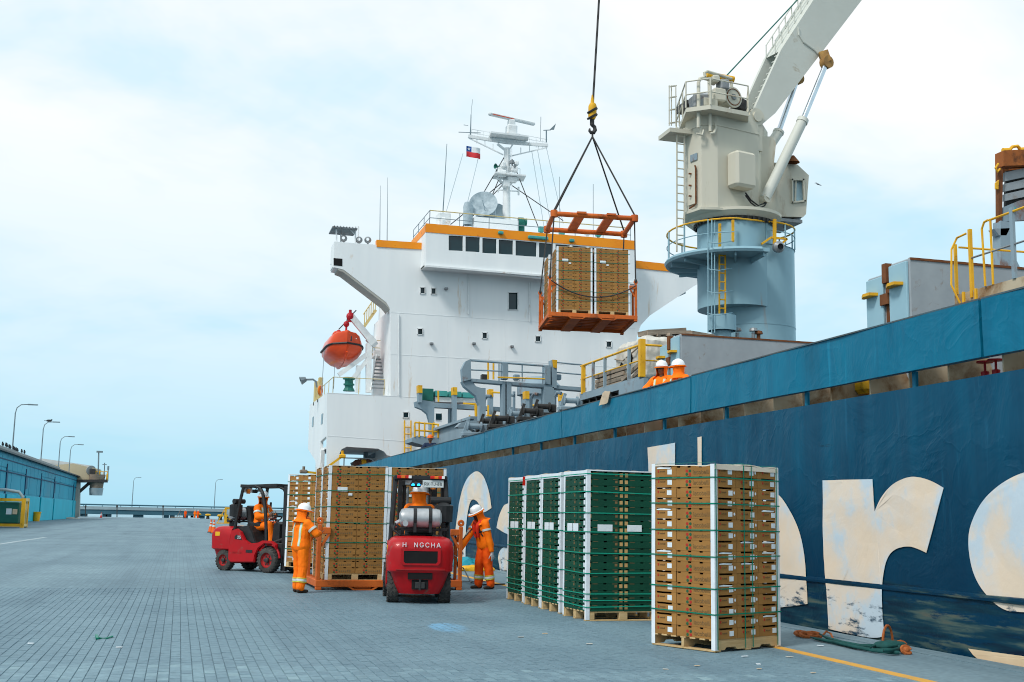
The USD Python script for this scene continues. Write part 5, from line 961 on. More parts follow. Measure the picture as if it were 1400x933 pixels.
    o('flood_light', MB().lathe([(.05, 0), (.2, .12), (.22, .3), (.12, .4)], f(1060, 339, .1), (0, -1, -.1), n=12), 'grey_steel', s=40)
    # tower housing, many sided, following its seen faces
    def cam(px, d): return aty(px, 220, YC+d)[0]
    plan = [(cam(936.5, .6), YC+.6), (cam(939, -.6), YC-.5), (cam(960, -1.45), YC-1.4), (cam(982, -1.6), YC-1.55), (cam(1037, -1.1), YC-1.1), (cam(1050, .4), YC+.4), (cam(1040, 1.6), YC+1.7), (cam(955, 1.6), YC+1.7)]
    P = Polygon(plan); zt, zl = Z(152), Z(291)
    tw = o('tower', MB().ext(P, zt-zl, (0, 0, zl), (1, 0, 0), (0, 1, 0)), 'crane_beige')
    o('tower_skirt', MB().lathe([(Ru+.08, Z(297)), (Ru+.32, Z(291)), (Ru+.32, Z(287)), (0, Z(287))], (Xu, Yu, 0), n=32).ext(P.buffer(.09, join_style=2), .09, (0, 0, zl-.02), (1, 0, 0), (0, 1, 0)), 'crane_beige', tw, s=40)
    o('tower_band', MB().ext(P.buffer(.025, join_style=2), .05, (0, 0, Z(177)), (1, 0, 0), (0, 1, 0)), 'crane_beige', tw)
    Pp = Polygon([(cam(926, 1.2), YC+1.3), (cam(938, -1.5), YC-1.5), (cam(972, -2.1), YC-2.1), (cam(1024, -1.85), YC-1.85), (cam(1021, .6), YC+.6), (cam(1000, 1.3), YC+1.3)])
    z0 = aty(1000, 154, YC-2.0)[2]; tp = o('top_platform', MB().ext(Pp, .16, (0, 0, z0), (1, 0, 0), (0, 1, 0)), 'crane_beige')
    ring = list(Pp.exterior.coords); rp_ = [np.array([a, b, z0+.16]) for a, b in ring]; rr = MB()
    for a, b in zip(rp_[:-1], rp_[1:]):
        n = max(1, int(np.linalg.norm(b-a)/.9))
        for h_ in (.5, 1.0): rr.tube(a+np.array([0, 0, h_]), b+np.array([0, 0, h_]), .028, 5)
        for i in range(n): c = a+(b-a)*i/n; rr.tube(c, c+np.array([0, 0, 1.0]), .03, 5)
    o('platform_rail', rr, 'crane_beige', tp)
    G = lambda px, py, d=-1.0: aty(px, py, YC+d)
    o('winch_drum', MB().lathe([(0, 0), (.40, 0), (.40, .1), (.3, .1), (.3, .9), (.40, .9), (.40, 1.0), (0, 1.0)], G(1003, 133, -1.2), (-.25, 1, .0), n=24), 'crane_beige', tp, s=40)
    o('winch_hub', MB().lathe([(.12, 0), (.1, -.06), (0, -.06)], G(1003, 133, -1.2), (-.25, 1, 0), n=12), 'grey_steel', tp, s=40)
    o('machinery', MB().box2(G(977, 120, -1.0), G(990, 150, .2), .05).box2(G(945, 140, -.6), G(975, 152, .6), .05).tube(G(950, 138, -.2), G(972, 138, -.2), .28, 12), 'grey_steel', tp)
    for k, (px, py, w_, h_) in enumerate(((981, 132, .5, .5), (988, 118, .35, .4), (968, 143, .6, .35), (952, 141, .4, .5), (976, 110, .3, .25))): o('gear_box', MB().add(chbox(w_, .5, h_, .05), None, G(px, py, -1.3)), 'grey_steel' if k % 2 else 'crane_beige', tp)
    o('drum_spokes', MB().lathe([(.30, -.02), (.33, -.02), (.33, .0)], G(1003, 133, -1.2), (-.25, 1, 0), n=20), 'rusty_brown', tp)
    o('dark_machinery', MB().box2(G(938, 146, -.3), G(965, 152, .6)).box2(G(985, 124, -.4), G(994, 150, .5), .04).tube(G(1014, 140, -.6), G(1008, 152, -.6), .3, 12), 'dark_steel', tp)
    o('pipes', MB().path([G(955, 175, -1.6), G(955, 113, -1.6), G(957, 108, -1.6), G(962, 107, -1.5), G(980, 112, -1.2)], .07, 8).path([G(964, 105, -1.5), G(963, 100, -1.5), G(967, 98, -1.5), G(1000, 108, -1.2)], .06, 8).tube(G(971, 180, -1.65), G(971, 118, -1.65), .06, 8).path([G(971, 183, -1.7), G(976, 182, -1.7), G(979, 175, -1.6), G(977, 168, -1.5)], .05, 8).path([G(952, 183, -1.6), G(960, 185, -1.62), G(962, 178, -1.6)], .04, 6), 'crane_beige', tp, s=40)
    o('yellow_roller', MB().tube(G(966, 102, -.9), G(1003, 109, -.9), .12, 12), 'safety_yellow', tp, s=40)
    o('roller_post', MB().tube(G(969, 103, -.9), G(970, 130, -.9), .07, 6).tube(G(1000, 109, -.9), G(1000, 128, -.9), .07, 6), 'crane_beige', tp)
    hp = MB()
    for a in (118, 133, 150, 168): hp.path([G(924, a, -.4), G(917, a+1, -.7), G(914.5, a+1, -.2), G(917, a, .3), G(925, a-1, .5)], .022, 5)
    for x in (915, 918, 924): hp.tube(G(x, 117, -.5), G(x, 172, -.5), .022, 5)
    o('ladder_hoops', hp, 'crane_beige', tp)
    o('ladder_stage', MB().box2(np.array([G(916, 176, -.9)[0], YC-.9, G(925, 181, -.9)[2]]), np.array([G(938, 176, .3)[0], YC+.2, G(925, 175.5, -.9)[2]])), 'crane_beige', tp)
    ladder('ladder', G(930.5, 345, -.7), G(930.5, 175, -.7), .30, M['crane_beige'], t, r=.035, step=.3)
    # details on the tower's faces
    nrm = lambda a, b: np.array([b[1]-a[1], -(b[0]-a[0]), 0])/np.hypot(b[0]-a[0], b[1]-a[1])
    def onface(i, u, z, out=.03):
        a, b = np.array(plan[i]), np.array(plan[i+1]); n = nrm(a, b); p = a+(b-a)*u; return np.array([p[0], p[1], z])+n*out, np.array([(b-a)[0], (b-a)[1], 0])/np.linalg.norm(b-a), n
    p, e, n = onface(1, .45, Z(255), .03); L = np.linalg.norm(np.array(plan[2])-plan[1])
    dr = o('door', MB().ext([(-.22, -.72), (.22, -.72), (.22, .72), (-.22, .72)], .05, p, e, (0, 0, 1)), 'crane_beige', tw)
    o('door_rim', MB().path([p+e*a+np.array([0, 0, b])+n*.05 for a, b in ((.22, .72), (.27, .6), (.27, -.75), (.1, -.8), (-.1, -.84))], .03, 6), 'rusty_brown', tw)
    for dz in (.45, 0, -.4): o('door_clip', MB().box(p+np.array([0, 0, dz])+n*.07, (.16, .05, .05)), 'rusty_brown', tw)
    p, e, n = onface(1, .55, Z(217), .02); o('name_plate', MB().ext([(-.2, -.13), (.2, -.13), (.2, .13), (-.2, .13)], .02, p, e, (0, 0, 1)), 'ship_grey', tw)
    p, e, n = onface(3, .45, Z(236), .0); o('side_cabinet', MB().add(trimesh.creation.box((1, 1, 1)) if 0 else chbox(.95, .62, 1.35, .10), np.array([e, -n, (0, 0, 1)]).T, p+n*.30), 'crane_beige', tw)
    p, e, n = onface(3, .75, Z(268), .1); hs = MB()
    for k in (0, .1): hs.path([p+e*a+np.array([0, 0, b-k])+n*.12 for a, b in ((-.35, .12), (-.1, -.12), (.25, -.28), (.55, -.15), (.75, .15))], .03, 6)
    o('hoses', hs, 'black_plastic', tw)
    # right hand wing that carries the luffing cylinder and the cab
    W0 = YC-.7; w_ = lambda px, py, d=0: aty(px, py, W0+d)
    o('side_wing', MB().ploty([(1030, 186), (1056, 187), (1061, 196), (1058, 225), (1062, 296), (1030, 296)], W0, 1.5), 'crane_beige')
    cb = o('cab', MB().ploty([(1052, 296), (1052, 222), (1090, 225), (1106, 240), (1102, 293), (1098, 297)], W0+.1, 1.9, [[(1083, 246), (1098, 246), (1100, 275), (1083, 277)]]), 'crane_beige')
    o('cab_window', MB().ploty([(1083, 246), (1098, 246), (1100, 275), (1083, 277)], W0+.22, .04), 'cab_glass', cb)
    wf = [w_(*q, .06) for q in ((1083, 246), (1098, 246), (1100, 275), (1083, 277))]; m = MB()
    for a, b in zip(wf, wf[1:]+wf[:1]): m.beam(a, b, .06, .08, up=(0, 1, 0), ext=.03)
    o('window_frame', m, 'crane_beige', cb)
    o('window_post', MB().beam(w_(1088, 247, .12), w_(1087, 276, .12), .06, .06), 'crane_beige', cb)
    o('cab_floor', MB().box2(np.array([w_(1056, 297, .2)[0], W0+.15, w_(1056, 296.5, .1)[2]-.12]), np.array([w_(1096, 297, .2)[0], W0+1.9, w_(1056, 296.5, .1)[2]-.0])).lathe([(.16, 0), (.22, .18)], w_(1088, 303, .4), (0, 0, 1), n=10).tube(w_(1072, 297, .4), w_(1072, 312, .4), .05, 6), 'grey_steel', cb)
    o('horn', MB().lathe([(.05, .0), (.26, -.28)], w_(1084, 213, -.1), n=10), 'rusty_brown', cb, s=40)
    # boom: a box girder, forked at the foot, heading right and away
    hd = np.array([.98, .19, 0]); hd /= np.linalg.norm(hd); sd = np.array([-hd[1], hd[0], 0])     # sd: to its far side
    foot = aty(1033, 161, YC-1.0); tip_dir = None
    def onplane(px, py):                                  # pixel onto the vertical plane of the boom's near side
        d = ray(px, py); k = ((foot-EYEP)@sd)/(d@sd); return EYEP+d*k
    Wb = 1.05
    def prof(q): 
        r = [onplane(*a)-foot for a in q]; return [(p@hd, p[2]) for p in r]
    near = prof([(1026, 161), (1031, 150), (1068, 68), (1120, -12), (1180, -110), (1280, -120), (1177, 2), (1060, 155), (1040, 172), (1029, 170)])
    bm = o('boom', MB().ext(near, -.14, foot, hd, (0, 0, 1)).ext(near, -.14, foot+sd*(Wb-.14), hd, (0, 0, 1)), 'boom_beige')
    body = [near[2], near[3], near[4], near[5], near[6], (near[7][0]+2.6, near[7][1]+3.6)]
    o('boom_box', MB().ext([(a, b-.03 if i < 3 else b+.03) for i, (a, b) in enumerate(body)], -(Wb-.30), foot+sd*.15, hd, (0, 0, 1)), 'boom_beige', bm)
    o('boom_pin', MB().lathe([(.34, 0), (.34, .10), (.2, .1), (.2, .16), (0, .16)], foot, -sd, n=20), 'crane_beige', bm, s=40)
    seam = [onplane(*q)-sd*.012 for q in ((1091, 38), (1092, 48), (1098, 58), (1112, 68), (1122, 78))]; o('boom_pipe', MB().path(seam, .04, 6), 'boom_beige', bm)
    lad = MB(); a, b = onplane(1030, 150), onplane(1068, 68); ad = (b-a)/np.linalg.norm(b-a)
    for i in range(10): c = a+(b-a)*(i+.5)/10-np.cross(ad, sd)*.06; lad.beam(c+sd*.10, c+sd*.38, .03, .04)
    c2, d2 = onplane(1068, 68), onplane(1120, -12)
    nn = np.array([0, 0, .5])
    for i in range(7): c = c2+(d2-c2)*i/6; lad.tube(c+sd*.35, c+sd*.35+nn, .025, 5).tube(c+sd*.9, c+sd*.9+nn, .025, 5)
    lad.tube(c2+sd*.35+nn, d2+sd*.35+nn, .025, 5).tube(c2+sd*.9+nn, d2+sd*.9+nn, .025, 5)
    o('boom_walkway', lad, 'boom_beige', bm)
    o('foot_bracket', MB().beam(foot+sd*.1-np.array([0, 0, 1.3]), foot+sd*.1, .5, .35, up=sd).beam(foot+sd*(Wb-.2)-np.array([0, 0, 1.3]), foot+sd*(Wb-.2), .5, .35, up=sd), 'crane_beige')
    for k, (off, a, b, c) in enumerate(((-.0, (1046, 272), (1097, 166), (1130, 86)), (Wb+.2, (1052, 200), (1064, 182), (1090, 108)))):
        def pl(px, py):
            d = ray(px, py); kk = ((foot+sd*(off-.25 if off == 0 else off+.1)-EYEP)@sd)/(d@sd); return EYEP+d*kk
        p, q, r = pl(*a), pl(*b), pl(*c)
        cy = o('luffing_cylinder', MB().tube(p, q, .20, 16).tube(q-(q-p)*.02, q+(r-q)*.03, .225, 16), 'boom_beige', s=40)
        o('cylinder_rod', MB().tube(q, r, .105, 14), 'chrome', cy, s=40)
        o('rod_end', MB().tube(r-sd*.14, r+sd*.14, .25, 14).beam(r, r+np.array([-.12, .05, .45]), .26, .36), 'rod_rust', cy, s=40)
        o('cylinder_foot', MB().tube(p-sd*.16, p+sd*.16, .17, 14), 'crane_beige', cy, s=40)
    e1 = G(993, 104, -.8); d = ray(1094, -4); o('luffing_wire', MB().tube(e1, EYEP+d*(((foot+sd*.55-EYEP)@sd)/(d@sd)), .028, 5).tube(EYEP+d*(((foot+sd*.55-EYEP)@sd)/(d@sd)), EYEP+d*(((foot+sd*.55-EYEP)@sd)/(d@sd))+(EYEP+d*(((foot+sd*.55-EYEP)@sd)/(d@sd))-e1)*.5, .028, 5), 'machine_green')
crane()
# ================================================================== palletised cartons
TXT = {}
def lettering(s, h, depth=.003, tol=0):
    k = (s, h)
    if k not in TXT: m = meshkit.text_mesh(s, h, depth, bold=False); TXT[k] = (np.array(m.vertices), np.array(m.faces))
    return TXT[k]
def place(m, o, ex, ey): ex, ey = np.asarray(ex, float), np.asarray(ey, float); v, f = m; return np.asarray(o)+v @ np.array([ex, ey, np.cross(ex, ey)]), f
def tray(w, d, h, notch_long, notch_end):
    """open fruit tray: long sides along x with tab holes, ends with a hand slot; centred, base at 0"""
    t = .007; b = MB(); H = h-.002
    side = [(-w/2, 0), (w/2, 0), (w/2, H)]
    for x in notch_long[::-1]: side += [(x+.028, H), (x+.024, H-.018), (x-.024, H-.018), (x-.028, H)]
    side += [(-w/2, H)]
    end = [(-d/2+t, 0), (d/2-t, 0), (d/2-t, H), (notch_end, H), (notch_end-.006, H-.02), (-notch_end+.006, H-.02), (-notch_end, H), (-d/2+t, H)]
    for s in (-1, 1):
        b.ext(side, t*s, (0, s*d/2, 0), (1, 0, 0), (0, 0, 1))
        b.ext(end, -t*s, (s*w/2, 0, 0), (0, 1, 0), (0, 0, 1))
    return b.box((0, 0, .04), (w-.02, d-.02, .01)).get()
def wood_pallet(t, W, D, blocks):
    wd = M['wood']
    n = 7
    for i in range(n): x = -D/2+.05+i*(D-.1)/(n-1); obj('deck_board', MB().box((0, x, .132), (W, .085, .018), .003), wd, t)
    if not blocks:
        for y in (-D/2+.022, 0, D/2-.022):
            p = [(-W/2, .02), (-W*.36, .02), (-W*.33, .05), (-W*.20, .05), (-W*.17, .02), (W*.17, .02), (W*.20, .05), (W*.33, .05), (W*.36, .02), (W/2, .02), (W/2, .123), (-W/2, .123)]
            obj('stringer', MB().ext(p, .04, (0, y+.02, 0), (1, 0, 0), (0, 0, 1)), wd, t)
        for x in (-W/2+.05, 0, W/2-.05): obj('bottom_board', MB().box((x, 0, .0105), (.1, D, .019), .003), wd, t)
    else:
        for x in (-W/2+.07, 0, W/2-.07):
            for y in (-D/2+.05, 0, D/2-.05): obj('block', MB().box((x, y, .071), (.13, .1, .1), .004), wd, t)
        for y in (-D/2+.05, 0, D/2-.05): obj('bottom_board', MB().box((0, y, .0105), (W, .1, .019), .003), wd, t)
def pallet_load(name, label, loc, rz, kind, layers, hl, group=None, detail=False, seed=1):
    R = random.Random(seed); W, D, z0 = 1.2, 1.0, .142; t = thing(name, label, 'pallet', loc, rz, group)
    wood_pallet(t, W, D, kind == 'green' or not detail)
    cm = M['carton'] if kind == 'brown' else M['green_carton']
    long_ = tray(.592, .394, hl, (-.26, -.09, .09, .26) if kind == 'brown' else (-.24, 0, .24), .125)
    spots = [(-.3, -.3, 0, 'C'), (.3, -.3, 0, 'C')]+[((k-1)*.4, .2, 90, 'A') for k in range(3)]
    fullw = W/2
    for L in range(layers):
        z = z0+L*hl
        for (x, y, rot, fc) in spots:
            dx, dy, dr = R.uniform(-.003, .003), R.uniform(-.003, .003), R.uniform(-.35, .35)
            a = math.radians(rot+dr); ca, sa = math.cos(a), math.sin(a)
            v, f = long_; v2 = v.copy(); v2[:, 0], v2[:, 1] = v[:, 0]*ca-v[:, 1]*sa+x+dx, v[:, 0]*sa+v[:, 1]*ca+y+dy; v2[:, 2] += z
            c = obj('carton', (v2, f), cm, t)
            faces = []                                        # outer faces: (kind, origin at face centre bottom, ex)
            if fc == 'C':
                faces.append(('long', np.array([x+dx, y-.197+dy, z]), np.array([1.0, 0, 0])))
                s = 1 if x > 0 else -1; faces.append(('end', np.array([x+s*.296+dx, y+dy, z]), np.array([0, s*1.0, 0])))
            else:
                faces.append(('end', np.array([x+dx, y+.296+dy, z]), np.array([-1.0, 0, 0])))
                if abs(x) > .1: s = 1 if x > 0 else -1; faces.append(('long', np.array([x+s*.197+dx, y+dy, z]), np.array([0, s*1.0, 0])))
            up = np.array([0, 0, 1.0]); labels, dark = MB(), MB(); red, grn, txt = MB(), MB(), MB()
            for fk, o, ex in faces:
                n = np.cross(ex, up)
                if kind == 'brown':
                    if fk == 'long':
                        for i, (a_, b_) in enumerate(((-.125, .066), (-.075, .066), (-.125, .026), (-.075, .026))):
                            pts = [(a_+.0205*math.cos(q), b_+.0185*math.sin(q)) for q in np.arange(8)*math.pi/4]
                            (red if i in (0, 3) else grn).ext(pts, .002, o+n*.0005, ex, up)
                        if detail: txt.add(place(lettering('iacobelli', .048), o+n*.0005+ex*-.03+up*.028, ex, up))
                        else:
                            for k in range(6): txt.ext([(-.03+k*.042, .03), (-.005+k*.042, .03), (-.005+k*.042, .06+.012*(k in (4, 5))), (-.03+k*.042, .06+.012*(k in (4, 5)))], .002, o+n*.0005, ex, up)
                    else:
                        w0 = .055+R.uniform(-.006, .006); labels.ext([(w0, .03), (w0+.075, .03+R.uniform(-.003, .003)), (w0+.075, .088), (w0, .088)], .002, o+n*.0005, ex, up)
                        if R.random() < .75 and detail and fc == 'A': pts = [(.165+.013*math.cos(q), .062+.019*math.sin(q)) for q in np.arange(8)*math.pi/4]; labels.ext(pts, .002, o+n*.0005, ex, up)
                        red.ext([(-.105, .055), (-.085, .055), (-.085, .083), (-.105, .083)], .002, o+n*.0005, ex, up)
                        if detail: txt.add(place(lettering('iacobelli', .016), o+n*.0005+ex*-.07+up*.06, ex, up))
                        if R.random() < .3: labels.ext([(-.12, .098), (.10, .098), (.12, .112), (-.05, .118), (-.12, .110)], .002, o+n*.0008, ex, up)
                else:
                    if fk == 'long':
                        for a_ in ((-.285, .232) if fc == 'C' else ()):
                            dark.ext([(a_, .03), (a_+.05, .03), (a_+.05, .085), (a_, .085)], .002, o+n*.0005, ex, up)
                        for a_ in (-.2, .12): txt.ext([(a_, hl-.016), (a_+.08, hl-.016), (a_+.08, hl-.010), (a_, hl-.010)], .002, o+n*.0005, ex, up)
                        txt.ext([(.155, .04), (.195, .04), (.195, .075), (.155, .075)], .0015, o+n*.0005, ex, up) if x < 0 else None
                    else:
                        labels.ext([(.06, .022), (.125, .022), (.125, .088), (.06, .088)], .002, o+n*.0005, ex, up)
                        txt.ext([(-.12, .03), (-.07, .03), (-.07, .05), (-.12, .05)], .0015, o+n*.0005, ex, up)
            if red.v: obj('red_print', red, M['red_print'], c)
            if grn.v: obj('green_print', grn, M['green_print'], c)
            if txt.v: obj('lettering', txt, M['brown_print'], c)
            if dark.v: obj('brown_tab', dark, M['carton_edge'], c)
            if labels.v: obj('carton_label', labels, M['label_white'], c)
    top = z0+layers*hl
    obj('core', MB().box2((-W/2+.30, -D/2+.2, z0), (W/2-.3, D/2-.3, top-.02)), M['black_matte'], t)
    for sx in (-1, 1):
        for sy in (-1, 1):
            a, b = sx*(W/2+.004), sy*(D/2+.004); lean = R.uniform(-.006, .006)
            P = [(0, 0), (-sx*.058, 0), (-sx*.058, -sy*.004), (-sx*.004, -sy*.004), (-sx*.004, -sy*.058), (0, -sy*.058)]
            obj('corner_post', MB().ext(P, top-.0+R.uniform(-.02, .02), (a, b, .02), (1, 0, 0), (0, 1, 0)), M['corner_white'], t)
    v, f = sub(MB().box((0, 0, 0), (W-.0, D-.0, .012)), .12); v[:, 2] += (meshkit.fbm(v*3.1+seed, 3, seed)-.45)*.05+top+.012
    obj('top_sheet', (v, f), M['cream_paper'] if detail else M['paper'], t, s=40)
    if detail:
        for x in (-.12, .28, ): pass
        obj('end_flap', MB().ext([(-.59, 0), (.59, 0), (.58, .05), (-.1, .055), (-.58, .06)], .006, (0, D/2+.004, top-.045), (-1, 0, 0), (0, 0, 1)), M['cream_paper'], t)
    sm = M['strap_green'] if kind == 'brown' else M['strap_bright']
    hs = ([.145, .29, .47, .62, .775, .93] if kind == 'brown' else [.035, .075, .125, .27, .41, .56, .70, .85, .98])
    for q in hs:
        z = z0+(top-z0)*q; e = .0095; m = MB(); cs = [(-W/2-e, -D/2-e), (W/2+e, -D/2-e), (W/2+e, D/2+e), (-W/2-e, D/2+e)]; zz = [z+R.uniform(-.012, .012) for _ in cs]
        for k in range(4):
            p, q2 = np.array([*cs[k], zz[k]]), np.array([*cs[(k+1) % 4], zz[(k+1) % 4]]); m.beam(p, q2, .003, .014, ext=.002)
        obj('strap', m, sm, t)
    if detail:
        for x in (-.585, -.075, .07, .55):
            for s in (1,): obj('vertical_strap', MB().beam((-x*.97, D/2+.016, .03), (-x, D/2+.014, top+.02), .013, .003, up=(0, 1, 0)).beam((-x, D/2+.014, top+.04), (-x, -D/2, top+.035), .013, .003), sm, t)
    tagz = top*.8 if kind == 'brown' else top*.62
    for (u, w_, hh, dz) in (((-.42, .2, .085, 0), (-.2, .08, .05, -.1)) if kind == 'brown' else ((-.43, .24, .10, 0), (.05, .24, .10, 0))):
        obj('pallet_tag', MB().box((u+w_/2, -D/2-.008, tagz+dz), (w_, .004, hh)), M['label_white'], t)
    if kind == 'green':
        for y in (-.05, .2): obj('pallet_tag', MB().box((-W/2-.009, y, tagz), (.004, .22, .12)), M['label_white'], t)
        obj('cap_frame', MB().box((-W/2-.002, 0, top-.02), (.014, D+.01, .075)).box((0, -D/2, top+.015), (W, .012, .018)), M['corner_white'], t)
    return t, top
HB, LB, HG, LG = .1255, 16, .1035, 20
# nearest pallet, on the yellow line
pM, pR, pL = atz(988, 892), atz(1068, 885), atz(890, 882)
ly = np.array([(pR-pM)[1], -(pR-pM)[0]]); ly /= np.linalg.norm(ly); lx = (pL-pM)[:2]*-1
angA = math.degrees(math.atan2(-ly[1]*0+(-(ly[0])), ly[1])) if 0 else math.degrees(math.atan2(ly[1], ly[0]))-90
cen = (pL+pR)/2
near, top = pallet_load('carton_pallet', 'nearest pallet of brown fruit cartons, standing on the yellow line', (cen[0], cen[1], .004), angA, 'brown', LB, HB, None, True, 3)
# green row along the quay
gf = atz(799, 849.6); gx0 = gf[0]+.6; gy = gf[1]
gY = [gy+.5, gy+1.80, gy+2.86, gy+4.12]
GL = ['green carton pallet at the near end of the row, its wide front face showing', 'green carton pallet second in the row, just behind the front one', 'green carton pallet third in the row of green pallets', 'green carton pallet at the far end of the row, red marks at its top']
gproto, gtop = pallet_load('green_pallet', GL[0], (gx0, gY[0], 0), 2.0, 'green', LG, HG, 'green pallets beside the ship', False, 5)
for k in (1, 2, 3): copy(gproto, GL[k], (gx0+.03*k-.02*(k == 2), gY[k], 0), (0.6, -.6, 1.5)[k-1])
for dx, px in ((-.606, 0), (-.03, 1)): obj('red_tape', MB().box((gx0+.09+dx+(.05 if px else 0), gY[3]-.52, gtop-.06), (.05, .012, .16 if px == 0 else .22)), M['lamp_red'], '/World', label='%s strip of red tape at the top of the farthest green pallet' % ('left' if px == 0 else 'right'), cat='tape')
# ------------------------------------------------------------------ lifting cages
def cage(name, label, loc, rz=0, tilt=None):
    L, D = 3.0, 2.1; t = thing(name, label, 'lifting cage', loc, rz, None, None, tilt); c = M['lift_orange']
    obj('front_beam', MB().box((0, -D/2+.05, .13), (L, .1, .14), .01), c, t); obj('rear_beam', MB().box((0, D/2-.05, .13), (L, .1, .14), .01), c, t)
    for s in (-1, 1): obj('end_beam', MB().box((s*(L/2-.05), 0, .13), (.1, D-.21, .14), .01), c, t)
    for s in (-1, 1):
        for y in (-D/2+.06, D/2-.06): obj('foot', MB().box((s*(L/2-.06), y, .03), (.12, .12, .058), .01), c, t)
    n = 9
    for i in range(n): obj('floor_slat', MB().box((0, -D/2+.16+i*(D-.32)/(n-1), .155), (L-.21, .10, .05)), c, t)
    for x in (-.55, .50):
        obj('fork_pocket', MB().box((x, 0, .045), (.34, D-.05, .03), .005).box((x-.16, 0, .085), (.02, D-.22, .055)).box((x+.16, 0, .085), (.02, D-.22, .055)), c, t)
        for y in (-D/2-.004, ): obj('pocket_lip', MB().ext([(x-.30, .06), (x-.2, .0), (x+.2, .0), (x+.30, .06), (x+.24, .06), (x+.17, .022), (x-.17, .022), (x-.24, .06)], .012, (0, y, 0), (1, 0, 0), (0, 0, 1)), c, t)
    for s in (-1, 1):
        for e in (-1, 1):
            x, y = s*(L/2-.045), e*(D/2-.045)
            p = obj('corner_post', MB().box((x, y, .74), (.075, .075, 1.09), .008), c, t)
            obj('lifting_eye', MB().lathe([(.045+.03*math.cos(a), .022*math.sin(a)) for a in np.linspace(0, 2*math.pi, 7)], (x, y, 1.36), (0, 1, 0), n=12), c, p)
            obj('inner_post', MB().box((x-s*.02, y-e*.33, .62), (.06, .06, .84), .006), c, t)
            obj('post_brace', MB().beam((x, y, 1.16), (x-s*.0, y-e*.33, 1.0), .05, .09).box((x-s*.12, y, 1.17), (.2, .05, .13), .01).beam((x-s*.20, y, 1.12), (x-s*.04, y, .86), .03, .05), c, p)
    return t
cl, crr = atz(430, 806.5), atz(622.5, 805.5); ccx, ccy = (cl[0]+crr[0])/2, (cl[1]+crr[1])/2+.75
ground_cage = cage('lifting_cage', 'orange steel lifting cage on the quay loaded with brown carton pallets', (ccx, ccy, 0), 1.0)
bproto, btop = pallet_load('brown_pallet', 'brown carton pallet at the left front of the ground cage, by the orange clad worker', (ccx-.70, ccy-.50, .182), .8, 'brown', LB+1, HB, 'brown pallets on cages and forks', False, 8)
copy(bproto, 'brown carton pallet at the right front of the ground cage, behind the forklift mast', (ccx+.52, ccy-.50, .182), .8)
copy(bproto, 'brown carton pallet at the left rear of the ground cage', (ccx-.72, ccy+.53, .182), .8)
copy(bproto, 'brown carton pallet at the right rear of the ground cage', (ccx+.50, ccy+.53, .182), .8)
# the hanging cage
def wid(Y): return aty(872, 434, Y)[0]-aty(752, 428.6, Y)[0]
YA = 30.0*3.0/wid(30.0); nl, nr = aty(752, 428.6, YA), aty(872, 434, YA); fl_ = aty(737, 453, YA+2.08)
tiltx = math.degrees(math.atan2(fl_[2]-(nl[2]+nr[2])/2, 2.1)); tilty = -math.degrees(math.atan2(nr[2]-nl[2], 3.0))
tiltx, tilty, yawz = -3.8, .25, -8.0
def in_cage(v):
    a, b, c_ = math.radians(tiltx), math.radians(tilty), math.radians(yawz); v = np.asarray(v, float)
    x, y, z = v; y, z = y*math.cos(a)-z*math.sin(a), y*math.sin(a)+z*math.cos(a); x, z = x*math.cos(b)+z*math.sin(b), -x*math.sin(b)+z*math.cos(b); return np.array([x*math.cos(c_)-y*math.sin(c_), x*math.sin(c_)+y*math.cos(c_), z])
hc0 = np.array([12.924, 37.0, 7.94])
hang = cage('lifting_cage', 'orange lifting cage hanging from the crane hook with brown pallets in it', hc0, yawz, (tiltx, tilty))
for x, y, lb in ((-.62, -.50, 'brown carton pallet at the left front of the hanging cage'), (.66, -.50, 'brown carton pallet at the right front of the hanging cage, beside the other'), (-.72, .53, 'brown carton pallet at the left rear of the hanging cage'), (.64, .53, 'brown carton pallet at the right rear of the hanging cage')):
    copy(bproto, lb, hc0+in_cage((x, y, .182)), yawz, None, (tiltx, tilty))
cy_ = {k: (hc0+in_cage((x, y, 3)))[1] for k, x, y in (('nl', -1.45, -1), ('nr', 1.45, -1), ('fl', -1.45, 1), ('fr', 1.45, 1))}
HKY = 37.0
sp = {k: aty(px, py, Y) for k, px, py, Y in (('nl', 757.5, 292.5, cy_['nl']), ('nr', 867.5, 299, cy_['nr']), ('fl', 748, 314, cy_['fl']), ('fr', 853, 320.5, cy_['fr']))}
t = thing('spreader_frame', 'orange tubular spreader frame hanging between the hook and the lifting cage', 'spreader', sum(sp.values())/4)
for a, b in (('nl', 'nr'), ('fl', 'fr'), ('nl', 'fl'), ('nr', 'fr')): obj('frame_tube', MB().tube(sp[a], sp[b], .085, 10), M['lift_orange'], t, w=True, s=40)
for k in sp: obj('corner_lug', MB().lathe([(.0, -.13), (.12, -.11), (.13, 0), (.12, .11), (0, .13)], sp[k], n=10), M['lift_orange'], t, w=True, s=40)
for u in (.33, .70):
    a, b = sp['nl']+(sp['nr']-sp['nl'])*u, sp['fl']+(sp['fr']-sp['fl'])*(u-.01); obj('cross_plate', MB().beam(a+np.array([0, -.12, .07]), b+np.array([0, .05, .02]), .32, .07), M['lift_orange'], t, w=True)
hk = aty(810, 186, HKY); hb = thing('hook_block', 'yellow and black striped crane hook block above the slings', 'crane hook', hk)
HR = lambda px, py: aty(px, py, HKY)
obj('block', MB().lathe([(.0, 0), (.10, .02), (.145, .12), (.15, .48), (.11, .58), (0, .6)], HR(809.5, 164), (.03, 0, 1), n=14), M['safety_yellow'], hb, w=True, s=40)
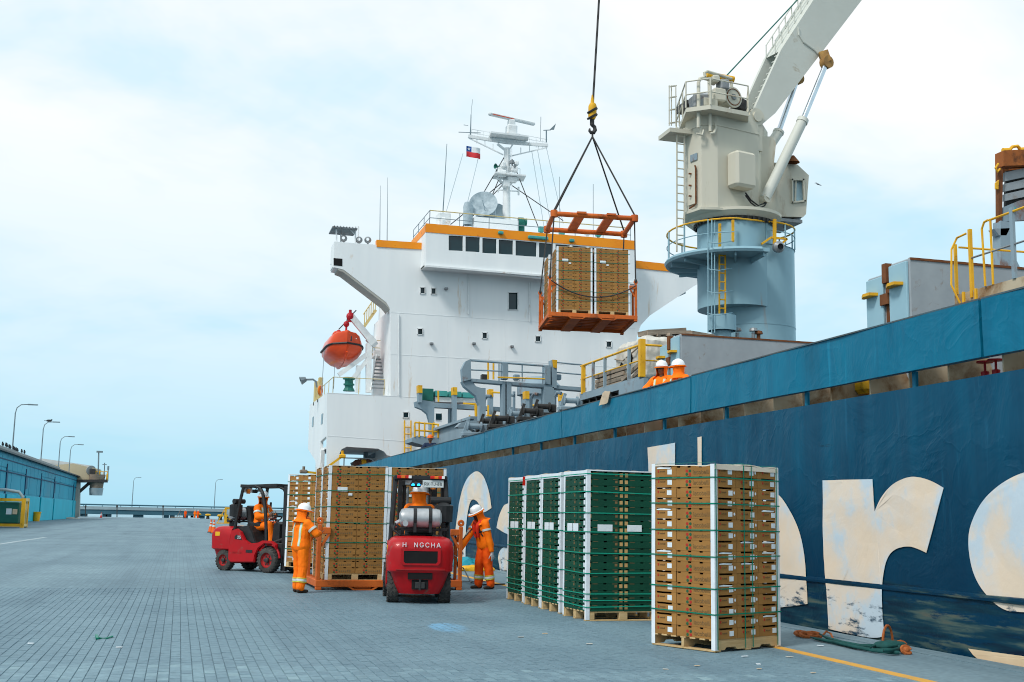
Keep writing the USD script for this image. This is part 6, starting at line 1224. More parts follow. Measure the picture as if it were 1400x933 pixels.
for dz in (.1, .32): 
    P = np.array([HR(809.5, 164)+np.array([.154*math.sin(a), -.154*math.cos(a), dz+.09*math.sin(a*1.2)]) for a in np.linspace(-1.6, 1.6, 9)]); obj('black_stripe', MB().path(P, .045, 5), M['black_plastic'], hb, w=True)
obj('rope_socket', MB().lathe([(.09, 0), (.06, .3), (.03, .5)], HR(809.8, 149), n=10), M['safety_yellow'], hb, w=True, s=40)
obj('swivel', MB().tube(HR(809.5, 171.5), HR(809.5, 164), .08, 8), M['dark_steel'], hb, w=True)
obj('hook', MB().path([HR(*q) for q in ((809.6, 171), (812.8, 174), (813.6, 178), (811.5, 181.5), (808, 181.5), (805.8, 179), (806.3, 176))], [.07, .07, .075, .075, .065, .05, .03], 8).tube(HR(810, 181), HR(810, 187), .035, 6), M['dark_steel'], hb, w=True, s=40)
obj('hoist_rope', MB().path([HR(810.6, 142), HR(819, 0), HR(826, -120), HR(833, -240)], .04, 6), M['dark_steel'], '/World', label='dark hoist rope running up out of the picture from the hook', cat='rope')
for k, lb in (('nl', 'left near'), ('nr', 'right near'), ('fr', 'right far'), ('fl', 'left far')):
    s = obj('sling', MB().tube(HR(810, 187), sp[k]+np.array([0, 0, .12]), .03, 6), M['dark_steel'], '/World', label='dark wire sling from hook to the %s corner of the orange spreader' % lb, cat='sling', group='slings above the spreader')
    e = {'nl': (-1.455, -1.005), 'nr': (1.455, -1.005), 'fl': (-1.455, 1.005), 'fr': (1.455, 1.005)}[k]
    eye = hc0+in_cage((e[0], e[1], 1.40)); obj('hanger', MB().tube(sp[k]-np.array([0, 0, .1]), eye, .024, 6).ell(eye, (.05, .05, .09)), M['dark_steel'], '/World', label='dark wire hanger from spreader down to the %s cage post' % lb, cat='hanger', group='hangers below the spreader')
a, b = hc0+in_cage((-1.42, -1.1, 1.25)), hc0+in_cage((1.45, -1.1, 1.22)); obj('slack_rope', MB().path([a+(b-a)*u-np.array([0, 0, .48*4*u*(1-u)]) for u in np.linspace(0, 1, 13)], .022, 6), M['dark_steel'], '/World', label='slack dark rope sagging across the front of the hanging cage', cat='rope')
# ================================================================== forklift trucks
def forklift(label, loc, rz):
    t = thing('forklift', label, 'forklift', loc, rz, 'red forklift trucks'); o = lambda n, m, mt, par=None, **k: obj(n, m, M[mt], par or t, **k)
    X, Z_ = (1, 0, 0), (0, 0, 1)
    # profile in (y, z); front axle y=0, rear axle y=-1.55
    def prof(p, w, mt, name, par=None, x0=None, bev=.02, **k):
        P = Polygon(p)
        x = -w/2 if x0 is None else x0
        b = min(bev, w/3); I = P.buffer(-b, join_style=1)
        m = MB().ext(P, w-2*b, (x+b, 0, 0), (0, 1, 0), Z_)
        if bev and not I.is_empty and hasattr(I, 'exterior'): m = MB(); hull_bev(m, P, I, x, w, b)
        return o(name, m, mt, par, **k)
    def hull_bev(m, P, I, x, w, b): m.ext(I, w, (x, 0, 0), (0, 1, 0), Z_); m.ext(P, w-2*b, (x+b, 0, 0), (0, 1, 0), Z_)
    # counterweight: rounded plan, shaped rear
    def cw():
        n = 15; rows = []
        zs = [(.17, .36, -1.60, -1.98), (.30, .42, -1.50, -2.03), (.52, .50, -1.35, -2.06), (.56, .565, -1.35, -2.10), (.90, .575, -1.30, -2.11), (1.04, .555, -1.28, -2.07), (1.11, .50, -1.28, -1.98), (1.14, .42, -1.28, -1.85)]
        V, F = [], []
        for z, w, yf, yr in zs:
            r = .30; ring = [(w, yf)]
            for a in np.linspace(0, math.pi/2, 7): ring.append((w-r+r*math.cos(a), yr+r*.75-r*.75*math.sin(a)))
            ring += [(-x_, y_) for x_, y_ in ring[::-1]]
            V += [(a, b, z) for a, b in ring]
        m = len(ring)
        for k in range(len(zs)-1):
            for i in range(m): j = (i+1) % m; F += [[k*m+i, (k+1)*m+j, k*m+j], [k*m+i, (k+1)*m+i, (k+1)*m+j]]
        V.append((0, -1.6, 1.15)); V.append((0, -1.6, .17)); e = (len(zs)-1)*m
        for i in range(m): j = (i+1) % m; F += [[e+i, len(V)-2, e+j], [i, j, len(V)-1]]
        return np.array(V, float), np.array(F)
    c = o('counterweight', cw(), 'truck_red', s=38)
    def yrear(z): return float(np.interp(z, [.17, .30, .52, .56, .90, 1.04, 1.11], [-1.98, -2.03, -2.06, -2.10, -2.11, -2.07, -1.98]))
    o('vent_opening', MB().ext(Polygon([(-.26, .69), (.26, .69), (.29, .72), (.29, .90), (-.29, .90), (-.29, .72)]).buffer(.012), .02, (0, -2.10, 0), X, Z_), 'black_matte', c)
    o('vent_rim', MB().ext(Polygon([(-.30, .66), (.30, .66), (.34, .71), (.34, .94), (-.34, .94), (-.34, .71)]).difference(Polygon([(-.26, .69), (.26, .69), (.29, .72), (.29, .90), (-.29, .90), (-.29, .72)])), .03, (0, -2.095, 0), X, Z_), 'truck_red', c)
    o('slot', MB().ext(Polygon([(-.2, .43), (.2, .43), (.2, .52), (-.2, .52)]).buffer(.01), .03, (0, -2.045, 0), X, Z_), 'black_matte', c)
    o('hitch', MB().ext(Polygon([(-.13, .26), (.13, .26), (.13, .40), (-.13, .40)]).buffer(.01), .03, (0, -2.02, 0), X, Z_), 'black_matte', c)
    o('hitch_pin', MB().box((-.045, -2.045, .32), (.075, .06, .11), .01).box((.05, -2.045, .32), (.075, .06, .11), .01).tube((0, -2.07, .24), (0, -2.07, .42), .018, 6), 'dark_steel', c)
    o('seam', MB().box((0, -2.087, .585), (.84, .05, .014)), 'rim_red', c)
    x = -.325
    for ch in 'H NGCHA':                                   # the second letter is missing on the truck too
        if ch != ' ': o('letter', place(lettering(ch, .078, .012), (x, -2.108, .965), X, Z_), 'label_white', c)
        x += .098
    o('sticker', MB().add(chbox(.02, .13, .17, .005), None, (-.565, -1.80, .90)).add(chbox(.02, .17, .11, .005), None, (.567, -1.76, .93)), 'safety_yellow', c)
    # chassis sides and hood
    side = [(-1.36, .30), (-1.36, .60), (-1.30, 1.02), (-1.1, 1.08), (-.95, 1.0), (-.80, .80), (-.62, .72), (-.36, .74), (-.2, .80), (.1, .80), (.28, .72), (.28, .60), (.12, .72), (-.12, .72), (-.32, .60), (-.42, .42), (-.44, .25), (-1.25, .22)]
    for s in (-1, 1): prof(side, .10, 'truck_red', 'side_panel', x0=.47 if s > 0 else -.57)
    hull_ = o('chassis', MB().box((0, -.6, .42), (.92, 1.7, .35), .02).box((0, .2, .5), (.80, .25, .5), .02), 'dark_steel')
    prof([(-1.35, .6), (-1.28, 1.12), (-.80, 1.16), (-.66, 1.0), (-.52, .72), (-.4, .62)], .90, 'black_plastic', 'engine_hood')
    o('floor_plate', MB().box((0, -.20, .655), (.92, .5, .04)).box((0, -.33, .50), (1.06, .30, .04)), 'black_plastic')
    o('dashboard', MB().ext([(-.10, .66), (.16, .66), (.16, 1.22), (.04, 1.28), (-.04, 1.20)], .66, (-.33, 0, 0), (0, 1, 0), Z_), 'black_plastic')
    o('tilt_cylinder', MB().tube((-.3, -.3, .68), (-.3, .3, .85), .045, 8).tube((.3, -.3, .68), (.3, .3, .85), .045, 8), 'dark_steel')
    for s in (-1, 1):
        o('side_mark', MB().box((s*.573, -.62, .52), (.012, .22, .07)), 'black_plastic'); o('badge', MB().ext([(-1.13, .80), (-1.02, .86), (-.90, .80), (-.90, .86), (-1.02, .94), (-1.13, .90)] if 0 else [(-1.14, .82), (-.88, .80), (-.96, .90), (-1.08, .93), (-1.15, .88)], .008 if s > 0 else -.008, (s*.571, 0, 0), (0, 1, 0), Z_), 'black_plastic')
        ex = (0, s, 0)
        o('badge_number', place(lettering('25', .075, .006), (s*.578, -1.05 if s > 0 else -.95, .825), ex, Z_), 'label_white')
        o('side_lettering', place(lettering('HANGCHA', .05, .004), (s*.571, -1.22 if s > 0 else -.86, .45), ex, Z_), 'rim_red')
    # seat
    o('seat', MB().add(chbox(.50, .50, .14, .04), None, (0, -.80, 1.19)).add(chbox(.48, .14, .52, .05), np.array([[1, 0, 0], [0, .97, -.22], [0, .22, .97]]), (0, -1.06, 1.42)), 'black_plastic')
    # wheels
    def wheel(x, y, r, w, rr, nm, s):
        tread = [(rr, -w/2), (r*.86, -w/2), (r*.96, -w*.42), (r, -w*.3), (r, w*.3), (r*.96, w*.42), (r*.86, w/2), (rr, w/2)]
        wl = o(nm, MB().lathe(tread, (x, y, r), (s, 0, 0), n=30), 'rubber', s=40)
        lug = MB()
        for k in range(22):
            a = 2*math.pi*k/22; d = np.array([0, math.cos(a), math.sin(a)]); e = np.array([0, -math.sin(a), math.cos(a)]); 
            for q in (-1, 1): p = np.array([x, y, r])+d*r*.985; lug.beam(p+np.array([q*w*.08, 0, 0])+e*.0, p+np.array([q*w*.46, 0, 0])-e*.05-d*r*.05, .045, .03, up=d)
        o('tread', lug, 'rubber', wl)
        o('rim', MB().lathe([(rr+.005, w*.42), (rr*.93, w*.44), (rr*.86, w*.28), (rr*.45, w*.22), (0, w*.22)], (x, y, r), (s, 0, 0), n=24), 'rim_red', wl, s=40)
        o('hub', MB().lathe([(rr*.36, w*.2), (rr*.34, w*.5), (rr*.22, w*.56), (0, w*.56)], (x, y, r), (s, 0, 0), n=14), 'dark_steel', wl, s=40)
        nut = MB()
        for k in range(6): a = 2*math.pi*k/6; nut.tube((x+s*w*.2, y+rr*.6*math.cos(a), r+rr*.6*math.sin(a)), (x+s*w*.3, y+rr*.6*math.cos(a), r+rr*.6*math.sin(a)), .022, 6)
        o('wheel_nuts', nut, 'dark_steel', wl)
    for s in (-1, 1): wheel(s*.49, 0, .315, .23, .19, 'front_wheel', s); wheel(s*.45, -1.55, .265, .20, .15, 'rear_wheel', s)
    for s in (-1, 1): o('fender', MB().lathe([(.36, -.12), (.38, -.12), (.38, .12), (.36, .12)], (s*.485, 0, .33), (1, 0, 0), n=14, a0=-10, a1=200) if 0 else MB().path([(s*.5, .36*math.cos(a), .34+.37*math.sin(a)) for a in np.linspace(.1, 2.6, 9)], .03, 6), 'truck_red')
    o('axle', MB().tube((-.42, 0, .315), (.42, 0, .315), .09, 10).tube((-.42, -1.55, .265), (.42, -1.55, .265), .07, 8), 'dark_steel')
    # overhead guard
    for s in (-1, 1):
        o('rear_pillar', MB().path([(s*.51, -1.22, 1.02), (s*.50, -1.16, 1.5), (s*.45, -1.05, 2.14)], .042, 6), 'black_plastic')
        o('front_pillar', MB().path([(s*.50, -.10, .66), (s*.50, -.13, 1.0), (s*.47, -.22, 1.55), (s*.45, -.36, 1.98), (s*.45, -.46, 2.13), (s*.45, -.6, 2.18)], .045, 6), 'black_plastic')
        o('roof_side', MB().beam((s*.45, -1.12, 2.17), (s*.45, .12, 2.20), .07, .075, ch=.01), 'black_plastic')
    o('roof_end', MB().box((0, -1.10, 2.18), (.96, .08, .08), .01), 'black_plastic'); o('roof_end', MB().box((0, .10, 2.20), (.96, .07, .07), .01), 'black_plastic')
    for k in range(5): o('roof_bar', MB().beam((-.3+k*.15, -1.07, 2.19), (-.3+k*.15, .08, 2.205), .028, .05), 'black_plastic')
    for s in (-1, 1):
        lc = o('tail_light', MB().box((s*.30, -1.155, 2.19), (.26, .05, .055), .008), 'lamp_red'); 
        o('amber_lens', MB().box((s*.30-.02, -1.183, 2.19), (.07, .02, .05), .004), 'lamp_amber', lc); o('white_lens', MB().box((s*.30+.105, -1.183, 2.19), (.055, .02, .05), .004), 'lamp_white', lc)
    pl = o('number_plate', MB().box((.225, -1.135, 2.075), (.38, .012, .13), .003), 'plate_white')
    o('plate_lettering', place(lettering('RX·TJ·68', .054, .003), (.06, -1.1415, 2.045), X, Z_), 'black_plastic', pl)
    o('plate_bracket', MB().box((-.22, -1.12, 2.09), (.12, .05, .09), .01), 'grey_steel')
    bl = o('blue_light', MB().box((-.09, -1.16, 2.055), (.2, .07, .09), .02).tube((-.09, -1.13, 2.09), (-.09, -1.1, 2.15), .015, 6), 'black_plastic')
    for dx in (-.14, -.04): o('blue_lens', MB().tube((dx, -1.196, 2.05), (dx, -1.203, 2.045), .029, 12), 'blue_lamp', bl)
    o('beacon', MB().tube((.23, -1.08, 1.98), (.23, -1.08, 2.1), .05, 10), 'lamp_amber')
    # gas bottle
    tk = o('gas_bottle', MB().lathe([(0, -.38), (.08, -.375), (.15, -.34), (.168, -.27), (.168, .27), (.15, .34), (.08, .375), (0, .38)], (0, -1.52, 1.46), (1, 0, 0), n=24), 'silver', s=35)
    for dx in (-.10, .17): o('bottle_strap', MB().lathe([(.168, -.03), (.176, -.03), (.176, .03), (.168, .03)], (dx, -1.52, 1.46), (1, 0, 0), n=24).box((dx, -1.67, 1.29), (.05, .05, .16)), 'black_plastic', tk)
    o('bottle_valve', MB().tube((-.36, -1.54, 1.40), (-.44, -1.56, 1.36), .035, 8).tube((-.27, -1.66, 1.36), (-.27, -1.72, 1.36), .05, 10), 'silver', tk)
    o('gas_hose', MB().path([(-.44, -1.56, 1.36), (-.47, -1.6, 1.24), (-.36, -1.62, 1.16), (-.25, -1.5, 1.13)], .02, 6), 'black_plastic', tk)
    o('bottle_cradle', MB().box((0, -1.5, 1.26), (.95, .10, .05), .008).box((-.36, -1.45, 1.2), (.05, .2, .14)).box((.36, -1.45, 1.2), (.05, .2, .14)).beam((-.47, -1.5, 1.26), (-.50, -1.2, 1.35), .04, .04).beam((.47, -1.5, 1.26), (.5, -1.2, 1.35), .04, .04), 'black_plastic')
    o('exhaust', MB().tube((.18, -1.26, 1.78), (.55, -1.26, 1.78), .065, 10).lathe([(.065, 0), (.16, .02), (.17, .3), (.06, .36)], (.42, -1.30, 1.38), n=14), 'black_plastic')
    o('mirror', MB().box((-.5, -.95, 1.70), (.05, .05, .16), .01).tube((-.47, -.98, 1.62), (-.46, -1.05, 1.56), .02, 6), 'black_plastic')
    # steering, levers
    o('steering_wheel', MB().lathe([(.17+.018*math.cos(a), .018*math.sin(a)) for a in np.linspace(0, 2*math.pi, 7)], (0, -.30, 1.33), (0, -.5, .86), n=18).tube((0, -.05, 1.18), (0, -.30, 1.33), .03, 8).beam((-.16, -.3, 1.33), (.16, -.3, 1.33), .03, .015), 'black_plastic')
    for k in range(3): o('lever', MB().tube((.2+k*.06, -.02, 1.2), (.2+k*.06, -.12, 1.42), .010, 6).ell((.2+k*.06, -.12, 1.43), (.022, .022, .022)), 'black_plastic')
    # mast, carriage, forks
    for s in (-1, 1):
        o('mast_rail', MB().box((s*.33, .36, 1.12), (.09, .16, 2.12), .008), 'black_plastic'); o('inner_rail', MB().box((s*.25, .40, 1.16), (.06, .12, 2.1), .006), 'dark_steel')
        o('lift_cylinder', MB().tube((s*.19, .33, .2), (s*.19, .33, 1.7), .04, 10).tube((s*.19, .33, 1.7), (s*.19, .33, 2.05), .026, 8), 'grey_steel')
    for z in (.35, 1.3, 2.12): o('mast_tie', MB().box((0, .30, z), (.62, .05, .10), .006), 'black_plastic')
    o('lift_chain', MB().beam((-.06, .38, .6), (-.06, .38, 2.0), .03, .02).beam((.06, .38, .6), (.06, .38, 2.0), .03, .02), 'dark_steel')
    o('carriage', MB().box((0, .50, .30), (1.0, .05, .1), .006).box((0, .50, .68), (1.0, .05, .1), .006), 'black_plastic')
    br = MB()
    for k in range(7): br.box((-.45+k*.15, .5, 1.0), (.03, .04, .6))
    o('load_backrest', br.box((0, .5, 1.32), (.98, .04, .05)), 'black_plastic')
    for s in (-1, 1): o('fork', MB().box((s*.26, .545, .42), (.12, .045, .62), .006).box((s*.26, 1.05, .145), (.12, 1.05, .04), .006), 'dark_steel')
    return t
fr_, fl2 = atz(608.5, 823.4), atz(534, 823.4); rc = (fr_+fl2)/2; HD2 = -9.0
a = math.radians(HD2); hx = np.array([-math.sin(a), math.cos(a)]); loc2 = (rc[0]+hx[0]*1.50, rc[1]+hx[1]*1.50, 0)
truck2 = forklift('red forklift seen from behind, facing the loaded cage on the quay', loc2, HD2)
rw = atz(305.5, 780.2); HD1 = -137.0; a = math.radians(HD1); hx1 = np.array([-math.sin(a), math.cos(a)]); rx1 = np.array([math.cos(a), math.sin(a)])
c1_ = rw[:2]-rx1*.50+hx1*1.55; loc1 = (c1_[0], c1_[1], 0)
truck1 = copy(truck2, 'red forklift at the left carrying a brown carton pallet, seen from its side', loc1, HD1)
pc = c1_+hx1*1.13; copy(bproto, 'brown carton pallet carried on the forks of the left forklift', (pc[0], pc[1], .17), HD1-90)
# the lit blue spot lamps of the right forklift
lp = np.array([loc2[0], loc2[1], 0])+np.array([math.cos(math.radians(HD2))*-.09+math.sin(math.radians(HD2))*1.24, math.sin(math.radians(HD2))*-.09-math.cos(math.radians(HD2))*1.24, 2.035])
tg = atz(612, 857.5); L = UsdLux.SphereLight.Define(stage, '/World/forklift_blue_lamp'); L.CreateRadiusAttr(.02); L.CreateIntensityAttr(1.0); L.CreateNormalizeAttr(True); L.CreateColorAttr(Gf.Vec3f(.05, .5, 1.0)); L.CreateExposureAttr(6.1)
sh_ = UsdLux.ShapingAPI.Apply(L.GetPrim()); sh_.CreateShapingConeAngleAttr(3.3); sh_.CreateShapingConeSoftnessAttr(.7)
d = tg-lp; d /= np.linalg.norm(d); z_ = -d; x__ = np.cross([0, 0, 1.0], z_); x__ /= np.linalg.norm(x__); y__ = np.cross(z_, x__)
L.AddTransformOp().Set(Gf.Matrix4d(*x__, 0, *y__, 0, *z_, 0, *lp, 1))
# ================================================================== people
def msphere(p, r, n=10): return m3.Manifold.sphere(float(r), n).translate([float(q) for q in p])
def bone(p, q, r1, r2, n=12): return m3.Manifold.batch_hull([msphere(p, r1, n), msphere(q, r2, n)])
def blob(pts, n=12): return m3.Manifold.batch_hull([msphere(p, r, n) for p, r in pts])
def fuse(parts, L=.035, it=8, wr=0.0, ws=9.0, seed=0):
    m = m3.Manifold.batch_boolean(parts, m3.OpType.Add).refine_to_length(L)
    v, f = arr(m); t = trimesh.Trimesh(v, f); trimesh.smoothing.filter_taubin(t, iterations=it)
    v = np.array(t.vertices)
    if wr:
        n = np.array(t.vertex_normals); b = meshkit.fbm(v*np.array([ws, ws, ws*.8]), 3, seed)-.5; v = v+n*(b*2*wr)[:, None]
    return v, np.array(t.faces)
U = lambda v: np.asarray(v, float)/np.linalg.norm(v)
def V3(*a): return np.array(a, float)
def hand(w, d, pn, curl, r=.0085, s=1.0, thumb=1):
    """palm plus five fingers from wrist w along d; pn = palm normal; curl in radians per joint"""
    d = U(d); pn = U(pn-(pn@d)*d); sd = np.cross(d, pn)*thumb; out = []
    k0 = w+d*.085*s
    out.append(blob([(w, .024*s), (w+d*.03*s+sd*.025*s, .017*s), (w+d*.03*s-sd*.025*s, .016*s), (k0+sd*.033*s, .013*s), (k0-sd*.03*s, .012*s)], 10))
    for i, (o, L) in enumerate(((.033, .072), (.012, .082), (-.010, .076), (-.031, .060))):
        p = k0+sd*o*s; dirn = d.copy(); rr = r*s
        for j, fr in enumerate((.45, .32, .23)):
            c = curl*(1+.12*i); dirn = U(dirn*math.cos(c)+pn*math.sin(c)); pn2 = pn
            q = p+dirn*L*fr*s; out.append(bone(p, q, rr, rr*.9, 8)); p = q; rr *= .9
    p = w+d*.025*s+sd*.03*s; dirn = U(d*.6+sd*.75+pn*.25)
    for L, rr in ((.042, .0115), (.032, .0100), (.025, .0085)):
        q = p+dirn*L*s; out.append(bone(p, q, rr*s, rr*.9*s, 8)); p = q; dirn = U(dirn+d*.35+pn*curl*.5)
    return out
def stand(lean=0.0, lean_s=0.0, head=(0, 0, 0), feet=((-.11, .0), (.11, .0)), hands=None, elb=None, h=1.0, turn=0.0):
    """standing joints, facing +y; hands are wrist positions"""
    J = {}
    for s, k in ((-1, 'l'), (1, 'r')):
        fx, fy = feet[0] if s < 0 else feet[1]
        J['an'+k] = V3(fx, fy, .09); J['hi'+k] = V3(s*.095, 0, .93); J['kn'+k] = (J['an'+k]+J['hi'+k])/2+V3(0, .035, .02)
    up = U(V3(lean_s, lean, 1)); ct, st = math.cos(turn), math.sin(turn); rt = V3(ct, st, 0)
    J['pel'] = V3(0, 0, .97); J['wai'] = J['pel']+up*.15; J['che'] = J['pel']+up*.36; J['nec'] = J['pel']+up*.52
    for s, k in ((-1, 'l'), (1, 'r')): J['sh'+k] = J['pel']+up*.455+rt*s*.185
    J['hed'] = J['nec']+U(V3(head[0], head[1], 1))*.155
    for s, k in ((-1, 'l'), (1, 'r')):
        w = V3(*hands[k]) if hands and k in hands else J['sh'+k]+V3(s*.09, .05, -.54)
        J['wr'+k] = w; m = (J['sh'+k]+w)/2; L = np.linalg.norm(w-J['sh'+k]); b = math.sqrt(max(.0, .285**2-(L/2)**2))
        e = V3(*(elb[k] if elb and k in elb else (s*.5, -.8, -.4))); ax = U(w-J['sh'+k]); e = U(e-(e@ax)*ax); J['el'+k] = m+e*b
    return J
def sit(hands=None, elb=None, head=(0, 0), lean=-.06, turn=0.0):
    J = stand(lean, 0, (head[0], head[1], 0), hands=None)
    for k in J: J[k] = J[k]-V3(0, 0, .87)
    for s, k in ((-1, 'l'), (1, 'r')):
        J['hi'+k] = V3(s*.1, 0, .08); J['kn'+k] = V3(s*.15, .42, .13); J['an'+k] = V3(s*.14, .52, -.34)
    J2 = stand(lean, 0, head=(head[0], head[1], 0), hands=None)
    for s, k in ((-1, 'l'), (1, 'r')):
        w = V3(*hands[k]); J['wr'+k] = w; sh = J['sh'+k]; m = (sh+w)/2; L = np.linalg.norm(w-sh); b = math.sqrt(max(0, .285**2-(L/2)**2)); e = V3(*(elb[k] if elb else (s*.6, -.3, -.8))); ax = U(w-sh); e = U(e-(e@ax)*ax); J['el'+k] = m+e*b
    return J
def band(m, p, q, t, r1, w=.05, n=14, grow=.012):
    """ring round the limb p-q at fraction t"""
    p, q = np.asarray(p), np.asarray(q); d = U(q-p); c = p+(q-p)*t; m.lathe([(r1+grow, -w/2), (r1+grow+.002, 0), (r1+grow, w/2)], c, d, n=n)
def strip(surf, pts, wdir, width, view, off=.004):
    """ribbon laid on a garment: pts are a path, rays are cast along -view"""
    t = trimesh.Trimesh(*surf, process=False); pts = [np.asarray(p, float) for p in pts]; P = []
    for a, b in zip(pts[:-1], pts[1:]): P += [a+(b-a)*u for u in np.linspace(0, 1, 8, endpoint=False)]
    P.append(pts[-1]); rows = []
    view = U(view); wd = U(wdir)
    for p in P:
        row = []
        for s in (-.5, 0, .5):
            o = p+wd*width*s+view*.6; loc, _, _ = t.ray.intersects_location([o], [-view], multiple_hits=False)
            row.append(loc[0]+view*off if len(loc) else None)
        if all(x is not None for x in row): rows.append(row)
    if len(rows) < 2: return None
    v = np.array(rows).reshape(-1, 3); n = len(rows); i = np.arange(n*3).reshape(n, 3)
    f = np.concatenate([np.c_[i[:-1, :-1].ravel(), i[1:, :-1].ravel(), i[1:, 1:].ravel()], np.c_[i[:-1, :-1].ravel(), i[1:, 1:].ravel(), i[:-1, 1:].ravel()]])
    return v, f
def person(label, loc, rz, J, face=(0, 1, 0), cloth='hivis', hat='hat_white', cape='hivis', skin='skin', gloves=None, glasses=False, group=None, stripes='back', legband=True, armband=False, curl=.45, palms=None, detail=1, scarf=None, lower=True, seed=1, fine=.032, size=1.0):
    t = thing('person', label, 'person', loc, rz, group); UsdGeom.Xformable(stage.GetPrimAtPath(t)).AddScaleOp().Set(Gf.Vec3f(size, size, size)); o = lambda n, m, mt, par=None, **k: obj(n, m, M[mt], par or t, **k)
    up = U(J['nec']-J['pel']); hc = J['hed']; F = U(V3(*face)); hu = U(hc-J['nec']*1.0); F = U(F-(F@hu)*hu); R = np.cross(F, hu)
    hp = lambda r, f, u: hc+R*r+F*f+hu*u
    P = [blob([(hp(0, -.025, .055), .083), (hp(0, .025, .06), .078), (hp(0, .045, -.01), .062), (hp(0, .055, -.075), .036), (hp(.035, .02, -.06), .036), (hp(-.035, .02, -.06), .036)], 14),
         blob([(hp(0, .092, .022), .010), (hp(0, .112, -.012), .014), (hp(.012, .095, -.016), .010), (hp(-.012, .095, -.016), .010)], 8),
         blob([(hp(.022, .085, -.048), .011), (hp(-.022, .085, -.048), .011), (hp(0, .094, -.044), .012)], 8), bone(hp(.04, .082, .038), hp(-.04, .082, .038), .013, .013, 8),
         bone(hp(.083, -.005, .015), hp(.080, -.012, -.025), .016, .011, 8), bone(hp(-.083, -.005, .015), hp(-.080, -.012, -.025), .016, .011, 8),
         bone(J['nec']-up*.06, hp(0, -.015, -.04), .058, .056), blob([(J['shl'], .06), (J['shr'], .06), (J['che'], .1), (J['wai'], .1)]), blob([(J['wai'], .1), (J['hil'], .085), (J['hir'], .085)])]
    for k in 'lr':
        P += [bone(J['sh'+k], J['el'+k], .045, .036), bone(J['el'+k], J['wr'+k], .036, .026), bone(J['hi'+k], J['kn'+k], .075, .05), bone(J['kn'+k], J['an'+k], .05, .035)]
        fd = U(J['wr'+k]-J['el'+k]); pn = V3(*(palms[k])) if palms and k in palms else V3(-1 if k == 'r' else 1, .3, 0)
        P += hand(J['wr'+k]+fd*.02, fd, pn, curl, thumb=(1 if k == 'r' else -1))
    body = o('body', fuse(P, .020 if detail > 1 else .03, 6), skin, s=True)
    for s in (-1, 1):
        o('eye', MB().ell(hp(s*.032, .090, .020), (.012, .012, .009), 1), 'eye_white', body); o('pupil', MB().ell(hp(s*.032, .1005, .020), (.0055, .0045, .0055), 1), 'lens', body)
    o('mouth', MB().add(chbox(.045, .006, .008, .002), np.array([R, F, hu]).T, hp(0, .1015, -.047)), 'deck_red', body)
    # clothes
    jk = [blob([(J['shl'], .085), (J['shr'], .085), (J['che'], .145), (J['nec']-up*.07, .07)]), blob([(J['che']+V3(.08, 0, 0), .132), (J['che']-V3(.08, 0, 0), .132), (J['wai']+V3(.075, 0, -.02), .138), (J['wai']-V3(.075, 0, .02), .138)]),
          blob([(J['wai']+V3(.075, 0, -.02), .140), (J['wai']-V3(.075, 0, .02), .140), (J['pel']*.5+(J['hil'])*.5+V3(-.04, 0, -.0), .152), (J['pel']*.5+J['hir']*.5+V3(.04, 0, -.0), .152)])]
    for k in 'lr': jk += [bone(J['sh'+k], J['el'+k], .092, .080), bone(J['el'+k], J['wr'+k]+(J['el'+k]-J['wr'+k])*.10, .080, .062)]
    jm = fuse(jk, fine, 7, .013, 10, seed); jkp = o('jacket', jm, cloth, s=True)
    if lower:
        tr = [blob([(J['pel'], .125), (J['hil'], .125), (J['hir'], .125)])]
        for k in 'lr':
            cu = J['an'+k]+(J['kn'+k]-J['an'+k])*.06; tr += [bone(J['hi'+k], J['kn'+k], .125, .102), bone(J['kn'+k], cu, .100, .096)]
        tm = fuse(tr, fine, 7, .016, 9, seed+5); trp = o('trousers', tm, cloth if cloth != 'hivis' else ('hivis_red' if stripes == 'harness' else 'hivis'), s=True)
        for k in 'lr':
            a = J['an'+k]; kd = U(V3(*(J['kn'+k]-a))*V3(1, 1, 0)+V3(0, 1e-3, 0)); td = V3(0.1 if k == 'r' else -.1, 1, 0)
            td = U(td) if J['kn'+k][2] > .2 or True else td
            bt = fuse([blob([(a+V3(0, -.05, -.045), .042), (a+td*.07+V3(0, 0, -.050), .040), (a+V3(0, -.01, .02), .05)]), blob([(a+td*.06+V3(0, 0, -.052), .040), (a+td*.16+V3(0, 0, -.056), .034)])], .03, 4); bt[0][:, 2] = np.maximum(bt[0][:, 2], a[2]-.088)
            o('boot', bt, 'boot', s=True)
            if legband: 
                m = MB(); band(m, J['kn'+k], a, .62, .098, .045); o('reflective_band', m, 'reflect', trp, s=True)
                for dt in (-.085, .085): m = MB(); band(m, J['kn'+k], a, .62+dt, .098, .018, grow=.0105); o('lime_edge', m, 'lime', trp, s=True)
    rgt = U(J['shr']-J['shl']); fwd = np.cross(up, rgt)
    if stripes in ('back', 'both'):
        for s in (-1, 1):
            for sg, nm in ((-1, 'back'), (1, 'front')):
                q = [J['pel']+rgt*s*.115-up*.02, J['che']+rgt*s*.115-up*.05, J['che']+rgt*s*.11+up*.10]
                for w_, mt, off in ((.066, 'lime', .003), (.042, 'reflect', .006)):
                    g = strip(jm, q, rgt, w_, fwd*sg, off)
                    if g is not None: o('reflective_stripe', g, mt, jkp, s=True)
    if armband:
        for k in 'lr': m = MB(); band(m, J['sh'+k], J['el'+k], .55, .086, .05); o('reflective_band', m, 'reflect', jkp, s=True)
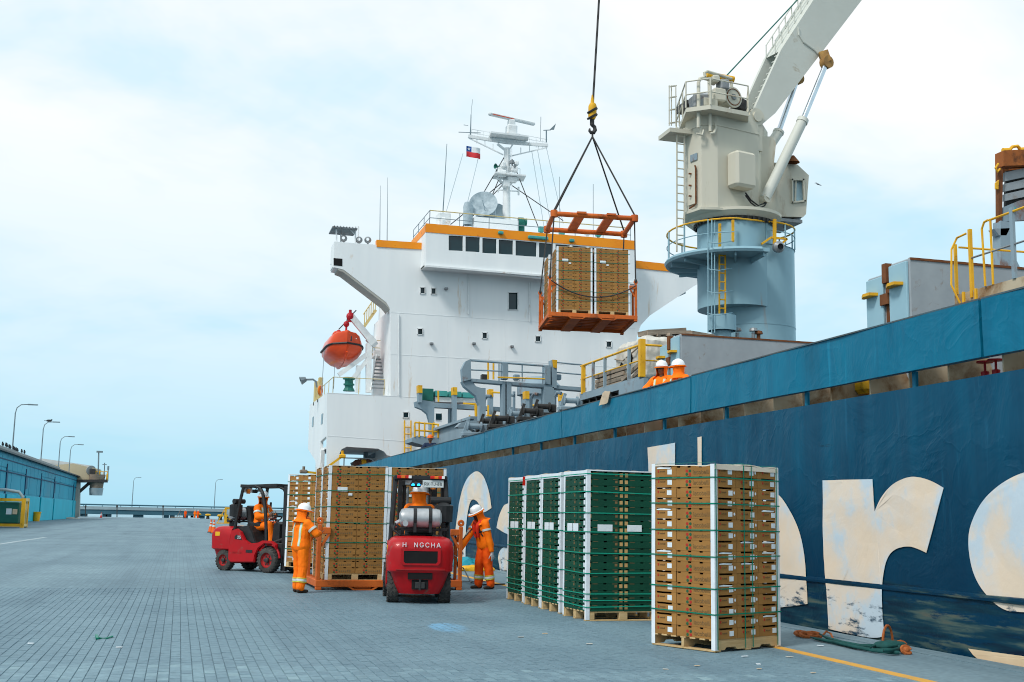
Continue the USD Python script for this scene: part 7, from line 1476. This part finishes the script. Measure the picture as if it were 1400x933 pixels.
    if stripes == 'harness':
        for s in (-1, 1):
            g = [J['nec']+rgt*s*.075-fwd*.06, J['nec']+rgt*s*.085+fwd*.06-up*.03, J['che']+rgt*s*.07+fwd*.155+up*.02, J['wai']+rgt*s*.055+fwd*.165+up*.04]
            o('scarf', MB().path(np.array([g[0], (g[0]+g[1])/2+rgt*s*.012, g[1], (g[1]+g[2])/2+fwd*.02, g[2], g[3]]), [.045, .055, .058, .052, .045, .03], 8), 'scarf_red', jkp, s=True)
            st_ = strip(jm, [J['wai']+rgt*s*.15+up*.05, J['che']+rgt*s*.10, J['nec']+rgt*s*.08-up*.06], rgt, .035, fwd, .006)
            if st_ is not None: o('harness_strap', st_, 'black_plastic', jkp, s=True)
        o('harness_belt', MB().lathe([(.186, -.018), (.188, 0), (.186, .018)], J['che']-up*.06, up, n=20), 'black_plastic', jkp, s=True)
        st_ = strip(jm, [J['wai']+rgt*.15+up*.12, J['che']+rgt*.15+up*.02], rgt, .05, fwd, .006)
        if st_ is not None: o('reflective_stripe', st_, 'reflect', jkp, s=True)
        for k in 'lr': m = MB(); band(m, J['sh'+k], J['el'+k], .45, .087, .045); o('reflective_band', m, 'reflect', jkp, s=True)
    if gloves:
        for k in gloves:
            fd = U(J['wr'+k]-J['el'+k]); pn = V3(*(palms[k])) if palms and k in palms else V3(-1 if k == 'r' else 1, .3, 0)
            o('glove', fuse([bone(J['wr'+k]-fd*.05, J['wr'+k]+fd*.03, .048, .034)]+hand(J['wr'+k]+fd*.02, fd, pn, curl, .0125, 1.08, 1 if k == 'r' else -1), .02, 4), 'glove', s=True)
    # helmet: shell, brim, ridge
    def hl(prof, nm, mt, sc=(1, 1, 1), a0=0, a1=360, par=None, n=22):
        v, f = MB().lathe(prof, n=n, a0=a0, a1=a1).get(); v = v*np.array(sc); return o(nm, (hc+hu*.03+np.outer(v[:, 0], R)+np.outer(v[:, 1], F)+np.outer(v[:, 2], hu), f), mt, par, s=45)
    hm = hl([(.122, .045), (.121, .07), (.112, .11), (.088, .145), (.05, .163), (0, .168)], 'helmet', hat, (1.0, 1.16, 1))
    v, f = MB().lathe([(.118, .05), (.150, .040), (.150, .036), (.118, .043)], n=22).get(); fr = np.clip(v[:, 1]/.15, 0, 1); v[:, 1] *= 1.16+.22*fr; v[:, 2] -= .012*fr
    o('brim', (hc+hu*.03+np.outer(v[:, 0], R)+np.outer(v[:, 1], F)+np.outer(v[:, 2], hu), f), hat if cape is None else hat, hm, s=45)
    o('ridge', MB().path([hp(0, .13*math.cos(a), .085+.117*math.sin(a)) for a in np.linspace(.5, 2.6, 9)], .011, 6), hat, hm)
    if cape:
        # cloth hanging from the helmet round the back and sides of the neck
        nA, nZ = 19, 7; A = np.radians(np.linspace(-90-128, -90+128, nA)+0); V = []
        prof = [(.127, .060), (.129, .035), (.120, -.02), (.110, -.075), (.120, -.125), (.152, -.165), (.200, -.200)]
        for r, z in prof:
            for a in A:
                w = 1+.05*math.sin(a*7+z*20); V.append(hc+hu*z+R*r*math.cos(a)*w*.98+F*(r*math.sin(a)*w*1.12))
        i = np.arange(nA*nZ).reshape(nZ, nA); f = np.concatenate([np.c_[i[:-1, :-1].ravel(), i[:-1, 1:].ravel(), i[1:, 1:].ravel()], np.c_[i[:-1, :-1].ravel(), i[1:, 1:].ravel(), i[1:, :-1].ravel()]])
        o('neck_cape', (np.array(V), f), cape, s=True)
        v, f = MB().lathe([(.129, .062), (.133, .045), (.157, .030), (.158, .024)], n=22).get(); fr = np.clip(v[:, 1]/.15, 0, 1); v[:, 1] *= 1.16+.22*fr; v[:, 2] -= .012*fr+.006
        o('brim_cover', (hc+hu*.022+np.outer(v[:, 0], R)+np.outer(v[:, 1], F)+np.outer(v[:, 2], hu), f), cape, hm, s=45)
    else:
        o('hair', blob([(hp(0, -.04, .03), .085), (hp(0, -.05, -.03), .066)]), 'hair')
    if glasses:
        o('glasses', MB().add(chbox(.135, .02, .042, .008), np.array([R, F, hu]).T, hp(0, .106, .020)).beam(hp(.066, .10, .022), hp(.088, 0, .022), .008, .014).beam(hp(-.066, .10, .022), hp(-.088, 0, .022), .008, .014), 'lens')
    return t
# worker beside the cage, back to the camera, hands up at chest height
wl = (atz(405, 810)+atz(424, 811))/2
J = stand(lean=.04, head=(0.05, .12, 0), feet=((-.13, .05), (.13, -.06)), hands={'l': (-.10, .33, 1.20), 'r': (.16, .36, 1.22)}, elb={'l': (-1, -.3, -.6), 'r': (1, -.4, -.6)})
person('worker in orange with white helmet, back turned, standing left of the cage', (wl[0]-.09, wl[1], 0), -58, J, face=(.75, .75, -.15), armband=True, size=.92, palms={'l': (.6, .2, .8), 'r': (-.6, .2, .8)}, detail=2, seed=2, fine=.025)
# worker by the cage post, reaching down with his right hand
w2 = (atz(652, 806)+atz(672, 805))/2; cp_ = atz(622, 805)
rzw = 108.0; a = math.radians(rzw)
def tolocal(p, c, rz): a = math.radians(rz); d = np.asarray(p)-np.asarray(c); return V3(d[0]*math.cos(a)+d[1]*math.sin(a), -d[0]*math.sin(a)+d[1]*math.cos(a), d[2])
hw = aty(627, 751, w2[1]-.05); hl_ = tolocal(hw, (w2[0], w2[1], 0), rzw)
J = stand(lean=.30, lean_s=.0, head=(0.0, .5, 0), feet=((-.13, -.08), (.13, .07)), hands={'r': tuple(hl_), 'l': (-.30, .02, .80)}, elb={'r': (.6, -.6, -.6), 'l': (-.7, -.8, 0)})
person('worker in orange with red scarf and harness reaching toward the cage post', (w2[0], w2[1], 0), rzw, J, face=(.1, .9, -.55), cloth='hivis', gloves='lr', glasses=True, stripes='harness', skin='dark_skin', curl=.35, detail=2, seed=9, fine=.025, size=.97)
# drivers
def driver(label, loc, rz, face, seed, glasses=False):
    J = sit(hands={'l': (-.15, .36, .36), 'r': (.17, .40, .36)}, head=(0, .05), lean=.06)
    a = math.radians(rz); off = np.array([-math.sin(a), math.cos(a)])*-.80; sd = 0
    return person(label, (loc[0]+off[0], loc[1]+off[1], 1.06), rz, J, face=face, stripes='both', legband=False, seed=seed, group=None, skin='dark_skin', glasses=glasses, armband=True, size=1.03)
driver('driver in orange hood and white helmet seated in the forklift seen from behind', loc2, HD2, (.75, .65, 0), 21)
driver('driver in orange seated in the left forklift, seen from his side', loc1, HD1, (.75, .6, 0), 31, True)
# people on deck behind the bulwark
def deck_man(label, px, py, X, rz, face, **k):
    p = atx(px, py, X); J = k.pop('J', None) or stand(head=(0, .05, 0), hands={'l': (-.12, .34, 1.12), 'r': (.12, .36, 1.18)}, elb={'l': (-1, -.2, -.5), 'r': (1, -.2, -.5)})
    z = p[2]-(J['hed'][2]+.198); person(label, (p[0], p[1], z), rz, J, face=face, **k); return z
zA = deck_man('worker on deck in orange with dark glasses, leaning at the bulwark facing the quay', 905, 493, 9.75, 130, (0, 1, -.15), glasses=True, stripes='both', seed=41)
zB = deck_man('worker on deck in orange with helmet turned away, at the bulwark panel joint', 927.5, 491.5, 9.85, 118, (.95, .2, -.25), seed=43, cloth='hivis')
zC = deck_man('sailor in navy overalls and orange helmet looking over the far bulwark', 588.5, 594.5, 9.7, 160, (0, 1, 0), cloth='navy', hat='hat_orange', cape=None, stripes='none', legband=False, seed=45)
ph_ = atx(893, 525, 9.6)
# far workers
for px, py, lb, mt, sd_ in ((253.2, 708.3, 'distant worker in orange top standing alone at the quay end', 'hivis_red', 51), (266.2, 708.6, 'left of two distant workers in orange near the bollards', 'hivis', 53), (270.3, 708.8, 'right of two distant workers in orange near the bollards', 'hivis_red', 55)):
    p = atz(px, py); person(lb, (p[0], p[1], 0), 170 if px < 260 else 150, stand(), cloth=mt, stripes='none', legband=False, seed=sd_, fine=.06)
# ================================================================== small things on the quay
tp_ = atz(1092, 871); te = atz(1238, 897)
def Q(px, py, z=.03): p = atz(px, py); return np.array([p[0], p[1], z])
t = thing('cargo_sling', 'dark green webbing slings lying between the yellow line and the hull', 'sling', Q(1160, 885, 0))
for k, pts in enumerate((((1108, 874), (1125, 879), (1150, 884), (1180, 890), (1205, 893), (1222, 892)), ((1112, 877), (1128, 879), (1155, 886), (1185, 892), (1210, 896), (1230, 897)), ((1120, 873), (1140, 881), (1165, 887), (1190, 890), (1215, 888), (1226, 884)), ((1190, 893), (1205, 887), (1222, 886), (1234, 891), (1228, 897), (1208, 897)))):
    P = [Q(*q, .025+.012*k) for q in pts]; obj('webbing', noisy(MB().path(np.array([P[0]]+[(a+b)/2 for a, b in zip(P[:-1], P[1:])]+[P[-1]]), [.010, .018, .020, .021, .023, .024, .02][:len(P)+1], 8), .012, 9, k), M['sling_green'], t, w=True, s=True)
obj('folded_webbing', noisy(sub(MB().ell(Q(1216, 890, .06), (.22, .14, .06), 2), .08), .03, 8), M['sling_green'], t, w=True, s=True)
obj('ring', MB().path([Q(1214, 889, .05)+np.array([.10*math.cos(a), .05*math.cos(a), .20*math.sin(a)+.04]) for a in np.linspace(-.2, math.pi+.2, 12)], .016, 6), M['sling_rust'], t, w=True)
for px, py in ((1233, 888), (1239, 895)): obj('shackle', MB().path([Q(px, py, .05)+np.array([.06*math.cos(a), .03*math.sin(a), .04*math.sin(a)]) for a in np.linspace(0, 5.6, 9)], .022, 6).ell(Q(px, py, .05), (.05, .04, .04)), M['sling_rust'], t, w=True)
for px, py in ((1096, 871), (1103, 872.5), (1112, 872)): obj('shackle', MB().path([Q(px, py, .04)+np.array([.09*math.cos(a), .06*math.sin(a), .02*math.sin(a)]) for a in np.linspace(0, 5.6, 9)], .026, 6), M['sling_rust'], t, w=True)
obj('loop', MB().path([Q(1122, 875, .03), Q(1130, 873, .09), Q(1136, 874, .07), Q(1140, 879, .03)], .014, 6), M['sling_rust'], t, w=True)
v, f = sub(MB().ell(Q(640, 775, .05), (.75, .55, .24), 2), .12); v[:, 2] += (meshkit.fbm(v*3.2, 4, 2)-.5)*.28; obj('teal_tarpaulin', (v, f), M['tarp_teal'], '/World', label='crumpled teal tarpaulin heaped by the hull behind the scarfed worker', cat='tarpaulin')
v, f = sub(MB().ell(Q(651, 781, .04), (.55, .22, .13), 2), .12); v[:, 2] += (meshkit.fbm(v*4, 4, 3)-.5)*.12; obj('yellow_fender', (v, f), M['safety_yellow'], '/World', label='yellow bundle lying beside the teal tarpaulin', cat='bundle')
obj('hose', MB().path([Q(622.5, 727, .9)*0+aty(622.8, 728, cp_[1]-.08), aty(622.8, 755, cp_[1]-.1), aty(626, 775, cp_[1]-.15), Q(633, 791, .25), Q(644, 800, .05), Q(660, 801, .02), Q(690, 800, .02)], .016, 6), M['black_plastic'], '/World', label='black cable hanging from the cage post and trailing past the worker', cat='cable')
obj('cable', MB().path([Q(618, 798, .02), Q(632, 796, .02), Q(641, 797, .03), Q(655, 796, .02), Q(668, 797, .02)], .014, 6), M['grey_steel'], '/World', label='thin grey cable lying by the feet of the scarfed worker', cat='cable')
obj('rope_end', MB().path([Q(683, 776, .02), Q(690, 779, .05), Q(694, 780, .02)], .03, 6), M['black_plastic'], '/World', label='short dark rope end beside the hull, left of the green pallets', cat='rope')
obj('green_strap_scrap', MB().path([Q(131, 872, .012), Q(137, 874, .01), Q(146, 874, .01), Q(154, 871.5, .012)], .010, 5).beam(Q(131.5, 871, .02), Q(133, 875, .015), .03, .02), M['strap_green'], '/World', label='short curl of green strapping lying on the pavers', cat='strap')
r = random.Random(12)
SCRAP = {(42, 881): 'white scrap of paper alone on the pavers at the far left', (163, 886): 'white scrap of paper just right of the green strapping', (1018, 898.5): 'white scrap close in front of the nearest carton pallet, at its right corner',
 (1037, 909): 'white scrap between the nearest pallet and the bottom edge of the picture', (1038, 915.5): 'tan scrap just below the white one in front of the nearest pallet', (953, 911): 'tan scrap in front of the left half of the nearest pallet',
 (910, 916): 'pale stone chip below the left corner of the nearest pallet', (1080, 899): 'pale stone chip beside the near end of the yellow line', (806, 881): 'pale stone chip in front of the nearest green pallet', (712, 872): 'pale stone chip in front of the middle of the green row',
 (745, 867): 'tan scrap in front of the second green pallet', (1122, 884): 'white scrap between the yellow line and the green slings', (1112, 921): 'tan scrap left of the yellow line at the bottom edge'}
for px, py, mt in ((42, 881, 'label_white'), (163, 886, 'label_white'), (1018, 898.5, 'label_white'), (1037, 909, 'label_white'), (1038, 915.5, 'paper'), (953, 911, 'paper'), (910, 916, 'gravel_chip'), (1080, 899, 'gravel_chip'), (806, 881, 'gravel_chip'), (712, 872, 'gravel_chip'), (745, 867, 'paper'), (1122, 884, 'label_white'), (1112, 921, 'paper')):
    s = r.uniform(.03, .06); obj('paper_scrap', noisy(MB().add(chbox(s*1.5, s, .008, .003), None, Q(px, py, .008)), .008, 20), M[mt], '/World', label=SCRAP[(px, py)], cat='litter', group='scraps of litter on the quay')
for px, py, sz in ((1118, 252, .17), (1193, 408, .15), (1199, 411, .11)):
    c = aty(px, py, 46); obj('seabird', MB().add(noisy(MB().ext([(-sz, .03), (-sz*.5, .05), (0, 0), (sz*.5, -.02), (sz, -.06), (sz*.5, -.045), (0, -.035), (-sz*.5, .025)], .05, c, (1, 0, 0), (0, 0, 1)), 0.0, 1)).ell(c, (.035, .07, .03)), M['bird'], '/World', label={1118: 'dark seabird gliding just right of the crane cab', 1193: 'seabird in the sky, left of the pale blue hatch cover', 1199: 'second seabird close beside the first over the bulwark'}[px], cat='bird')
